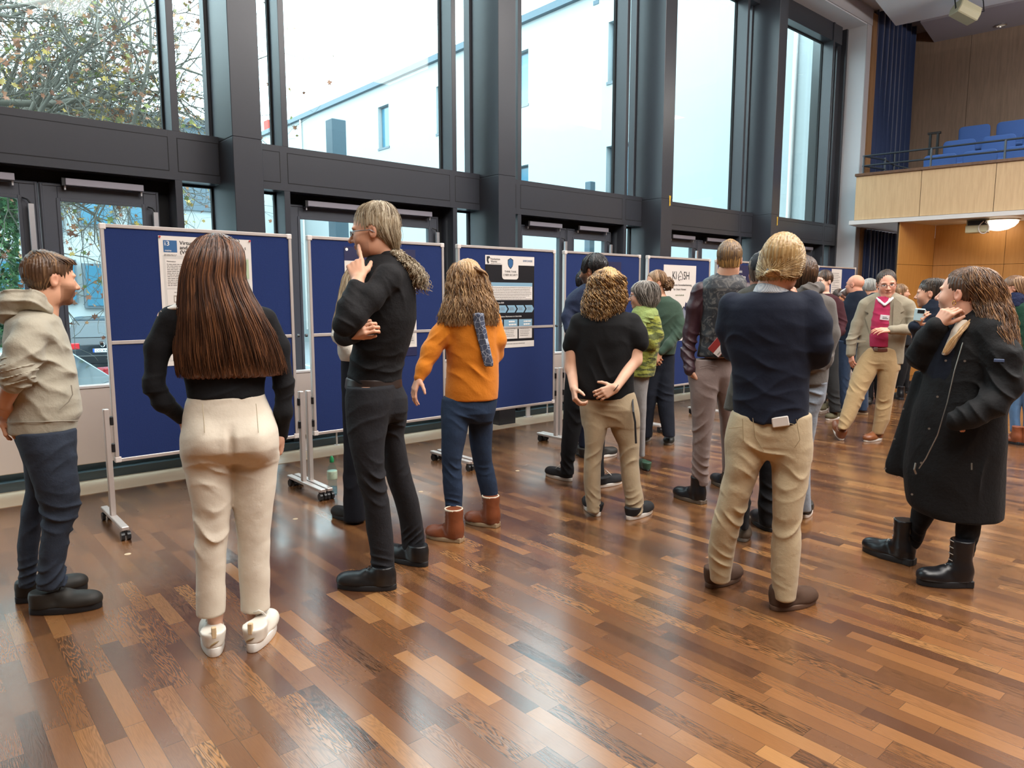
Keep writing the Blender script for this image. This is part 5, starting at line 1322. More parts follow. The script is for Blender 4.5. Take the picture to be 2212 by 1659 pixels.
p.garment('collar', cloth('white collar cloth', '#e4ddd4'), [p.lv([(640, 425, 500, .01, .062), (652, 392, 512, .0, .07), (663, 362, 530, -.005, .08), (669, 352, 530, 0, .078)])], k=.01, amp=.002, body=False)
MH = mat_hair('long brown hair', '#231611', '#4b3022', '#7d5438', 0.36)
hl = p.lv([(505, 452, 478, .02, .02), (512, 433, 498, .02, .06), (522, 422, 512, .02, .085), (540, 410, 523, .01, .108), (565, 400, 527, .0, .118), (600, 391, 527, -.01, .118), (640, 387, 545, -.02, .12), (680, 383, 568, -.03, .125), (720, 379, 590, -.03, .125), (760, 377, 606, -.035, .115), (800, 380, 618, -.035, .10), (818, 384, 622, -.035, .10)])
p.hair(MH, hl, (172, 368), 900, .0034, 22, .004, 5, jit=.008, endj=.17, tip=.3, shrink=.92, start=(0, .05))
p.hair(MH, hl, (120, 420), 240, .0026, 22, .006, 5, jit=.01, endj=.20, tip=.3, base=False, name='hair_loose', start=(0, .1))
MB().tube([L(497 + 30 * t, 512 + 46 * t ** 1.6, -.02 + .02 * math.sin(3 * t)) for t in np.linspace(0, 1, 8)], .0022, 5).tube([L(507 + 10 * math.cos(a), 522 + 6 * math.sin(a), -.005) for a in np.linspace(0, 6.28, 12)], .0015, 5).build('glasses', M_BLACKP, p.root, 0, True)
hR = hand(L(608, 938, .05), L(606, 985, .09) - L(608, 938, .05), (1, -.3, 0), 1, (35, 50, 40), .92)
hL = hand(L(392, 902, .10), (.5, .6, -.6), (-.4, -.5, .5), 1, (35, 50, 40), .92)
p.cones += [(L(465, 1290, -.0), L(465, 1395, 0), .034, .030), (L(550, 1290, .03), L(549, 1390, .04), .034, .030), (armL[0][0], torso[1][1:2] and L(470, 680), .05, .07)]
p.finish(.0048, [hR, hL])
M_WSN = mat('off white sneaker leather', '#dcd6ca', .45, 0, .03, 30)
for hx, tx in (((465, 1420), (452, 1345)), ((543, 1411), (588, 1350))):
    o = p.shoe(hx, tx, M_WSN, Mwhs, .265, w=.098, hgt=.105, sole=.042, lace=Mwhs, shr=.046)
    MB().box(-.006, .012, -.010, .010, .085, .135).build('pull_tab', mat('beige tab', '#cdb48e', .7), o, .003)
    MB().tube([(-.004, -.018, .072), (-.005, -.004, .066), (-.005, .012, .060), (-.004, .02, .052)], [.001, .004, .003, .001], 6).build('emblem', mat('gold mark', '#8c7550', .5), o)

# --- man in the pale hoodie at the left edge
p = Person('person in a pale grey hoodie and dark jeans, hands clasped behind the back', 128, 1305, h=0.0055, skin='#d6a183', seed=3)
L = p.L; M_HOOD = cloth('sand grey fleece', '#aaa392', 500, 0.3, 0.03); M_DJEAN = cloth('dark washed denim', '#2c3340', 1100, 0.35, 0.18)
near = p.lv([(935, 30, 168, -.07, .10), (975, 42, 168, -.08, .105), (1050, 72, 172, -.09, .09), (1110, 86, 175, -.09, .08), (1160, 87, 154, -.09, .075), (1220, 82, 143, -.09, .07), (1250, 79, 146, -.09, .072), (1272, 79, 148, -.09, .07)])
far = p.lv([(935, 25, 150, .08, .10), (1000, 48, 140, .09, .095), (1060, 56, 118, .09, .08), (1110, 43, 98, .09, .07), (1180, 35, 86, .09, .066), (1240, 40, 82, .09, .064), (1270, 39, 79, .09, .064)])
p.garment('jeans', M_DJEAN, [near, far], k=.03, amp=.003, fold=[(L(135, 1115, -.1), .11, .010, 95, 1), (L(115, 1245, -.1), .07, .011, 150, 2), (L(62, 1240, .05), .06, .011, 150, 3), (L(140, 975, -.12), .10, .006, 90, 4), (L(66, 1110, .05), .09, .008, 90, 5)])
tor = p.lv([(668, 30, 112, 0, .10), (690, 12, 130, 0, .165), (728, 6, 147, 0, .185), (770, 4, 158, 0, .175), (810, 8, 170, 0, .165), (860, 14, 176, 0, .165), (900, 14, 180, 0, .17), (916, 14, 170, 0, .165), (937, 15, 168, 0, .155)])
sh = L(72, 715, -.16); el = L(40, 800, -.20); wr = L(8, 872, -.10)
sl = [(sh, .074), (L(55, 755, -.19), .070), (el, .066), (L(32, 822, -.19), .058)]
roll_ = [(L(40, 796, -.2), .074), (L(32, 826, -.185), .064)]
slf = [(L(70, 715, .16), .07), (L(30, 790, .2), .06), (L(8, 840, .14), .05)]
p.garment('hoodie', M_HOOD, [tor], [sl, slf], k=.035, amp=.004, fr=11, fold=[(L(110, 790, -.15), .14, .011, 62, 1, (.5, 0, .85)), (L(120, 850, -.15), .13, .008, 55, 2, (.4, 0, .9)), (L(50, 770, -.2), .10, .010, 75, 3, (-.2, 0, 1)), (L(100, 720, -.15), .09, .007, 60, 4, (.8, 0, .5))])
p.garment('rolled_cuff', M_HOOD, [], [roll_], k=.01, amp=.002, fold=[(L(36, 810, -.2), .12, .009, 190, 8)], body=False, cuts=[(nrm(L(32, 840, -.18) - L(40, 796, -.2)), nrm(L(32, 840, -.18) - L(40, 796, -.2)) @ L(31, 830, -.184))])
p.garment('hood', M_HOOD, [], [[(L(100, 668, -.07), .030), (L(72, 650, -.10), .040), (L(30, 650, -.06), .050), (L(8, 655, .02), .050), (L(25, 650, .10), .045), (L(72, 655, .12), .035), (L(112, 672, .07), .026)], [(L(20, 668, -.04), .05), (L(15, 680, .06), .05)]], k=.03, amp=.004, fold=[(L(40, 655, -.1), .13, .008, 110, 4)], body=False)
MB().tube([L(14 + 154 * t, 913 - 4 * t, -.168 * math.sin(PI * (.06 + .86 * t)) ** .5) for t in np.linspace(0, 1, 16)], .0026, 5).build('hem_seam', cloth('fleece seam', '#8f887a'), p.root)
MB().tube([L(154, 832, -.152), L(157, 852, -.158), L(148, 868, -.163), L(128, 885, -.168)], .003, 6).build('pocket_edge', cloth('fleece seam', '#8f887a'), p.root)
p.head(L(108, 603, 0), -72, -3, 0, 1.05, beard='#7a5138', brow='#6b4a36', neck=L(92, 680, .0), nr=.058)
MH = mat_hair('short brown blond hair', '#2e211a', '#5c4330', '#a17c55', 0.4)
c_ = p.H['c']
hl = p.lv([(541, 78, 96, 0, .03), (546, 66, 120, 0, .055), (553, 58, 140, 0, .070), (563, 54, 158, 0, .080), (575, 52, 156, 0, .084), (590, 52, 145, 0, .086), (605, 55, 135, 0, .086), (618, 60, 122, 0, .082), (628, 70, 115, 0, .07)])
p.hair(MH, hl, (0, 360), 520, .0028, 12, .002, 4, jit=.004, endj=.1, shrink=.97, cutface=[(p.hp(0, .108, -.030), np.array([.09, .078, .095])), (p.hp(-.085, .0, -.015), (.03, .032, .04))])
p.hair(MH, p.lv([(541, 70, 90, 0, .03), (545, 62, 112, 0, .05), (552, 56, 136, 0, .066), (560, 54, 158, 0, .074), (570, 53, 165, 0, .076)]), (200, 380), 160, .0036, 14, .003, 5, jit=.004, base=False, lean=35, name='hair_quiff')
hd = hand(wr, L(4, 905, .0) - wr, (-.3, -1, 0), -1, (25, 35, 30), 1.0)
p.cones += [(el, wr, .048, .032), (L(30, 790, .2), L(12, 880, .02), .045, .03)]
hd2 = hand(L(12, 880, .02), (.1, -.5, -.6), (-.3, -.6, .4), 1, (30, 40, 30), 1.0)
p.finish(.0048, [hd, hd2])
M_BSN = mat('black worn sneaker', '#26231f', .6, 0, .1, 40)
p.shoe((66, 1325), (219, 1311), M_BSN, Mdark, None, w=.112, hgt=.11, lace=mat('charcoal lace', '#33302c', .8), sole=.034)
p.shoe((35, 1303), (188, 1270), M_BSN, Mdark, None, w=.108, hgt=.11, lace=mat('charcoal lace', '#33302c', .8), sole=.034)

# --- blonde woman standing behind the tall man
p = Person('person with long ash blonde hair and a white knit jumper, hidden behind the tall man', 768, 1122, h=0.008, skin='#dcb096', seed=4)
L = p.L
p.garment('trousers', cloth('navy black wide trousers', '#15171f', 900, .2), [p.lv([(765, 735, 800, 0, .11), (850, 738, 808, 0, .12), (955, 742, 792, 0, .09), (1060, 742, 785, -.05, .08), (1125, 742, 790, -.06, .085)]), p.lv([(850, 775, 820, .05, .1), (1000, 765, 812, .1, .09), (1110, 765, 812, .1, .09)])], k=.03, fold=[(L(765, 1030, -.1), .12, .006, 60, 2)])
p.garment('jumper', cloth('white rib knit', '#d9d2c6', 250, .5), [p.lv([(640, 760, 800, 0, .07), (665, 735, 822, 0, .12), (710, 728, 828, 0, .13), (765, 729, 824, 0, .125), (780, 735, 820, 0, .12)])], [[(L(745, 675, -.05), .055), (L(735, 725, -.1), .05), (L(762, 762, -.15), .04)]], k=.03, fold=[(L(735, 740, -.1), .1, .004, 160, 2)])
p.head(L(776, 608, 0), 20, 0, 0, .95, neck=L(778, 662, 0), ears=0, female=True)
MH = mat_hair('ash blonde hair', '#7d6b54', '#b09c7e', '#d8cbb2', .4)
p.hair(MH, p.lv([(572, 768, 790, 0, .03), (580, 752, 806, 0, .085), (600, 742, 812, 0, .1), (630, 735, 812, -.02, .1), (660, 728, 808, -.04, .1), (700, 720, 800, -.06, .1), (726, 717, 790, -.07, .09)]), (100, 360), 420, .004, 18, .006, 9, jit=.008, endj=.12)
p.finish(.008, [hand(L(762, 762, -.15), (.8, -.2, .1), (0, -1, .3), 1, (20, 25, 20), .9)], hc=.02)
p.shoe((775, 1128), (735, 1118), M_BSN, Mdark, .25, w=.09, hgt=.08); p.shoe((800, 1114), (775, 1100), M_BSN, Mdark, .25, w=.09, hgt=.08)

# --- tall man with grey ponytail
p = Person('tall person in black shirt and trousers with curly grey ponytail, hand on the chin', 828, 1250, h=0.0048, skin='#d3a084', seed=5)
L = p.L; M_BSH = cloth('black shirt cotton', '#121113', 900, .35, .06, .8); M_BJ = cloth('washed black denim', '#1e1e22', 1100, .35, .10)
near = p.lv([(835, 748, 850, -.08, .10), (870, 745, 850, -.09, .11), (920, 747, 838, -.1, .105), (960, 753, 832, -.11, .095), (1000, 763, 831, -.12, .085), (1040, 771, 834, -.12, .078), (1080, 784, 841, -.11, .074), (1140, 792, 847, -.10, .068), (1190, 799, 852, -.10, .062), (1222, 801, 853, -.10, .064), (1240, 802, 852, -.1, .06)])
far = p.lv([(835, 770, 868, .09, .10), (870, 780, 880, .09, .115), (905, 795, 879, .10, .11), (940, 815, 872, .12, .10), (1000, 828, 882, .15, .085), (1040, 837, 891, .17, .078), (1080, 851, 904, .19, .072), (1120, 862, 911, .21, .066), (1165, 868, 917, .23, .062), (1190, 869, 918, .23, .06)])
hp_ = p.lv([(828, 750, 866, 0, .118), (860, 744, 880, 0, .135), (890, 745, 881, 0, .135), (912, 748, 872, 0, .09)])
p.garment('trousers', M_BJ, [near, far, hp_], k=.025, amp=.002, fold=[(L(805, 1045, -.18), .10, .010, 100, 1), (L(862, 1040, .08), .09, .009, 100, 2), (L(822, 1220, -.15), .06, .009, 170, 3), (L(892, 1165, .15), .06, .009, 170, 4), (L(790, 930, -.18), .10, .006, 70, 5), (L(850, 925, -.0), .08, .006, 80, 6)])
for path in ([(785, 868), (787, 905), (800, 924), (826, 918), (843, 900), (846, 870)], [(786, 868), (846, 872)], [(762, 855), (770, 875), (784, 880)]):
    MB().tube([L(x_, y_, -.137 + .0011 * abs(x_ - 800) * .35) for x_, y_ in path], .0018, 5).build('pocket_seam', cloth('black seam', '#2c2c31'), p.root)
p.garment('belt', mat('dark brown leather', '#2e211c', .4), [p.lv([(815, 747, 867, 0, .126), (840, 744, 870, 0, .136)])], k=.0, amp=0, h=.004, body=False)
tor = p.lv([(548, 800, 872, 0, .06), (562, 788, 885, 0, .10), (590, 776, 893, 0, .15), (640, 770, 898, 0, .175), (690, 768, 899, 0, .17), (740, 763, 888, 0, .15), (780, 755, 874, 0, .135), (824, 749, 868, 0, .13)])
shn = L(838, 600, -.15); eln = L(744, 702, -.30); wrn = L(776, 606, -.20)
wrn = L(775, 602, -.19)
upn = [(shn, .072), (L(805, 640, -.22), .062), (L(765, 685, -.29), .054), (eln, .050)]
fon = [(eln, .050), (L(752, 665, -.275), .047), (L(768, 620, -.22), .040)]
shf = [(L(820, 600, .15), .07), (L(770, 690, .1), .055), (L(745, 725, -.1), .048), (L(768, 722, -.24), .042)]
p.garment('shirt', M_BSH, [tor], [upn, fon, shf], k=.03, amp=.0025, fr=12, fold=[(L(790, 790, -.14), .13, .010, 75, 1, (.3, 0, .95)), (L(850, 800, -.1), .12, .008, 75, 2, (-.3, 0, .95)), (L(755, 695, -.3), .07, .007, 110, 3, (.6, 0, .6)), (L(800, 650, -.22), .09, .006, 80, 4, (.7, 0, .6)), (L(850, 640, -.16), .10, .005, 60, 5, (.8, 0, .4)), (L(762, 640, -.25), .06, .006, 150, 6)])
p.garment('collar', M_BSH, [p.lv([(542, 812, 858, .0, .062), (556, 806, 868, 0, .075), (566, 800, 874, 0, .08)])], k=.0, amp=.001, body=False)
p.head(L(808, 500, 0), 78, -6, 0, 1.10, brow='#5e4a3a', neck=L(838, 566, .01), nr=.054, nose=1.15, stubble=.35, ruddy=.4)
MH = mat_hair('ash grey blond hair', '#5f4d3a', '#95846a', '#c9bfa8', .4)
hl = p.lv([(434, 805, 828, 0, .03), (440, 789, 842, 0, .065), (450, 777, 853, 0, .082), (465, 770, 861, 0, .09), (485, 775, 864, 0, .092), (505, 798, 865, 0, .09), (525, 822, 864, 0, .075), (540, 838, 862, 0, .05)])
fc = [(p.hp(0, .118, -.040), np.array([.1, .088, .120])), (p.hp(.085, -.002, -.012), (.03, .024, .036))]
p.hair(MH, hl, (0, 360), 520, .0026, 14, .002, 4, jit=.004, endj=.12, shrink=.97, lean=-25, cutface=fc)
p.hair(MH, hl, (0, 360), 260, .0012, 14, .010, 9, jit=.012, endj=.3, base=False, name='stray_hair', lean=-25, cutface=fc)
rng_ = np.random.default_rng(5); n_ = 420; t_ = np.linspace(0, 1, 34)[None]; ph = rng_.uniform(0, 6.28, (n_, 1)); ln = rng_.uniform(.7, 1.05, (n_, 1))
ctl = np.array([L(850, 532, 0), L(860, 552, -.04), L(880, 572, -.06), L(900, 598, -.06), L(912, 632, -.05)])
cen = np.stack([np.interp(t_ * ln * .95, np.linspace(0, 1, 5), ctl[:, i]) for i in range(3)], -1)
wid = .012 + .048 * np.sin(np.clip(t_ * 1.25, 0, 1.0) * PI * .62); rad_ = rng_.uniform(.2, 1, (n_, 1)); A_ = rng_.uniform(0, 6.28, (n_, 1))
coil = .010 * np.clip(t_ * 3, 0, 1)
P_ = cen + np.stack([wid * rad_ * np.cos(A_) + coil * np.sin(t_ * 38 + ph), wid * rad_ * np.sin(A_) * .8 + coil * np.cos(t_ * 38 + ph), wid * rad_ * .3 * np.sin(A_ * 2) + coil * .6 * np.sin(t_ * 31 + ph)], -1)
tubes('ponytail', P_, .0026 * (1 - .5 * t_), MH, p.root, 5)
p.tube('hair_tie', M_BLACKP, [L(848, 529, .02), L(856, 536, -.02), L(850, 540, -.03), L(845, 533, -.01)], .006)
p.glasses(mat('thin silver wire', '#9aa0a8', .3, .8), r=.0020, w=.021, hgt=.012)
hd = hand(wrn, L(766, 562, -.13) - wrn, (-.1, -1, .0), 1, None, 1.12, .0, curls=[(4, 8, 6), (62, 75, 50), (68, 80, 50), (72, 80, 50)], tang=.5)
hd2 = hand(L(756, 722, -.25), L(790, 706, -.30) - L(756, 722, -.25), (.3, -.9, .4), 1, (30, 48, 40), .98, .05, tang=.3)
p.cones += [(L(768, 622, -.22), wrn, .034, .029)]
p.finish(.0040, [hd, hd2])
p.tube('ring', mat('gold', '#c9a04a', .25, 1), [hd2[8][0] + (hd2[8][1] - hd2[8][0]) * .3 + .0098 * np.array([math.cos(a) * .3, math.cos(a), math.sin(a)]) for a in np.linspace(0, 6.28, 13)], .0018, 5)
M_BLS = mat('black leather shoe', '#141416', .38, 0, .05, 50)
p.shoe((855, 1272), (731, 1268), M_BLS, Mdark, None, w=.108, hgt=.125, lace=M_BLACKP, sole=.030)
p.shoe((922, 1224), (852, 1206), M_BLS, Mdark, .30, w=.108, hgt=.12, lace=M_BLACKP, sole=.030)

# --- orange jumper
p = Person('person in an orange jumper and brown boots, wavy hair half pinned up', 1005, 1150, h=0.0055, skin='#d9a488', seed=6)
L = p.L; M_OR = cloth('orange fleece jumper', '#cf7a1c', 500, .25, .03); M_JN = cloth('indigo denim', '#24334a', 1100, .3, .10)
la = p.lv([(862, 956, 1030, 0, .10), (900, 954, 1016, -.03, .10), (940, 953, 1008, -.05, .085), (1000, 954, 996, -.06, .062), (1040, 956, 999, -.06, .060), (1065, 959, 1000, -.06, .056), (1106, 963, 999, -.06, .050)])
ra = p.lv([(862, 1000, 1073, .03, .10), (900, 1010, 1067, .06, .10), (940, 1012, 1063, .09, .085), (1000, 1022, 1063, .13, .062), (1040, 1031, 1074, .15, .060), (1080, 1042, 1077, .17, .050)])
p.garment('jeans', M_JN, [la, ra, p.lv([(855, 958, 1073, 0, .12), (890, 954, 1069, 0, .125), (912, 955, 1064, 0, .08)])], k=.025, fold=[(L(977, 1020, -.1), .08, .005, 120, 1), (L(1050, 1020, .1), .08, .005, 120, 2), (L(1010, 905, -.1), .09, .005, 100, 3), (L(980, 1085, -.1), .05, .005, 200, 4)])
tor = p.lv([(655, 985, 1045, 0, .07), (672, 962, 1066, 0, .11), (700, 958, 1074, 0, .135), (740, 962, 1076, 0, .14), (790, 965, 1078, 0, .135), (840, 961, 1077, 0, .135), (863, 961, 1075, 0, .13)])
al = [(L(975, 690, -.02), .068), (L(950, 728, -.05), .062), (L(930, 760, -.08), .056), (L(915, 795, -.12), .044), (L(906, 815, -.14), .035)]
ar_ = [(L(1062, 690, .03), .062), (L(1074, 735, .02), .055), (L(1070, 765, .06), .048), (L(1055, 775, .22), .04)]
p.garment('jumper', M_OR, [tor], [al, ar_], k=.03, amp=.003, fr=11, fold=[(L(1020, 800, -.13), .13, .008, 60, 1, (.5, 0, .8)), (L(935, 750, -.1), .09, .007, 90, 2, (-.6, 0, .8)), (L(985, 740, -.1), .08, .007, 60, 3, (.9, 0, .3)), (L(1070, 760, -.05), .06, .006, 110, 4)])
p.head(L(1008, 604, 0), 28, -4, 0, 1.0, neck=L(1015, 664, 0), ears=0, female=True)
p.glasses(mat('dark red glasses', '#3a2a3a', .3))
MH = mat_hair('honey brown wavy hair', '#4f3826', '#8c6a48', '#bd9a6e', .4)
hl = p.lv([(567, 985, 1010, 0, .03), (575, 976, 1030, 0, .075), (590, 972, 1046, 0, .095), (612, 966, 1055, -.01, .10), (635, 966, 1060, -.02, .10), (660, 958, 1072, -.04, .105), (680, 950, 1075, -.05, .105), (706, 944, 1076, -.05, .095)])
p.hair(MH, hl, (160, 400), 620, .0034, 26, .010, 15, jit=.010, endj=.2, curl=.003, shrink=.92)
p.hair(MH, hl, (170, 380), 120, .0014, 26, .014, 17, jit=.02, endj=.25, curl=.006, base=False, name='stray_hair')
rng_ = np.random.default_rng(2); n_ = 60; t_ = np.linspace(0, 1, 14)[None]; a_ = rng_.uniform(0, 6.28, (n_, 1)); rr_ = rng_.uniform(.3, 1, (n_, 1))
c0, c1, c2 = L(1012, 575, -.07), L(1033, 580, -.09), L(1048, 590, -.085)
cen = np.stack([np.interp(t_ + 0 * a_, [0, .5, 1], [c0[i], c1[i], c2[i]]) for i in range(3)], -1)
tubes('hair_bun', cen + .016 * rr_[..., None] * np.stack([np.cos(a_ + t_ * 7), np.sin(a_ + t_ * 7), np.sin(a_ + t_ * 5)], -1), .0034, MH, p.root, 5)
M_SCF = cloth('blue grey line pattern scarf', '#4a5266', 800, .3, .06, patt=('#aeb4c0', 'cells', 34, .02))
p.garment('scarf', M_SCF, [p.lv([(676, 1020, 1046, -.155, .022), (705, 1024, 1050, -.155, .016), (745, 1036, 1059, -.152, .012), (792, 1046, 1066, -.150, .009)])], k=.0, amp=.002, fr=24, fold=[(L(1045, 730, -.15), .2, .005, 150, 3, (1, 0, .2))], body=False)
hd = hand(L(905, 815, -.14), L(893, 848, -.16) - L(905, 815, -.14), (-.8, -.4, .1), -1, (14, 22, 18), .95, .18)
hd2 = hand(L(1055, 775, .22), (-.4, .7, .2), (.3, 0, 1), 1, (25, 30, 20), .9)
p.finish(.0048, [hd, hd2])
M_BT = mat('tan brown leather', '#7a4227', .38, 0, .08, 40, .1, 60); M_HEEL = mat('stacked heel', '#9a8468', .6)
for a_, b_ in (((999, 1171), (923, 1159)), ((1077, 1139), (1007, 1128))):
    o = p.shoe(a_, b_, M_BT, M_HEEL, None, 'boot', w=.098, hgt=.11, shaft=.21, sole=.028, lace=mat('brown lace', '#3a241a', .8), shr=.058, name='boot')
    MB().lathe([(.054, .200), (.059, .203), (.059, .211), (.053, .213), (.050, .205)], (.06, 0, 0), 16).build('shearling_lining', cloth('shearling', '#d6cab4', 300, .6), o, 0, True)
# --- black haired man in the navy shirt
p = Person('person with short black hair, navy shirt with rolled sleeves and black skate shoes', 1255, 1044, h=0.007, skin='#b98362', seed=7)
L = p.L; M_NSH = cloth('dark navy shirt', '#222b44', 900, .3, .05, .75); M_BTR = cloth('black trousers', '#111114', 1000, .25)
p.garment('trousers', M_BTR, [p.lv([(800, 1222, 1300, 0, .11), (850, 1218, 1290, 0, .12), (900, 1217, 1262, -.04, .09), (950, 1213, 1250, -.06, .08), (1000, 1210, 1240, -.07, .07), (1024, 1210, 1241, -.08, .065)]),
                              p.lv([(800, 1240, 1310, .05, .1), (900, 1262, 1308, .05, .085), (1000, 1276, 1304, -.02, .068), (1032, 1278, 1306, -.05, .06)])], k=.03, fold=[(L(1228, 1000, -.1), .1, .007, 110, 1), (L(1240, 900, -.1), .1, .006, 70, 1)])
p.garment('shirt', M_NSH, [p.lv([(612, 1262, 1312, 0, .06), (626, 1240, 1322, 0, .10), (650, 1222, 1330, 0, .12), (700, 1226, 1326, 0, .12), (770, 1224, 1318, 0, .115), (815, 1222, 1312, 0, .12)])],
          [[(L(1240, 650), .062), (L(1228, 685, -.05), .055), (L(1232, 712, -.10), .048)], [(L(1318, 650), .06), (L(1330, 710), .05)]], k=.03, fold=[(L(1232, 680, -.05), .08, .006, 120, 1), (L(1250, 660, -.1), .1, .004, 60, 2)])
p.head(L(1282, 586, 0), 62, -3, 0, 1.02, beard='#1b1715', brow='#1a1614', neck=L(1284, 632, 0), nr=.056)
MHB = mat_hair('black hair', '#0b0a0b', '#1a1718', '#34302f', .35)
p.hair(MHB, p.cap_levels(.140, -.02), (0, 360), 420, .0045, 10, .004, 8, curl=.002, jit=.007, cutface=[(p.hp(0, .115, -.055), np.array([.085, .078, .105])), (p.hp(.083, 0, -.012), (.024, .022, .034)), (p.hp(-.083, 0, -.012), (.024, .022, .034))])
p.glasses()
p.cones += [(L(1232, 712, -.10), L(1262, 735, -.25), .042, .03)]
p.finish(.007, [hand(L(1262, 735, -.25), (.8, -.2, .2), (0, -.6, .8), 1, (20, 25, 20))], hc=.016)
M_VAN = mat('black canvas', '#17171a', .8, 0, .05, 80)
p.shoe((1234, 1040), (1189, 1028), M_VAN, Mwhs, .29, w=.1, hgt=.085, lace=mat('white lace', '#cfcac2', .7), sole=.03)
p.shoe((1285, 1054), (1316, 1048), M_VAN, Mwhs, .28, w=.1, hgt=.085, lace=mat('white lace', '#cfcac2', .7), sole=.03)
# --- dark bearded man hidden behind him
p = Person('person with dark hair and beard, navy jeans, mostly hidden behind the black haired man', 1282, 985, h=0.009, skin='#b98362', seed=8)
L = p.L
p.garment('jeans', cloth('dark blue jeans', '#1b2438', 900, .3), [p.lv([(800, 1240, 1285, 0, .11), (880, 1246, 1280, 0, .09), (965, 1250, 1272, 0, .07)]), p.lv([(800, 1262, 1306, 0, .1), (880, 1276, 1306, 0, .09), (968, 1282, 1302, 0, .07)])], k=.03)
p.garment('jacket', cloth('charcoal jacket', '#24262c', 600, .3), [p.lv([(640, 1262, 1295, 0, .06), (655, 1244, 1306, 0, .1), (700, 1240, 1310, 0, .12), (800, 1240, 1306, 0, .12)])], [[(L(1246, 665), .055), (L(1250, 720), .05), (L(1270, 750, -.1), .04)], [(L(1304, 665), .055), (L(1306, 740), .05)]], k=.03)
p.head(L(1270, 612, 0), -70, 0, 0, .98, beard='#201a18', brow='#1a1614', neck=L(1275, 648, 0))
p.hair(MHB, p.cap_levels(.138, -.03), (0, 360), 200, .006, 10, .004, 8, jit=.006)
p.finish(.009, [hand(L(1270, 750, -.1), (.6, -.3, -.3), (-.2, -.9, 0), 1)], hc=.02)
p.shoe((1264, 990), (1250, 978), M_BSN, Mdark, .27, w=.1, hgt=.09); p.shoe((1284, 990), (1312, 985), M_BSN, Mwhs, .28, w=.1, hgt=.09)

# --- black T-shirt, curly hair, hands behind the back
p = Person('person with curly blond tipped hair in a black T-shirt, hands joined behind the back', 1325, 1112, h=0.0055, skin='#ddaf94', seed=9)
L = p.L; M_TS = cloth('black T-shirt jersey', '#0f0f11', 1000, .15, .04); M_BGT = cloth('khaki beige trousers', '#a8967a', 1000, .25, .03)
la = p.lv([(850, 1248, 1330, 0, .11), (890, 1254, 1322, 0, .12), (930, 1262, 1311, -.02, .10), (960, 1264, 1303, -.02, .09), (1000, 1261, 1298, -.02, .08), (1040, 1261, 1297, -.02, .075), (1075, 1265, 1298, -.02, .073), (1104, 1266, 1299, -.02, .078)])
ra = p.lv([(850, 1295, 1372, .02, .11), (890, 1310, 1382, .03, .12), (930, 1320, 1382, .03, .10), (960, 1335, 1381, .03, .09), (1000, 1341, 1380, .02, .08), (1040, 1344, 1383, .0, .075), (1075, 1349, 1391, -.02, .073), (1108, 1350, 1389, -.03, .078)])
p.garment('trousers', M_BGT, [la, ra, p.lv([(842, 1250, 1370, 0, .125), (880, 1253, 1379, 0, .135), (918, 1258, 1381, 0, .085)])], k=.02, fold=[(L(1282, 1085, -.1), .07, .009, 130, 1), (L(1370, 1090, -.1), .07, .010, 130, 2), (L(1315, 905, -.12), .09, .006, 80, 3), (L(1355, 990, -.1), .09, .006, 70, 4), (L(1285, 985, -.1), .08, .005, 70, 5)])
tor = p.lv([(664, 1276, 1336, 0, .07), (680, 1252, 1366, 0, .11), (700, 1240, 1380, 0, .135), (750, 1240, 1376, 0, .14), (800, 1244, 1370, 0, .14), (840, 1244, 1369, 0, .145), (858, 1246, 1369, 0, .14)])
p.garment('t_shirt', M_TS, [tor], [[(L(1252, 698), .07), (L(1243, 728, 0), .068), (L(1235, 746, .01), .064)], [(L(1364, 696), .07), (L(1374, 722, -.01), .072), (L(1380, 740, -.02), .070)]], k=.03, amp=.003, fold=[(L(1310, 790, -.14), .16, .007, 50, 1, (.8, 0, .5)), (L(1340, 835, -.14), .1, .006, 90, 2), (L(1362, 720, -.08), .06, .005, 90, 3)])
p.head(L(1313, 618, 0), 12, -3, 0, 1.0, neck=L(1311, 672, 0), ears=0)
MH = mat_hair('curly blond brown hair', '#3a2a1e', '#86653f', '#cda66c', .4)
hl = p.lv([(581, 1302, 1325, 0, .03), (587, 1288, 1336, 0, .08), (600, 1278, 1346, 0, .10), (625, 1270, 1350, 0, .105), (650, 1262, 1351, -.01, .11), (672, 1260, 1344, -.02, .11), (694, 1264, 1326, -.03, .10)])
p.hair(MH, hl, (150, 390), 560, .0036, 40, .010, 12, curl=.011, jit=.012, endj=.3, shrink=.87)
er, wr = L(1372, 778, -.03), L(1330, 838, -.20)
el, wl = L(1234, 795, .0), L(1240, 838, -.12)
hd = hand(wr, L(1302, 850, -.21) - wr, (.3, -1, .3), 1, (20, 45, 35), 1.0, .06)
hd2 = hand(wl, L(1243, 868, -.17) - wl, (-.9, -.3, 0), -1, (40, 50, 35), 1.0)
p.cones += [(L(1376, 730, -.02), er, .050, .043), (er, wr, .044, .029), (L(1237, 746), el, .048, .042), (el, wl, .040, .029)]
p.tube('bracelet', M_BLACKP, [wr + (.031 * math.cos(a) * .6, .031 * math.sin(a), .031 * math.cos(a) * .8) for a in np.linspace(0, 6.28, 14)], .003, 5)
p.finish(.005, [hd, hd2])
ML = mat('black lanyard', '#1a1b20', .6)
MB().tube([L(1366, 862, -.06), L(1368, 890, -.13), L(1372, 912, -.135), L(1373, 940, -.13), L(1374, 958, -.125)], .007, 6, fy=.4).build('lanyard', ML, p.root)
for a_, b_ in (((1292, 1116), (1268, 1092)), ((1356, 1124), (1412, 1102))):
    p.shoe(a_, b_, M_VAN, Mwhs, .285, w=.1, hgt=.085, lace=mat('white lace', '#cfcac2', .7), sole=.032)

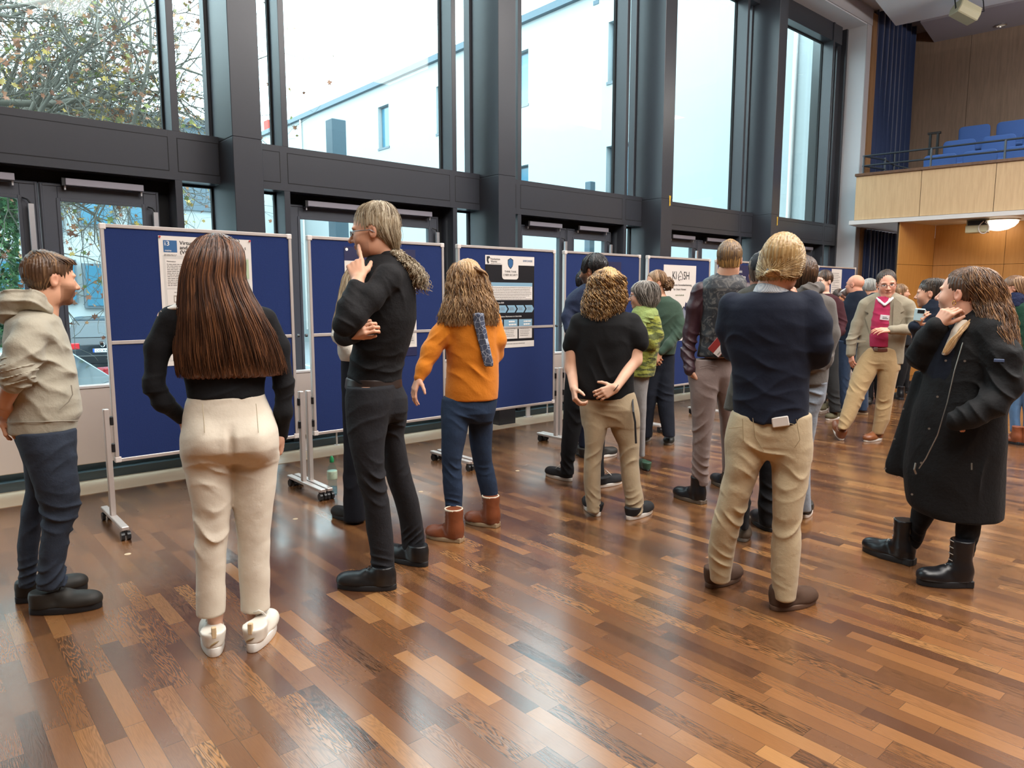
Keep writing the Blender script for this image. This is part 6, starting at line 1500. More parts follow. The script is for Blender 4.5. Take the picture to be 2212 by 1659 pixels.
# --- grey haired woman in the green knit
p = Person('person with short grey hair, green scarf and speckled green knitted cardigan', 1392, 1010, D=None, h=0.0065, skin='#d39f86', seed=10)
L = p.L; M_KN = cloth('speckled green knit', '#4c5228', 120, .9, .25, patt=('#8d9140', 'stripes', 34, .5)); M_SC = cloth('sage green knit scarf', '#8a9a5a', 160, .8, .08)
p.garment('jeans', cloth('pale grey denim', '#8b8a8a', 900, .35, .08), [p.lv([(800, 1362, 1405, 0, .10), (850, 1366, 1398, 0, .085), (900, 1376, 1396, .02, .07), (950, 1379, 1394, .03, .058), (985, 1381, 1393, .03, .05)]), p.lv([(800, 1350, 1392, .05, .10), (850, 1352, 1385, .06, .085), (920, 1356, 1380, .08, .065), (985, 1358, 1374, .08, .05)])], k=.02)
p.garment('cardigan', M_KN, [p.lv([(676, 1362, 1422, 0, .09), (695, 1354, 1427, 0, .12), (730, 1352, 1428, 0, .14), (770, 1354, 1420, 0, .14), (812, 1356, 1412, 0, .14)])],
          [[(L(1412, 695, -.05), .065), (L(1418, 725, -.08), .06), (L(1408, 742, -.12), .055), (L(1388, 722, -.19), .042)], [(L(1366, 695, .08), .06), (L(1362, 735, .0), .05), (L(1380, 728, -.15), .04)]], k=.03, amp=.005, fr=22, fold=[(L(1400, 770, -.12), .14, .005, 90, 1)])
p.garment('scarf', M_SC, [p.lv([(660, 1372, 1412, 0, .08), (672, 1364, 1422, -.01, .10), (686, 1362, 1424, -.02, .115), (698, 1366, 1416, -.02, .11)])], [[(L(1398, 680, -.1), .03), (L(1386, 705, -.13), .035), (L(1380, 720, -.13), .02)]], k=.02, amp=.004, fold=[(L(1395, 680, -.1), .14, .008, 150, 2, (.5, 0, .85))], body=False)
p.head(L(1387, 638, 0), 88, -4, 0, 1.0, neck=L(1394, 682, 0), ears=0, brow='#6a5a50', female=True)
MHG = mat_hair('salt and pepper hair', '#3a3531', '#6f675f', '#a59d94', .4)
hl = p.lv([(608, 1384, 1408, 0, .04), (613, 1370, 1418, 0, .075), (622, 1362, 1424, 0, .09), (635, 1362, 1426, 0, .098), (650, 1372, 1424, 0, .095), (662, 1384, 1416, 0, .08), (668, 1390, 1410, 0, .06)])
p.hair(MHG, hl, (0, 360), 460, .0036, 14, .008, 8, jit=.008, cutface=[(p.hp(0, .10, -.055), np.array([.11, .095, .092]))])
p.glasses(mat('thin silver wire', '#9aa0a8', .3, .8))
p.finish(.006, [hand(L(1388, 722, -.19), (-.5, -.2, .8), (.2, -1, 0), -1, (20, 30, 20), .92)])
for a_, b_ in (((1400, 1018), (1378, 1000)), ((1374, 1000), (1352, 988))):
    o = p.shoe(a_, b_, mat('green leather pump', '#33503f', .35), M_BLACKP, .235, w=.075, hgt=.075, sole=.012, shr=.036)
    MB().box(0.005, .045, -.022, .022, 0, .05).build('heel_block', M_BLACKP, o, .004)

# --- bearded man in the green sweatshirt
p = Person('person in a dark green sweatshirt with a curly hair bun and beard', 1428, 958, h=0.007, skin='#cf9b7e', seed=11)
L = p.L; M_GS = cloth('forest green sweatshirt', '#33473a', 600, .2, .04); M_NJ = cloth('black blue denim', '#141924', 1000, .3, .1)
p.garment('jeans', M_NJ, [p.lv([(755, 1405, 1450, 0, .1), (800, 1392, 1432, -.02, .1), (850, 1386, 1420, -.05, .09), (900, 1384, 1412, -.05, .075), (944, 1385, 1408, -.05, .065)]), p.lv([(755, 1412, 1458, .02, .1), (800, 1414, 1457, .0, .1), (850, 1417, 1456, -.04, .09), (900, 1424, 1457, -.08, .075), (942, 1432, 1458, -.12, .065)])], k=.025, fold=[(L(1440, 850, -.1), .1, .006, 90, 1)])
p.garment('sweatshirt', M_GS, [p.lv([(640, 1408, 1446, 0, .07), (652, 1396, 1466, 0, .105), (680, 1392, 1474, 0, .125), (720, 1396, 1466, 0, .12), (765, 1402, 1458, 0, .12)])],
          [[(L(1460, 668, 0), .062), (L(1468, 700, -.04), .058), (L(1464, 722, -.09), .053), (L(1444, 745, -.16), .047), (L(1427, 761, -.20), .036)], [(L(1402, 670), .058), (L(1398, 715, -.04), .05), (L(1412, 755, -.17), .038)]], k=.03, fold=[(L(1462, 725, -.1), .09, .006, 110, 1, (.6, 0, .7)), (L(1435, 700, -.1), .14, .004, 60, 2)])
p.head(L(1417, 611, 0), 112, -4, 0, 1.0, beard='#6a4a34', brow='#5a4030', neck=L(1428, 650, .02), nr=.054)
MH = mat_hair('curly light brown hair', '#4a3524', '#7d5d42', '#a98a66', .42)
p.hair(MH, p.cap_levels(.132, -.02, .078, .10), (0, 360), 340, .004, 12, .003, 5, jit=.004, lean=20, cutface=[(p.hp(0, .115, -.035), np.array([.10, .10, .115])), (p.hp(.083, 0, -.012), (.024, .022, .034)), (p.hp(-.083, 0, -.012), (.024, .022, .034))])
rng_ = np.random.default_rng(12); n_ = 120; t_ = np.linspace(0, 1, 26)[None]; a_ = rng_.uniform(0, 6.28, (n_, 1)); e_ = rng_.uniform(-1.2, 1.2, (n_, 1)); c0 = L(1443, 606, .0)
rr_ = .028 + .03 * t_
tubes('hair_bun', c0 + np.stack([rr_ * np.cos(a_) * np.cos(e_) + .009 * np.sin(t_ * 28 + a_ * 3), rr_ * np.sin(a_) * np.cos(e_) + .009 * np.cos(t_ * 28), rr_ * 1.1 * np.sin(e_) - .04 * t_ + .009 * np.sin(t_ * 25 + e_ * 5)], -1), .0038, MH, p.root, 5)
p.finish(.0062, [hand(L(1426, 762, -.20), L(1412, 782, -.23) - L(1426, 762, -.20), (.5, -.8, .2), -1, (25, 35, 25)), hand(L(1412, 755, -.17), (.3, -.3, -.8), (-.3, -.9, 0), 1)])
M_BBT = mat('black green leather', '#1d2422', .5)
p.shoe((1446, 950), (1443, 966), M_BBT, mat('grey rubber', '#77736c', .6), .30, w=.11, hgt=.11, lace=M_BLACKP); p.shoe((1402, 946), (1388, 955), M_BBT, mat('grey rubber', '#77736c', .6), .30, w=.11, hgt=.1)

# --- patterned waistcoat man
p = Person('person in a dark floral waistcoat over a burgundy shirt, short ginger blond hair', 1522, 1082, h=0.0055, skin='#dca98e', seed=12)
L = p.L; M_VST = cloth('floral waistcoat satin', '#24262b', 900, .25, .05, .55, patt=('#55524f', 'floral', 13, .56)); M_BUR = cloth('burgundy satin shirt', '#341a22', 900, .2, .05, .45); M_MV = cloth('mauve grey chino', '#877671', 1000, .25, .03)
la = p.lv([(775, 1497, 1565, 0, .10), (810, 1486, 1562, -.01, .12), (850, 1491, 1550, -.03, .11), (900, 1494, 1543, -.04, .09), (960, 1496, 1535, -.05, .078), (1000, 1494, 1532, -.05, .072), (1046, 1493, 1529, -.05, .062)])
ra = p.lv([(775, 1530, 1584, .03, .10), (810, 1530, 1586, .05, .12), (850, 1546, 1584, .08, .1), (900, 1554, 1584, .12, .085), (960, 1558, 1584, .16, .07), (1020, 1560, 1584, .18, .062)])
p.garment('trousers', M_MV, [la, ra], k=.03, fold=[(L(1512, 1015, -.1), .11, .007, 120, 1), (L(1515, 920, -.1), .12, .006, 70, 2), (L(1540, 835, -.1), .08, .005, 80, 3)])
MB().tube([L(1512, 793, -.125), L(1530, 789, -.132), L(1550, 792, -.128)], .003, 5).build('pocket_welt', cloth('mauve seam', '#6f605c'), p.root)
p.garment('waistcoat', M_VST, [p.lv([(594, 1540, 1598, 0, .07), (604, 1520, 1612, 0, .10), (622, 1512, 1618, 0, .125), (680, 1514, 1610, 0, .13), (740, 1510, 1600, 0, .12), (770, 1506, 1592, 0, .125)])], k=.02, amp=.003, fold=[(L(1550, 750, -.12), .12, .005, 70, 1, (.4, 0, .9))])
p.garment('shirt', M_BUR, [p.lv([(612, 1520, 1612, 0, .09), (660, 1512, 1615, 0, .11), (760, 1512, 1595, 0, .10)])], [[(L(1514, 628), .066), (L(1502, 665, 0), .062), (L(1492, 715, .0), .054), (L(1486, 760, -.03), .050), (L(1490, 800, -.10), .042)], [(L(1612, 628), .06), (L(1618, 690, .05), .055), (L(1600, 745, -.02), .05), (L(1582, 758, -.08), .04)]], k=.025, fold=[(L(1485, 760, -.05), .12, .008, 130, 1), (L(1508, 645, -.04), .08, .005, 90, 2)])
p.garment('collar', M_BUR, [p.lv([(588, 1546, 1588, 0, .066), (600, 1543, 1592, 0, .074), (604, 1540, 1596, 0, .078)])], k=.0, body=False, amp=.001)
p.head(L(1576, 560, 0), -4, -2, 0, 1.06, neck=L(1568, 600, 0), nr=.062)
MH = mat_hair('ginger blond short hair', '#5d4a3a', '#a5814f', '#d9a966', .45)
p.hair(MH, p.cap_levels(.132, -.062, .075, .097), (150, 390), 650, .0030, 10, .002, 4, jit=.003, cutface=[(p.hp(.086, 0.0, -.012), (.026, .035, .036)), (p.hp(-.086, 0.0, -.012), (.026, .035, .036)), (p.hp(0, .115, -.05), np.array([.085, .085, .105]))])
p.finish(.0055, [hand(L(1490, 800, -.10), (.5, .2, -.8), (-.8, -.4, 0), 1, (20, 30, 20)), hand(L(1582, 758, -.08), L(1560, 750, -.12) - L(1582, 758, -.08), (0, -1, .2), 1, (30, 40, 30))])
M_BB = mat('black polished leather', '#15161a', .3, 0, .04, 60)
for a_, b_, l_ in (((1521, 1090), (1458, 1071), None), ((1584, 1060), (1548, 1044), .29)):
    p.shoe(a_, b_, M_BB, mat('taupe sole', '#6b5f52', .6), l_, 'boot', w=.105, hgt=.12, shaft=.20, sole=.03, lace=mat('brown lace', '#3a241a', .8), name='boot', shr=.056)
# --- book held beside the waistcoat
g = L(1556, 745, -.16)
bk = thing('book', 'red and white paperback book held at the back of the patterned waistcoat', 'book', p.O + p.U * g[0] + p.V * g[1] + np.array([0, 0, g[2]]), p.rz)
o = MB().box(-.075, .075, -.012, .012, -.05, .05).build('cover', mat('red book cover', '#8e2f2c', .4), bk, .002); o.rotation_euler = (0, math.radians(-52), 0)
o2 = MB().box(-.070, .0755, -.0095, .0095, -.0505, .048).build('pages', mat('white book pages', '#d9cfc6', .7), o)
o3 = MB().box(-.0755, .02, -.0127, -.0121, -.045, .0).build('cover_label', mat('white label', '#d8cdc8', .5), o)
text('MAX', .014, M_INK, o, (-.065, -.0129, -.035), (PI / 2, 0, 0))

# --- man in the dark flat cap
p = Person('person wearing a dark flat cap and olive jacket, black trousers, behind the blond ponytail', 1640, 1160, h=0.0065, skin='#c98f78', seed=13)
L = p.L; M_OL = cloth('olive brown jacket', '#3c3a33', 600, .3, .05)
p.garment('trousers', M_BTR, [p.lv([(840, 1600, 1660, 0, .11), (920, 1602, 1650, -.03, .1), (1000, 1600, 1640, -.06, .09), (1070, 1598, 1622, -.09, .08), (1140, 1596, 1618, -.12, .07)]), p.lv([(840, 1620, 1690, .05, .11), (950, 1638, 1690, .05, .1), (1050, 1640, 1682, .02, .09), (1090, 1636, 1680, .0, .1), (1130, 1640, 1676, .0, .1)])], k=.02, fold=[(L(1655, 1080, -.1), .1, .008, 90, 1)])
p.garment('jacket', M_OL, [p.lv([(612, 1626, 1664, 0, .08), (632, 1606, 1690, 0, .12), (680, 1600, 1700, 0, .14), (780, 1585, 1700, 0, .15), (850, 1570, 1696, 0, .16), (884, 1562, 1690, 0, .15)])], [[(L(1612, 645), .065), (L(1606, 730, -.02), .06), (L(1618, 790, -.05), .045)], [(L(1695, 650), .06), (L(1705, 740), .055), (L(1690, 790, -.1), .045)]], k=.03, fold=[(L(1600, 830, -.15), .12, .008, 60, 1)])
p.head(L(1648, 588, 0), 14, 0, 0, 1.03, neck=L(1650, 628, 0), nr=.062, beard='#6a5548')
p.hair(MHG, p.cap_levels(.11, -.06, .077, .10), (150, 390), 200, .004, 10, .002, 4, cutface=[(p.hp(.086, 0.0, -.012), (.026, .035, .036)), (p.hp(0, .115, -.05), np.array([.085, .085, .105])), (p.hp(-.086, 0.0, -.012), (.026, .035, .036))])
p.garment('flat_cap', cloth('charcoal cap cloth', '#26282c', 500, .4), [p.lv([(543, 1640, 1658, 0, .04), (550, 1628, 1670, 0, .10), (562, 1620, 1678, 0, .125), (575, 1617, 1680, 0, .13), (586, 1617, 1680, 0, .12)])], k=.01, fold=[(L(1630, 565, -.1), .09, .005, 150, 1, (.7, 0, .7))], body=False)
p.finish(.0065, [hand(L(1618, 790, -.05), (.3, .3, -.9), (-.9, -.3, 0), 1), hand(L(1690, 790, -.1), (-.3, .2, -.9), (.9, -.3, 0), -1)])
p.shoe((1601, 1140), (1607, 1184), mat('taupe suede shoe', '#55483c', .9), mat('grey rubber', '#77736c', .6), .29, w=.105, hgt=.1, lace=mat('tan lace', '#8d6a45', .8))
p.shoe((1668, 1150), (1646, 1134), M_BB, Mdark, .28, w=.105, hgt=.11)

# --- blond ponytail man in the navy jumper, nearest on the right
p = Person('person with blond ponytail in a navy jumper and beige trousers, seen from behind', 1640, 1298, h=0.0048, skin='#d6a086', seed=14)
L = p.L; M_NV = cloth('navy lambswool jumper', '#141a2a', 500, .15, .04); M_BG = cloth('stone beige cotton trousers', '#b5a384', 1000, .28, .03)
la = p.lv([(893, 1583, 1668, 0, .11), (930, 1571, 1668, 0, .125), (960, 1567, 1660, 0, .125), (985, 1566, 1655, -.01, .12), (1010, 1565, 1641, -.02, .11), (1040, 1558, 1632, -.02, .10), (1080, 1551, 1616, -.02, .09), (1130, 1537, 1601, -.02, .082), (1180, 1530, 1588, .0, .075), (1230, 1533, 1580, .02, .07), (1250, 1534, 1578, .03, .072)])
ra = p.lv([(893, 1660, 1750, 0, .11), (930, 1655, 1752, 0, .125), (960, 1656, 1756, 0, .125), (985, 1660, 1754, 0, .12), (1010, 1667, 1751, 0, .11), (1040, 1667, 1747, -.02, .10), (1080, 1668, 1738, -.03, .09), (1130, 1670, 1731, -.04, .082), (1180, 1664, 1732, -.05, .078), (1230, 1665, 1726, -.06, .072), (1290, 1669, 1720, -.07, .072)])
p.garment('trousers', M_BG, [la, ra, p.lv([(888, 1583, 1750, 0, .12), (915, 1574, 1751, 0, .135), (950, 1567, 1755, 0, .135), (980, 1570, 1752, 0, .09)])], k=.028,
          fold=[(L(1575, 1120, -.1), .10, .010, 95, 1), (L(1705, 1110, -.1), .10, .011, 95, 2), (L(1660, 985, -.13), .10, .008, 70, 3), (L(1595, 1030, -.12), .08, .008, 75, 4, (.5, 0, .8)), (L(1690, 1270, -.13), .06, .009, 120, 5), (L(1715, 1020, -.12), .08, .006, 70, 6), (L(1555, 1220, -.08), .07, .006, 90, 7)])
ms = cloth('beige seam', '#998868')
for path in ([(1574, 925), (1604, 922)], [(1604, 905), (1606, 950), (1600, 958)], [(1662, 905), (1720, 918)], [(1720, 906), (1728, 950), (1716, 968)], [(1626, 903), (1632, 945), (1650, 975)]):
    MB().tube([L(x_, y_, -.134 if 1590 < x_ < 1735 else -.118) for x_, y_ in path], .0016, 5).build('pocket_seam', ms, p.root)
tor = p.lv([(628, 1634, 1704, 0, .078), (635, 1602, 1730, 0, .108), (646, 1576, 1750, 0, .132), (665, 1563, 1762, 0, .148), (700, 1560, 1765, 0, .155), (740, 1566, 1758, 0, .15), (790, 1580, 1751, 0, .142), (840, 1582, 1748, 0, .142), (880, 1584, 1748, 0, .145), (903, 1586, 1750, 0, .145)])
sl = [(L(1582, 660, 0), .066), (L(1577, 710, .03), .062), (L(1585, 755, .08), .055), (L(1620, 770, .18), .048), (L(1680, 770, .22), .042)]
sr = [(L(1745, 658, 0), .070), (L(1762, 700, -.02), .068), (L(1768, 745, -.02), .060), (L(1764, 768, .03), .056), (L(1745, 725, .14), .048), (L(1724, 668, .18), .040)]
p.garment('jumper', M_NV, [tor], [sl, sr], k=.035, amp=.002, fold=[(L(1665, 800, -.14), .18, .005, 60, 1), (L(1640, 870, -.14), .14, .006, 70, 2), (L(1725, 860, -.12), .1, .005, 70, 5), (L(1775, 755, 0), .07, .007, 90, 3), (L(1590, 740, -.05), .08, .005, 80, 4)])
p.garment('shirt_collar', cloth('fine checked collar', '#c9c8c8', 900, .15, .02, patt=('#7f8794', 'check', 260, .5)), [p.lv([(609, 1640, 1694, .0, .066), (617, 1632, 1700, -.004, .080), (630, 1626, 1706, -.008, .094), (636, 1626, 1706, -.008, .094)])], k=0, amp=.001, body=False)
p.head(L(1690, 567, 0), -14, -6, 4, 1.10, neck=L(1668, 622, 0), nr=.060)
MH = mat_hair('blond straight hair', '#5a4429', '#a58657', '#dcc79c', .38)
hl = p.lv([(514, 1682, 1708, 0, .03), (519, 1667, 1722, 0, .065), (528, 1655, 1731, 0, .09), (545, 1644, 1737, 0, .105), (562, 1640, 1738, 0, .11), (580, 1636, 1735, 0, .105), (598, 1636, 1728, -.01, .095), (612, 1642, 1716, -.015, .07)])
p.hair(MH, hl, (160, 380), 420, .0022, 8, .002, 3, jit=.002, shrink=.985, endj=.5, cutface=[(p.hp(0, .125, -.05), np.array([.09, .08, .105])), (p.hp(-.086, .0, -.02), (.02, .025, .04))])
# strands combed over the back of the head into the bun
bun = L(1661, 590, -.125); n_ = 620; rng_ = np.random.default_rng(4); hl_ = np.array(hl); t_ = np.linspace(0, 1, 16)[None]
zz = rng_.uniform(hl_[-1, 0] + .02, hl_[0, 0] - .003, (n_, 1)); aa = np.radians(rng_.uniform(150, 395, (n_, 1)))
sp = lambda z, a: np.stack([np.interp(z, hl_[::-1, 0], hl_[::-1, 1]) + (np.interp(z, hl_[::-1, 0], hl_[::-1, 3]) + .004) * np.cos(a), np.interp(z, hl_[::-1, 0], hl_[::-1, 2]) + (np.interp(z, hl_[::-1, 0], hl_[::-1, 4]) + .004) * np.sin(a)], -1)
za = zz + (bun[2] - zz) * t_ ** 1.2; ab = math.radians(243); aa_ = aa + (ab - aa) * t_ ** 1.15
xy = sp(za, aa_); P_ = np.concatenate([xy, za[..., None]], -1); P_ += .0022 * np.sin(t_ * 9 + rng_.uniform(0, 6.28, (n_, 1)))[..., None]
tubes('combed_hair', P_, .0021, MH, p.root, 5)
n_ = 46; a_ = np.linspace(0, 2 * PI, n_, endpoint=False)[:, None]; t_ = np.linspace(0, 1, 12)[None]
ax_ = bun + np.array([0, -.026, 0])
tubes('hair_bun', ax_ + np.stack([-.014 + .058 * t_ + .024 * np.sin(t_ * PI) * np.cos(a_), -.012 * np.sin(t_ * PI) * 1.5 + .016 * np.sin(t_ * PI) * np.sin(a_) + 0 * a_, .004 - .016 * t_ + .014 * np.sin(t_ * PI) * np.cos(a_ + 1)], -1), .0042, MH, p.root, 5)
p.tube('hair_tie', M_BLACKP, [ax_ + (-.006, .014 * math.cos(a), .017 * math.sin(a)) for a in np.linspace(0, 6.28, 12)], .005)
hd = hand(L(1724, 662, .17), L(1706, 628, .10) - L(1724, 662, .17), (1, -.6, .2), 1, (30, 50, 30), 1.02)
hd2 = hand(L(1680, 770, .22), (.9, .1, .1), (.2, .9, .3), 1, (20, 30, 20), 1.0)
p.finish(.0045, [hd, hd2])
M_SUE = mat('brown suede', '#4a3324', .85, 0, .1, 40)
p.shoe((1529, 1270), (1595, 1244), M_SUE, mat('crepe sole', '#5f4636', .7), None, w=.108, hgt=.105, lace=mat('tan lace', '#8d6a45', .8), sole=.026)
p.shoe((1667, 1318), (1757, 1297), M_SUE, mat('crepe sole', '#5f4636', .7), None, w=.112, hgt=.11, lace=mat('tan lace', '#8d6a45', .8), sole=.026)
g = L(1686, 913, -.142)
ph = MB().box(-.038, .038, -.005, .005, -.02, .028).build('phone', mat('white phone case', '#d6d0ca', .4), None, .004); ph.location = p.O + p.U * g[0] + p.V * g[1] + np.array([0, 0, g[2]]); ph.rotation_euler = (0, math.radians(-12), p.rz)
setp(ph, 'white phone sticking out of the back pocket of the beige trousers below the navy jumper', 'phone')

# --- brown haired man in grey hoodie behind him
p = Person('person with brown hair and a grey hooded sweater standing just beyond the navy jumper', 1716, 1128, h=0.0065, skin='#cf9b80', seed=15)
L = p.L; M_GH = cloth('taupe grey fleece', '#5b5652', 500, .25, .04)
p.garment('jeans', cloth('pale washed denim', '#7f8893', 1000, .4, .15), [p.lv([(820, 1690, 1745, 0, .1), (900, 1690, 1740, 0, .1), (1000, 1692, 1730, 0, .08), (1108, 1694, 1728, 0, .07)]), p.lv([(820, 1720, 1789, 0, .11), (860, 1722, 1784, 0, .11), (890, 1722, 1768, 0, .1), (1000, 1718, 1750, .05, .08), (1100, 1722, 1752, .08, .07)])], k=.03, fold=[(L(1770, 850, -.1), .1, .008, 90, 1)])
p.garment('hoodie', M_GH, [p.lv([(628, 1715, 1772, 0, .09), (645, 1695, 1788, 0, .13), (680, 1688, 1798, 0, .14), (740, 1690, 1798, 0, .14), (800, 1694, 1791, 0, .14), (826, 1696, 1788, 0, .135)])], [[(L(1784, 660), .062), (L(1792, 720, -.02), .058), (L(1780, 775, -.05), .052), (L(1750, 790, -.15), .045)], [(L(1700, 660), .06), (L(1698, 760), .05)]], k=.03, fold=[(L(1785, 770, -.06), .1, .008, 90, 1)])
p.garment('hood', M_GH, [], [[(L(1722, 636, -.08), .035), (L(1748, 628, -.11), .045), (L(1768, 622, -.03), .035), (L(1765, 622, .06), .03)]], k=.03, fold=[(L(1750, 628, -.1), .1, .006, 130, 1)], body=False)
p.head(L(1734, 598, 0), 10, -3, 0, 1.04, neck=L(1738, 640, 0), nr=.06)
MHD = mat_hair('dark brown short hair', '#1f1611', '#3b2a20', '#5f4632', .42)
p.hair(MHD, p.cap_levels(.135, -.07, .08, .102), (150, 390), 480, .0036, 10, .003, 4, jit=.004, cutface=[(p.hp(.086, 0.0, -.012), (.026, .035, .036)), (p.hp(-.086, 0.0, -.012), (.026, .035, .036)), (p.hp(0, .115, -.05), np.array([.085, .085, .105]))])
p.finish(.0065, [hand(L(1750, 790, -.15), (-.8, .2, 0), (0, -1, .2), 1), hand(L(1698, 760), (0, .2, -1), (-1, 0, 0), 1)])
p.shoe((1708, 1128), (1700, 1110), M_BSN, Mwhs, .28, w=.1, hgt=.1); p.shoe((1736, 1120), (1742, 1098), M_BSN, Mwhs, .28, w=.1, hgt=.1)

# --- young man in maroon
p = Person('person with short dark hair in a maroon jumper facing this way', 1800, 905, h=0.0085, skin='#dcb09a', seed=16)
L = p.L; M_MA = cloth('maroon jumper', '#3d1c22', 600, .2, .04)
p.garment('trousers', cloth('dark grey trousers', '#2b2c2d', 800, .3), [p.lv([(735, 1776, 1812, 0, .11), (800, 1780, 1812, 0, .1), (850, 1786, 1814, -.02, .085), (890, 1792, 1818, -.05, .075)]), p.lv([(735, 1762, 1800, .04, .1), (800, 1764, 1790, .08, .09), (870, 1766, 1784, .14, .07)])], k=.02, fold=[(L(1804, 870, -.1), .12, .008, 90, 1)])
p.garment('jumper', M_MA, [p.lv([(634, 1766, 1796, 0, .07), (642, 1758, 1812, 0, .11), (665, 1756, 1818, 0, .125), (710, 1760, 1812, 0, .12), (745, 1762, 1810, 0, .12)])], [[(L(1812, 658), .06), (L(1819, 695, -.03), .057), (L(1816, 716, -.10), .05), (L(1798, 732, -.22), .042)], [(L(1764, 660), .055), (L(1760, 710, -.1), .05), (L(1775, 735, -.2), .04)]], k=.03, fold=[(L(1815, 700, -.08), .1, .008, 110, 1)])
p.head(L(1779, 608, 0), 142, -2, 0, 1.08, neck=L(1780, 642, 0), nr=.05, brow='#2a1f1a')
p.hair(MHD, p.cap_levels(.134, .0, .078, .1), (0, 360), 320, .0045, 10, .003, 4, jit=.004, cutface=[(p.hp(0, .12, -.05), np.array([.085, .085, .115])), (p.hp(.086, 0.0, -.012), (.026, .03, .036)), (p.hp(-.086, 0.0, -.012), (.026, .03, .036))])
p.finish(.0075, [hand(L(1798, 732, -.22), (-.8, -.3, -.1), (0, -.5, .8), 1), hand(L(1775, 735, -.2), (.7, -.3, -.1), (0, -.5, .8), -1)])
p.shoe((1812, 902), (1777, 911), mat('olive hiking shoe', '#57513a', .8, 0, .1, 60), Mwhs, .32, w=.115, hgt=.12, lace=mat('tan lace', '#b07a45', .8)); p.shoe((1784, 884), (1764, 892), mat('olive hiking shoe', '#57513a', .8, 0, .1, 60), Mwhs, .3, w=.11, hgt=.11)

# --- bald man drinking
p = Person('bald person with glasses in a dark jacket drinking from a white cup', 1846, 893, h=0.008, skin='#d89a80', seed=17)
L = p.L; M_DJ = cloth('dark navy soft shell', '#141c2b', 600, .15, .04); M_BJN = cloth('mid blue denim', '#26374f', 1000, .35, .1)
p.garment('jeans', M_BJN, [p.lv([(735, 1808, 1850, 0, .11), (790, 1807, 1838, 0, .1), (840, 1810, 1834, -.02, .085), (882, 1812, 1836, -.03, .075)]), p.lv([(735, 1830, 1876, .02, .11), (790, 1838, 1876, .02, .1), (840, 1850, 1876, -.0, .085), (886, 1852, 1876, -.02, .075)])], k=.02, fold=[(L(1825, 830, -.1), .14, .007, 80, 1)])
p.garment('jacket', M_DJ, [p.lv([(628, 1838, 1868, 0, .075), (640, 1828, 1876, 0, .10), (660, 1820, 1882, 0, .12), (700, 1816, 1880, 0, .13), (742, 1808, 1874, 0, .13)])], [[(L(1828, 660, 0), .055), (L(1824, 690, .08), .05), (L(1826, 655, .2), .04)], [(L(1874, 660), .058), (L(1878, 710), .052), (L(1868, 735, -.06), .042)]], k=.03)
p.head(L(1847, 615, 0), 62, 2, 0, 1.04, neck=L(1850, 642, 0), nr=.064)
p.paints.append(lambda V, col: None)
p.glasses()
p.finish(.007, [hand(L(1829, 648, .18), (-.2, -.1, 1), (-.5, .7, 0), 1, (30, 40, 30)), hand(L(1868, 735, -.06), (0, 0, -1), (1, -.2, 0), -1)])
p.shoe((1874, 896), (1850, 893), M_SUE, M_HEEL, .3, w=.11, hgt=.1); p.shoe((1830, 890), (1812, 884), M_SUE, M_HEEL, .28, w=.11, hgt=.1)
g = L(1826, 632, .10)
cu = MB().lathe([(.028, -.045), (.040, .04), (.042, .045), (.038, .045), (.027, -.035)], (0, 0, 0), 18).build('paper_cup', mat('white cup', '#dcdcdc', .5), None, 0, True)
cu.location = p.O + p.U * g[0] + p.V * g[1] + np.array([0, 0, g[2]]); cu.rotation_euler = (0.2, math.radians(-35), p.rz); setp(cu, 'white cup held to the mouth of the bald person', 'cup')

# --- grey haired man half hidden behind the blazer
p = Person('person with short grey hair half hidden behind the beige blazer', 1884, 872, h=0.011, skin='#cf9b80', seed=18)
L = p.L
p.garment('trousers', M_BTR, [p.lv([(740, 1866, 1890, 0, .1), (860, 1868, 1886, 0, .07)]), p.lv([(740, 1884, 1908, 0, .1), (860, 1890, 1906, 0, .07)])], k=.02, h=.014)
p.garment('jacket', cloth('slate jacket', '#2c333e', 600, .2), [p.lv([(632, 1874, 1896, 0, .07), (645, 1862, 1908, 0, .11), (700, 1862, 1908, 0, .12), (750, 1864, 1906, 0, .12)])], [[(L(1864, 655), .05), (L(1862, 720), .045)], [(L(1906, 655), .05), (L(1908, 720), .045)]], k=.03, h=.012)
p.head(L(1880, 622, 0), -60, -8, 0, 1.0, neck=L(1884, 648, 0))
MHS = mat_hair('silver hair', '#6a6a68', '#94948f', '#bdbcb6', .45)
p.hair(MHS, p.cap_levels(.134, -.04, .08, .102), (0, 360), 200, .006, 9, .003, 4, cutface=[(p.hp(0, .115, -.05), np.array([.085, .08, .11]))])
p.finish(.009, [hand(L(1862, 720), (0, 0, -1), (-1, 0, 0), 1), hand(L(1908, 720), (0, 0, -1), (1, 0, 0), -1)], hc=.02)
p.shoe((1878, 870), (1872, 876), M_BSN, Mdark, .28); p.shoe((1898, 870), (1902, 876), M_BSN, Mdark, .28)

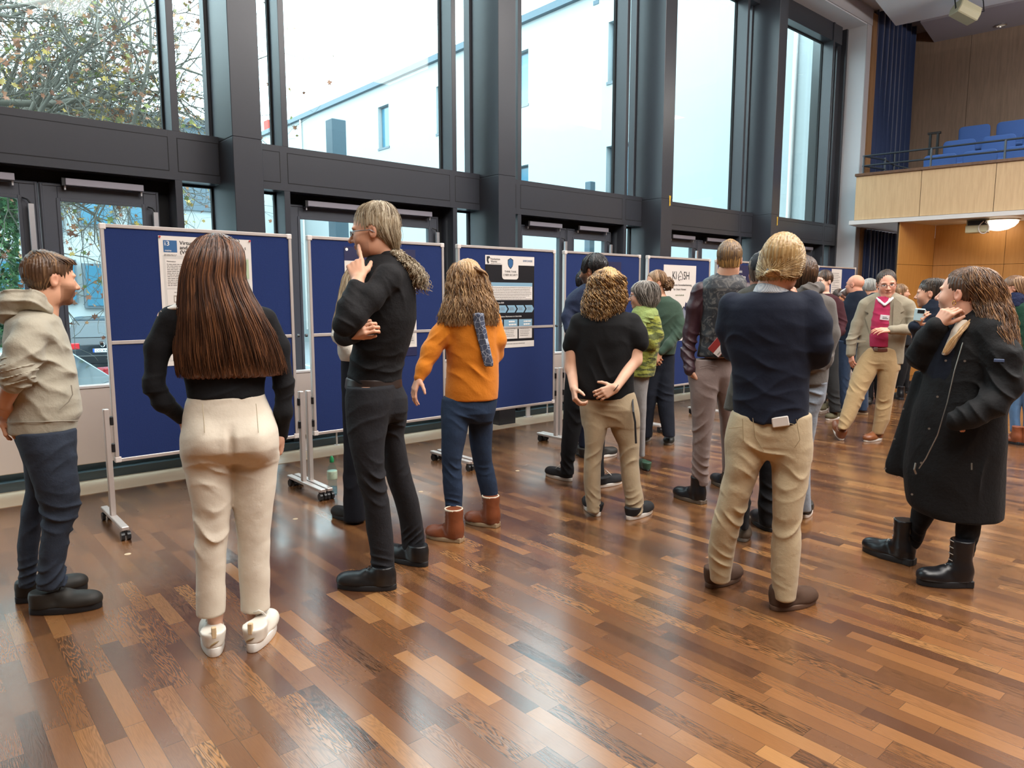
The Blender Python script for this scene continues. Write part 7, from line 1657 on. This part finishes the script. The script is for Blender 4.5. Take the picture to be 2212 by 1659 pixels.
# --- man in the beige blazer
p = Person('person in a beige blazer over a pink jumper with a name badge, stepping forward', 1868, 948, h=0.006, skin='#d79c84', seed=19)
L = p.L; M_BZ = cloth('beige linen blazer', '#8f8673', 900, .25, .05); M_PK = cloth('raspberry pink jumper', '#a5284f', 500, .2, .03); M_KH = cloth('sand chino', '#a98f68', 1000, .3, .03)
la = p.lv([(752, 1868, 1912, 0, .11), (790, 1846, 1902, -.04, .11), (830, 1833, 1880, -.10, .10), (870, 1822, 1862, -.17, .085), (905, 1812, 1846, -.23, .075), (926, 1810, 1832, -.27, .068)])
ra = p.lv([(752, 1885, 1942, 0, .11), (790, 1893, 1944, 0, .11), (820, 1895, 1937, 0, .10), (870, 1892, 1928, 0, .082), (905, 1887, 1922, -.02, .078), (936, 1882, 1908, -.03, .07)])
p.garment('trousers', M_KH, [la, ra, p.lv([(748, 1868, 1938, 0, .12), (775, 1854, 1944, 0, .13), (795, 1848, 1945, 0, .11)])], k=.02, fold=[(L(1850, 850, -.2), .12, .009, 75, 1, (.5, 0, .85)), (L(1910, 880, -.1), .1, .009, 90, 2), (L(1895, 790, -.12), .08, .007, 70, 3), (L(1820, 915, -.3), .07, .008, 110, 4)])
p.garment('belt', mat('brown belt leather', '#5a2f20', .4), [p.lv([(749, 1872, 1930, -.01, .122), (758, 1871, 1932, -.01, .124)])], k=0, amp=0, h=.004, body=False)
MB().box(-.018, .018, -.004, .004, -.016, .016).build('belt_buckle', M_CHROME, p.root, .002).location = L(1892, 754, -.138)
p.garment('pink_jumper', M_PK, [p.lv([(640, 1890, 1926, -.0, .09), (665, 1878, 1930, -.015, .115), (700, 1876, 1926, -.02, .13), (748, 1872, 1926, -.01, .128)])], k=.01, amp=.002, fold=[(L(1900, 700, -.13), .14, .004, 80, 1)], body=False)
tor = p.lv([(632, 1892, 1934, .02, .07), (642, 1868, 1960, .02, .09), (660, 1860, 1970, .02, .11), (700, 1858, 1962, .02, .125), (750, 1852, 1954, .02, .13), (783, 1846, 1952, .02, .13)])
p.garment('blazer', M_BZ, [tor], [[(L(1868, 658), .062), (L(1852, 700, 0), .056), (L(1840, 735, -.03), .052), (L(1838, 764, -.05), .048)], [(L(1962, 660), .064), (L(1974, 690, -.02), .058), (L(1972, 712, -.08), .054), (L(1950, 712, -.16), .050), (L(1926, 713, -.21), .046)]], k=.03, amp=.002,
          fold=[(L(1968, 705, -.06), .1, .008, 90, 1), (L(1845, 730, -.04), .09, .005, 100, 2), (L(1865, 720, -.1), .1, .004, 50, 3)],
          extra=lambda F: F.cone(L(1909, 640, -.16), L(1899, 720, -.16), .055, .075, .008, 'd') or F.cone(L(1899, 720, -.16), L(1900, 800, -.17), .075, .13, .008, 'd'))
for path in ([(1891, 645), (1877, 655), (1868, 672), (1877, 677), (1869, 686), (1881, 728), (1884, 690)], [(1931, 642), (1946, 654), (1954, 671), (1945, 676), (1951, 687), (1927, 726), (1929, 690)]):
    o = MB().add([L(x_, y_, .02 - .128 * math.sqrt(max(.1, 1 - ((x_ - 1910) / 58) ** 2)) - .008) for x_, y_ in path], [(0, 1, 2, 3, 6), (3, 4, 5, 6)]).build('lapel', M_BZ, p.root); o.modifiers.new('thick', 'SOLIDIFY').thickness = .006
MB().box(-.045, .045, -.003, .003, -.012, .012).build('pocket_flap', M_BZ, p.root, .002).location = L(1860, 738, -.115)
p.garment('shirt_collar', cloth('white shirt collar', '#d9d4cf', 900, .1), [p.lv([(640, 1898, 1928, -.01, .062), (648, 1892, 1932, -.015, .075), (655, 1898, 1924, -.025, .074)])], k=0, amp=.001, body=False)
p.garment('shirt_collar_points', cloth('white shirt collar', '#d9d4cf', 900, .1), [], [[(L(1893, 641, -.03), .013), (L(1900, 650, -.10), .014), (L(1911, 659, -.135), .012), (L(1922, 650, -.11), .014), (L(1931, 641, -.03), .013)]], k=.005, amp=0, body=False)
p.head(L(1915, 613, 0), 188, -10, 5, 1.16, brow='#6a5242', neck=L(1912, 645, .0), nr=.060, wide=1.0, lip='#bd7d6c')
MHB2 = mat_hair('thin brown hair', '#2c221b', '#463629', '#66503c', .5)
p.hair(MHB2, p.cap_levels(.128, -.01, .079, .1), (0, 360), 380, .0028, 10, .002, 4, jit=.002, skull=.002, cutface=[(p.hp(0, .12, -.01), np.array([.079, .095, .125])*1.12), (p.hp(.086, 0.0, -.012), (.026, .03, .036)), (p.hp(-.086, 0.0, -.012), (.026, .03, .036))])
p.glasses(r=.0013)
hd = hand(L(1924, 713, -.215), L(1905, 713, -.25) - L(1924, 713, -.215), (-.2, -.6, .8), 1, (12, 25, 18), 1.0, .10)
hd2 = hand(L(1838, 764, -.05), (.15, -.1, -1), (-.8, -.6, 0), 1, (20, 30, 20), 1.0)
p.finish(.0052, [hd, hd2])
M_CGN = mat('cognac leather', '#7d4a2b', .4, 0, .08, 60)
p.shoe((1902, 948), (1868, 955), M_CGN, Mwhs, .30, w=.108, hgt=.11, lace=mat('dark brown lace', '#3a2a20', .8), sole=.025)
p.shoe((1818, 952), (1797, 937), M_CGN, Mwhs, .30, w=.108, hgt=.11, lace=mat('dark brown lace', '#3a2a20', .8), sole=.025, pitch=.45, roll=0)
g = L(1911, 686, -.165)
bd = MB().box(-.042, .042, -.0015, .0015, -.026, .026).build('name_badge', mat('white badge card', '#d3cdd2', .4), p.root, .002); bd.location = g; bd.rotation_euler = (0, math.radians(6), 0)
MB().box(-.02, .035, -.0022, -.0018, -.012, -.006).box(-.02, .02, -.0022, -.0018, .002, .007).build('badge_print', M_INK, bd)

# --- people far under the balcony
p = Person('person with pinned back light brown hair far under the balcony, dark clothes', 1938, 858, h=0.012, skin='#cf9b80', seed=20)
L = p.L
p.garment('trousers', M_BTR, [p.lv([(730, 1930, 1962, 0, .11), (790, 1934, 1962, 0, .1), (838, 1930, 1950, 0, .08)]), p.lv([(730, 1948, 1972, .1, .11), (790, 1952, 1968, .1, .09), (838, 1950, 1962, .1, .07)])], k=.02, h=.012)
p.garment('coat', cloth('black coat', '#17181c', 600, .2), [p.lv([(646, 1936, 1956, 0, .07), (658, 1930, 1966, 0, .11), (700, 1930, 1968, 0, .12), (745, 1930, 1970, 0, .13)])], [[(L(1930, 665), .05), (L(1928, 715), .045)], [(L(1966, 665), .05), (L(1970, 715), .045)]], k=.03, h=.012)
p.head(L(1947, 632, 0), -88, 0, 0, 1.0, neck=L(1946, 656, 0), female=True)
MHL = mat_hair('light brown hair', '#5a4130', '#86654a', '#ab8a66', .42)
p.hair(MHL, p.cap_levels(.132, -.05, .08, .104), (0, 360), 240, .005, 10, .002, 4, lean=20, cutface=[(p.hp(0, .12, -.05), np.array([.085, .078, .11]))])
p.finish(.009, [hand(L(1928, 715), (0, 0, -1), (-1, 0, 0), 1), hand(L(1970, 715), (0, 0, -1), (1, 0, 0), -1)], hc=.02)
p.shoe((1948, 864), (1930, 858), M_BB, Mdark, .27, 'boot', shaft=.2, name='boot'); p.shoe((1962, 850), (1950, 846), M_BB, Mdark, .27, 'boot', shaft=.2, name='boot')
p = Person('short person with dark hair far behind the maroon jumper', 1811, 872, h=0.013, skin='#b98362', seed=21)
L = p.L
p.garment('trousers', M_BTR, [p.lv([(750, 1802, 1814, 0, .09), (862, 1803, 1812, 0, .06)]), p.lv([(750, 1810, 1822, 0, .09), (862, 1813, 1822, 0, .06)])], k=.02)
p.garment('jacket', cloth('black coat', '#17181c', 600, .2), [p.lv([(656, 1802, 1820, 0, .06), (668, 1796, 1826, 0, .1), (755, 1798, 1824, 0, .11)])], [[(L(1797, 672), .05), (L(1796, 720), .04)], [(L(1825, 672), .05), (L(1826, 720), .04)]], k=.03)
p.head(L(1812, 645, 0), 185, -25, 0, .95, neck=L(1812, 664, 0))
p.hair(MHD, p.cap_levels(.14, -.02, .082, .104), (0, 360), 160, .007, 9, .003, 4)
p.finish(.012, [hand(L(1796, 720), (0, 0, -1), (-1, 0, 0), 1), hand(L(1826, 720), (0, 0, -1), (1, 0, 0), -1)], hc=.025)
p.shoe((1807, 868), (1806, 874), M_BSN, Mdark, .26); p.shoe((1817, 868), (1818, 874), M_BSN, Mdark, .26)

# --- dark haired man between blazer and the coat woman
p = Person('person with dark swept back hair and navy jacket behind the black coat', 2022, 0, D=6.25, h=0.007, skin='#cc9a80', seed=22)
L = p.L
p.garment('trousers', M_BTR, [p.lv([(800, 1990, 2025, 0, .11), (900, 1994, 2022, 0, .09), (1010, 1996, 2020, 0, .07)]), p.lv([(800, 2015, 2052, 0, .11), (900, 2022, 2050, 0, .09), (1010, 2024, 2048, 0, .07)])], k=.03, h=.01)
p.garment('jacket', M_DJ, [p.lv([(646, 2000, 2042, 0, .085), (662, 1992, 2056, 0, .11), (690, 1984, 2062, 0, .13), (740, 1984, 2060, 0, .13), (815, 1986, 2058, 0, .13)])], [[(L(1996, 690, -.05), .065), (L(1988, 730, -.1), .055), (L(1975, 705, -.28), .045)], [(L(2056, 690), .06), (L(2062, 760), .055), (L(2056, 800), .045)]], k=.03, fold=[(L(2000, 700, -.1), .1, .006, 90, 1)])
p.garment('collar', cloth('black fleece collar', '#0e0f13', 400, .3), [p.lv([(640, 2004, 2040, 0, .075), (652, 1998, 2044, 0, .085), (662, 1996, 2046, 0, .085)])], k=0, body=False)
p.head(L(2010, 634, 0), 82, -3, 0, 1.02, beard=None, stubble=.4, brow='#1c1614', neck=L(2020, 662, 0), nr=.058)
MHK = mat_hair('dark brown black hair', '#15110f', '#2c2420', '#5a4a3c', .35)
hl = p.lv([(602, 2006, 2032, 0, .04), (606, 1994, 2046, 0, .07), (613, 1990, 2052, 0, .082), (622, 1994, 2052, 0, .086), (634, 2004, 2048, 0, .084), (646, 2014, 2042, 0, .07)])
p.hair(MHK, hl, (0, 360), 420, .0036, 12, .003, 5, jit=.005, lean=-25, cutface=[(p.hp(0, .115, -.05), np.array([.085, .075, .10])), (p.hp(.083, 0, -.012), (.024, .022, .034))])
hd = hand(L(1978, 702, -.26), L(1986, 688, -.30) - L(1978, 702, -.26), (-.4, -.8, 0), 1, (30, 45, 30), .95)
p.finish(.0062, [hd, hand(L(2056, 800), (0, 0, -1), (1, 0, 0), -1)])
p.shoe((2008, 1012), (1990, 1008), M_BSN, Mdark, .28); p.shoe((2036, 1010), (2018, 1006), M_BSN, Mdark, .28)
g = L(1986, 682, -.315)
ph = MB().box(-.04, .04, -.006, .006, -.045, .06).build('phone', mat('pale blue phone', '#a8c4cc', .3), None, .006); ph.location = p.O + p.U * g[0] + p.V * g[1] + np.array([0, 0, g[2]]); ph.rotation_euler = (0, math.radians(4), p.rz)
MB().box(-.018, .034, -.0075, -.006, .02, .05).build('camera_block', M_BLACKP, ph, .002)
setp(ph, 'pale phone held up just left of the raised arm of the black coat', 'phone')

# --- person at the right edge in the green coat
p = Person('person with glasses, navy scarf, green coat, blue jeans and brown boots behind the black coat', 2196, 955, h=0.0075, skin='#cf9b80', seed=23)
L = p.L; M_GC = cloth('bottle green wool coat', '#17392b', 300, .35, .05); M_LBJ = cloth('light blue denim', '#4d6f94', 1000, .35, .1)
p.garment('jeans', M_LBJ, [p.lv([(795, 2176, 2212, 0, .1), (850, 2178, 2208, 0, .095), (900, 2180, 2204, 0, .075), (932, 2182, 2206, 0, .07)]), p.lv([(795, 2200, 2240, 0, .1), (850, 2206, 2236, 0, .095), (900, 2210, 2234, 0, .075), (932, 2210, 2234, 0, .07)])], k=.02)
p.garment('coat', M_GC, [p.lv([(645, 2182, 2220, 0, .08), (662, 2170, 2240, 0, .12), (700, 2170, 2248, 0, .13), (760, 2172, 2244, 0, .13), (808, 2174, 2240, 0, .13)])], [[(L(2178, 675, -.02), .062), (L(2180, 730, -.1), .055), (L(2192, 755, -.22), .045)], [(L(2240, 675), .06), (L(2246, 760), .05)]], k=.03, fold=[(L(2186, 730, -.1), .12, .007, 80, 1)])
p.garment('scarf', cloth('navy wool scarf', '#1d2440', 300, .6, .08), [p.lv([(632, 2182, 2216, -.01, .08), (645, 2176, 2222, -.02, .10), (662, 2180, 2216, -.02, .10)])], k=0, amp=.005, fold=[(L(2195, 645, -.1), .1, .006, 150, 1)], body=False)
p.head(L(2188, 622, 0), 95, -3, 0, 1.02, neck=L(2194, 650, 0), female=True, brow='#6a5040')
hl = p.lv([(598, 2188, 2210, 0, .04), (602, 2176, 2222, 0, .075), (610, 2170, 2228, 0, .09), (622, 2176, 2228, 0, .092), (634, 2190, 2224, 0, .08), (642, 2196, 2216, 0, .06)])
p.hair(MHL, hl, (0, 360), 380, .0042, 12, .003, 5, cutface=[(p.hp(0, .115, -.05), np.array([.085, .078, .10])), (p.hp(.083, 0, -.012), (.024, .022, .034))])
p.glasses()
p.finish(.0068, [hand(L(2192, 755, -.22), (-.4, -.3, .4), (0, -.9, 0), 1), hand(L(2246, 760), (0, 0, -1), (1, 0, 0), -1)])
for a_, b_ in (((2206, 962), (2177, 955)), ((2232, 964), (2204, 960))): p.shoe(a_, b_, M_BT, Mdark, .27, 'boot', w=.1, hgt=.12, shaft=.19, name='boot')

# --- woman in the long black coat
p = Person('person with long brown hair in an open black coat, hand under the chin', 2045, 1240, h=0.0048, skin='#dca88f', seed=24)
L = p.L; M_CT = cloth('black waxed coat', '#0d0d0f', 700, .35, .08, .72); M_IN = cloth('navy black jumper', '#0e1320', 700, .2)
fl = p.lv([(1070, 1975, 2040, .06, .09), (1105, 1968, 2024, .08, .085), (1140, 1962, 2002, .10, .08), (1165, 1956, 1994, .10, .07), (1180, 1950, 1985, .10, .062)])
nl = p.lv([(1070, 2058, 2125, -.06, .09), (1110, 2066, 2122, -.06, .085), (1150, 2064, 2117, -.06, .08), (1180, 2062, 2108, -.06, .075), (1196, 2064, 2104, -.06, .065)])
p.garment('trousers', M_BTR, [fl, nl, p.lv([(900, 1990, 2120, 0, .15), (1000, 1985, 2125, 0, .14), (1075, 1980, 2124, 0, .12)])], k=.02, fold=[(L(1975, 1165, 0), .06, .008, 150, 1), (L(2085, 1185, -.12), .06, .008, 150, 2)])
p.garment('jumper', M_IN, [p.lv([(690, 2060, 2110, -.02, .08), (720, 2020, 2130, 0, .12), (800, 2000, 2130, 0, .15), (900, 1985, 2125, 0, .155), (935, 1990, 2110, 0, .15)])], k=.02)
coat = p.lv([(668, 2085, 2140, .01, .075), (684, 2066, 2166, .01, .11), (710, 2040, 2185, .01, .155), (760, 2012, 2192, .01, .175), (830, 1990, 2192, .01, .18), (880, 1972, 2178, .01, .19), (950, 1960, 2178, .01, .20), (1010, 1952, 2177, .01, .205), (1060, 1955, 2176, .01, .205), (1082, 1958, 2175, .01, .205), (1096, 1975, 2173, .01, .20)])
flap = p.lv([(800, 1975, 2030, .08, .05), (880, 1950, 2010, .09, .055), (950, 1928, 2000, .10, .06), (1000, 1913, 1990, .11, .06), (1020, 1912, 1980, .11, .05)])
s_n = [(L(2140, 716, -.10), .085), (L(2166, 770, -.14), .082), (L(2170, 832, -.17), .078), (L(2145, 872, -.23), .070), (L(2100, 896, -.27), .062), (L(2066, 908, -.27), .056)]
s_f = [(L(2050, 735, .12), .080), (L(2005, 762, .06), .072), (L(1990, 768, .0), .070), (L(2002, 735, -.06), .060), (L(2022, 706, -.10), .054)]
p.garment('coat', M_CT, [coat, flap], [s_n, s_f], k=.035, amp=.004, fr=10,
          fold=[(L(2160, 830, -.2), .14, .010, 70, 1, (.4, 0, .9)), (L(2110, 890, -.27), .09, .009, 90, 2, (.7, 0, .4)), (L(2150, 740, -.16), .12, .006, 60, 3), (L(1995, 760, 0), .1, .009, 90, 4), (L(2080, 1000, -.2), .2, .006, 30, 5, (1, 0, 0)), (L(2130, 1040, -.2), .14, .006, 35, 6, (1, 0, 0))],
          extra=lambda F: (F.cone(L(2070, 690, -.14), L(2048, 760, -.19), .035, .06, .012, 'd'), F.cone(L(2048, 760, -.19), L(2005, 900, -.24), .06, .085, .012, 'd'), F.cone(L(2005, 900, -.25), L(1985, 1120, -.24), .085, .06, .012, 'd')))
MZ = mat('dull brass metal', '#8d857c', .35, .8)
MB().tube([L(2080, 740, -.18), L(2062, 800, -.20), L(2046, 870, -.215), L(2025, 940, -.22), L(2000, 990, -.22), L(1985, 1012, -.20)], .003, 6).build('zip', MZ, p.root)
for x_, y_, d_ in ((2043, 779, -.19), (2084, 780, -.20), (2025, 857, -.215), (2007, 926, -.22), (1990, 1000, -.215), (1970, 1068, -.16), (1951, 883, .03), (1932, 948, .03), (1912, 1012, .05)):
    MB().tube([L(x_, y_, d_), L(x_, y_, d_ - .006)], .006, 10).build('press_stud', MZ, p.root)
MB().box(-.022, .022, -.004, .004, -.008, .008).build('sleeve_badge', mat('blue white badge', '#4a5a7a', .4), p.root, .002).location = L(2158, 779, -.235)
MB().tube([L(1978, 1000, -.20), L(1975, 1014, -.21), L(1979, 1024, -.205)], .005, 6).tube([L(2099, 1000, -.21), L(2099, 1015, -.215)], .004, 6).build('zip_puller', MZ, p.root)
p.garment('coat_collar', M_CT, [p.lv([(664, 2092, 2134, .02, .075), (676, 2080, 2142, .01, .09), (694, 2074, 2142, .0, .10)])], k=0, amp=.003, body=False, extra=lambda F: F.cone(L(2078, 655, -.11), L(2070, 700, -.13), .045, .05, .01, 'd'))
p.garment('blouse', cloth('ivory blouse', '#cdbfae', 800, .15), [p.lv([(690, 2066, 2098, -.04, .075), (715, 2052, 2090, -.055, .09), (745, 2040, 2070, -.06, .09), (765, 2032, 2052, -.065, .09)])], k=0, amp=.004, body=False)
p.head(L(2081, 634, 0), 68, 4, 0, 1.10, brow='#5e4636', lip='#b8605a', eye='#4a6272', neck=L(2096, 694, .0), nr=.058, female=True, nose=1.1, ruddy=.7)
MH = mat_hair('brown hair with blond ends', '#35261c', '#6b4c36', '#a97f55', .38)
hl = p.lv([(577, 2092, 2114, 0, .04), (581, 2078, 2134, 0, .075), (590, 2070, 2150, 0, .10), (605, 2072, 2162, 0, .115), (625, 2082, 2170, 0, .118), (650, 2096, 2180, -.0, .115), (680, 2106, 2190, -.02, .12), (710, 2118, 2196, -.04, .13), (740, 2140, 2200, -.06, .13), (772, 2168, 2202, -.08, .11)])
fc = [(p.hp(0, .120, -.025), np.array([.10, .082, .118])), (p.hp(.075, .035, -.03), (.04, .045, .05))]
p.hair(MH, hl, (0, 360), 1300, .0023, 26, .011, 11, jit=.010, endj=.22, curl=.003, shrink=.93, cutface=fc)
p.hair(MH, hl, (0, 360), 160, .0013, 26, .014, 13, jit=.016, endj=.25, curl=.004, base=False, name='stray_hair', cutface=fc)
t_ = np.linspace(0, 1, 14)[None]; rng_ = np.random.default_rng(9); n_ = 120; a_ = rng_.uniform(0, 6.28, (n_, 1))
ctl = np.array([L(2098, 690, -.10), L(2078, 712, -.15), L(2060, 735, -.18), L(2040, 762, -.19)]); cen = np.stack([np.interp(t_ + 0 * a_, [0, .33, .66, 1], ctl[:, i]) for i in range(3)], -1)
tubes('front_lock', cen + (.004 + .010 * np.sin(t_ * PI * .9) * rng_.uniform(.2, 1, (n_, 1)))[..., None] * np.stack([np.cos(a_) + .4 * np.sin(t_ * 9 + a_), np.sin(a_) * .45 + 0 * t_, .6 * np.sin(a_ * 3 + t_ * 4)], -1), .0018, mat_hair('blond lock', '#8a6a45', '#b08c60', '#cdb083', .4), p.root, 5)
wr = L(2024, 702, -.11)
hd = hand(wr, L(2043, 680, -.12) - wr, (-.55, -.8, .1), 1, None, .98, .05, curls=[(40, 62, 30), (50, 65, 30), (58, 68, 35), (64, 68, 40)], tang=.4)
hd2 = hand(L(2092, 898, -.24), (-.5, .35, -.6), (-.5, -.8, 0), 1, (35, 45, 30), .9)
p.finish(.0042, [hd, hd2])
p.tube('ear_ring', mat('gold', '#c9a04a', .25, 1), [p.hp(.083, .0, -.045) + .012 * np.array([math.cos(a) * .6, 0, math.sin(a)]) for a in np.linspace(0, 6.28, 13)], .0018, 5)
p.tube('ring', M_CHROME, [hd[4][0] + (hd[4][1] - hd[4][0]) * .5 + .0105 * np.array([math.cos(a) * .6, math.cos(a) * .8, math.sin(a)]) for a in np.linspace(0, 6.28, 13)], .002, 5)
for a_, b_, r_ in (((1973, 1222), (1866, 1188), 0), ((2097, 1266), (1982, 1261), 0)):
    o = p.shoe(a_, b_, M_BB, Mdark, None, 'boot', w=.108, hgt=.12, shaft=.255, sole=.036, lace=mat('silver grey lace', '#9a948c', .5), name='boot', shr=.056)
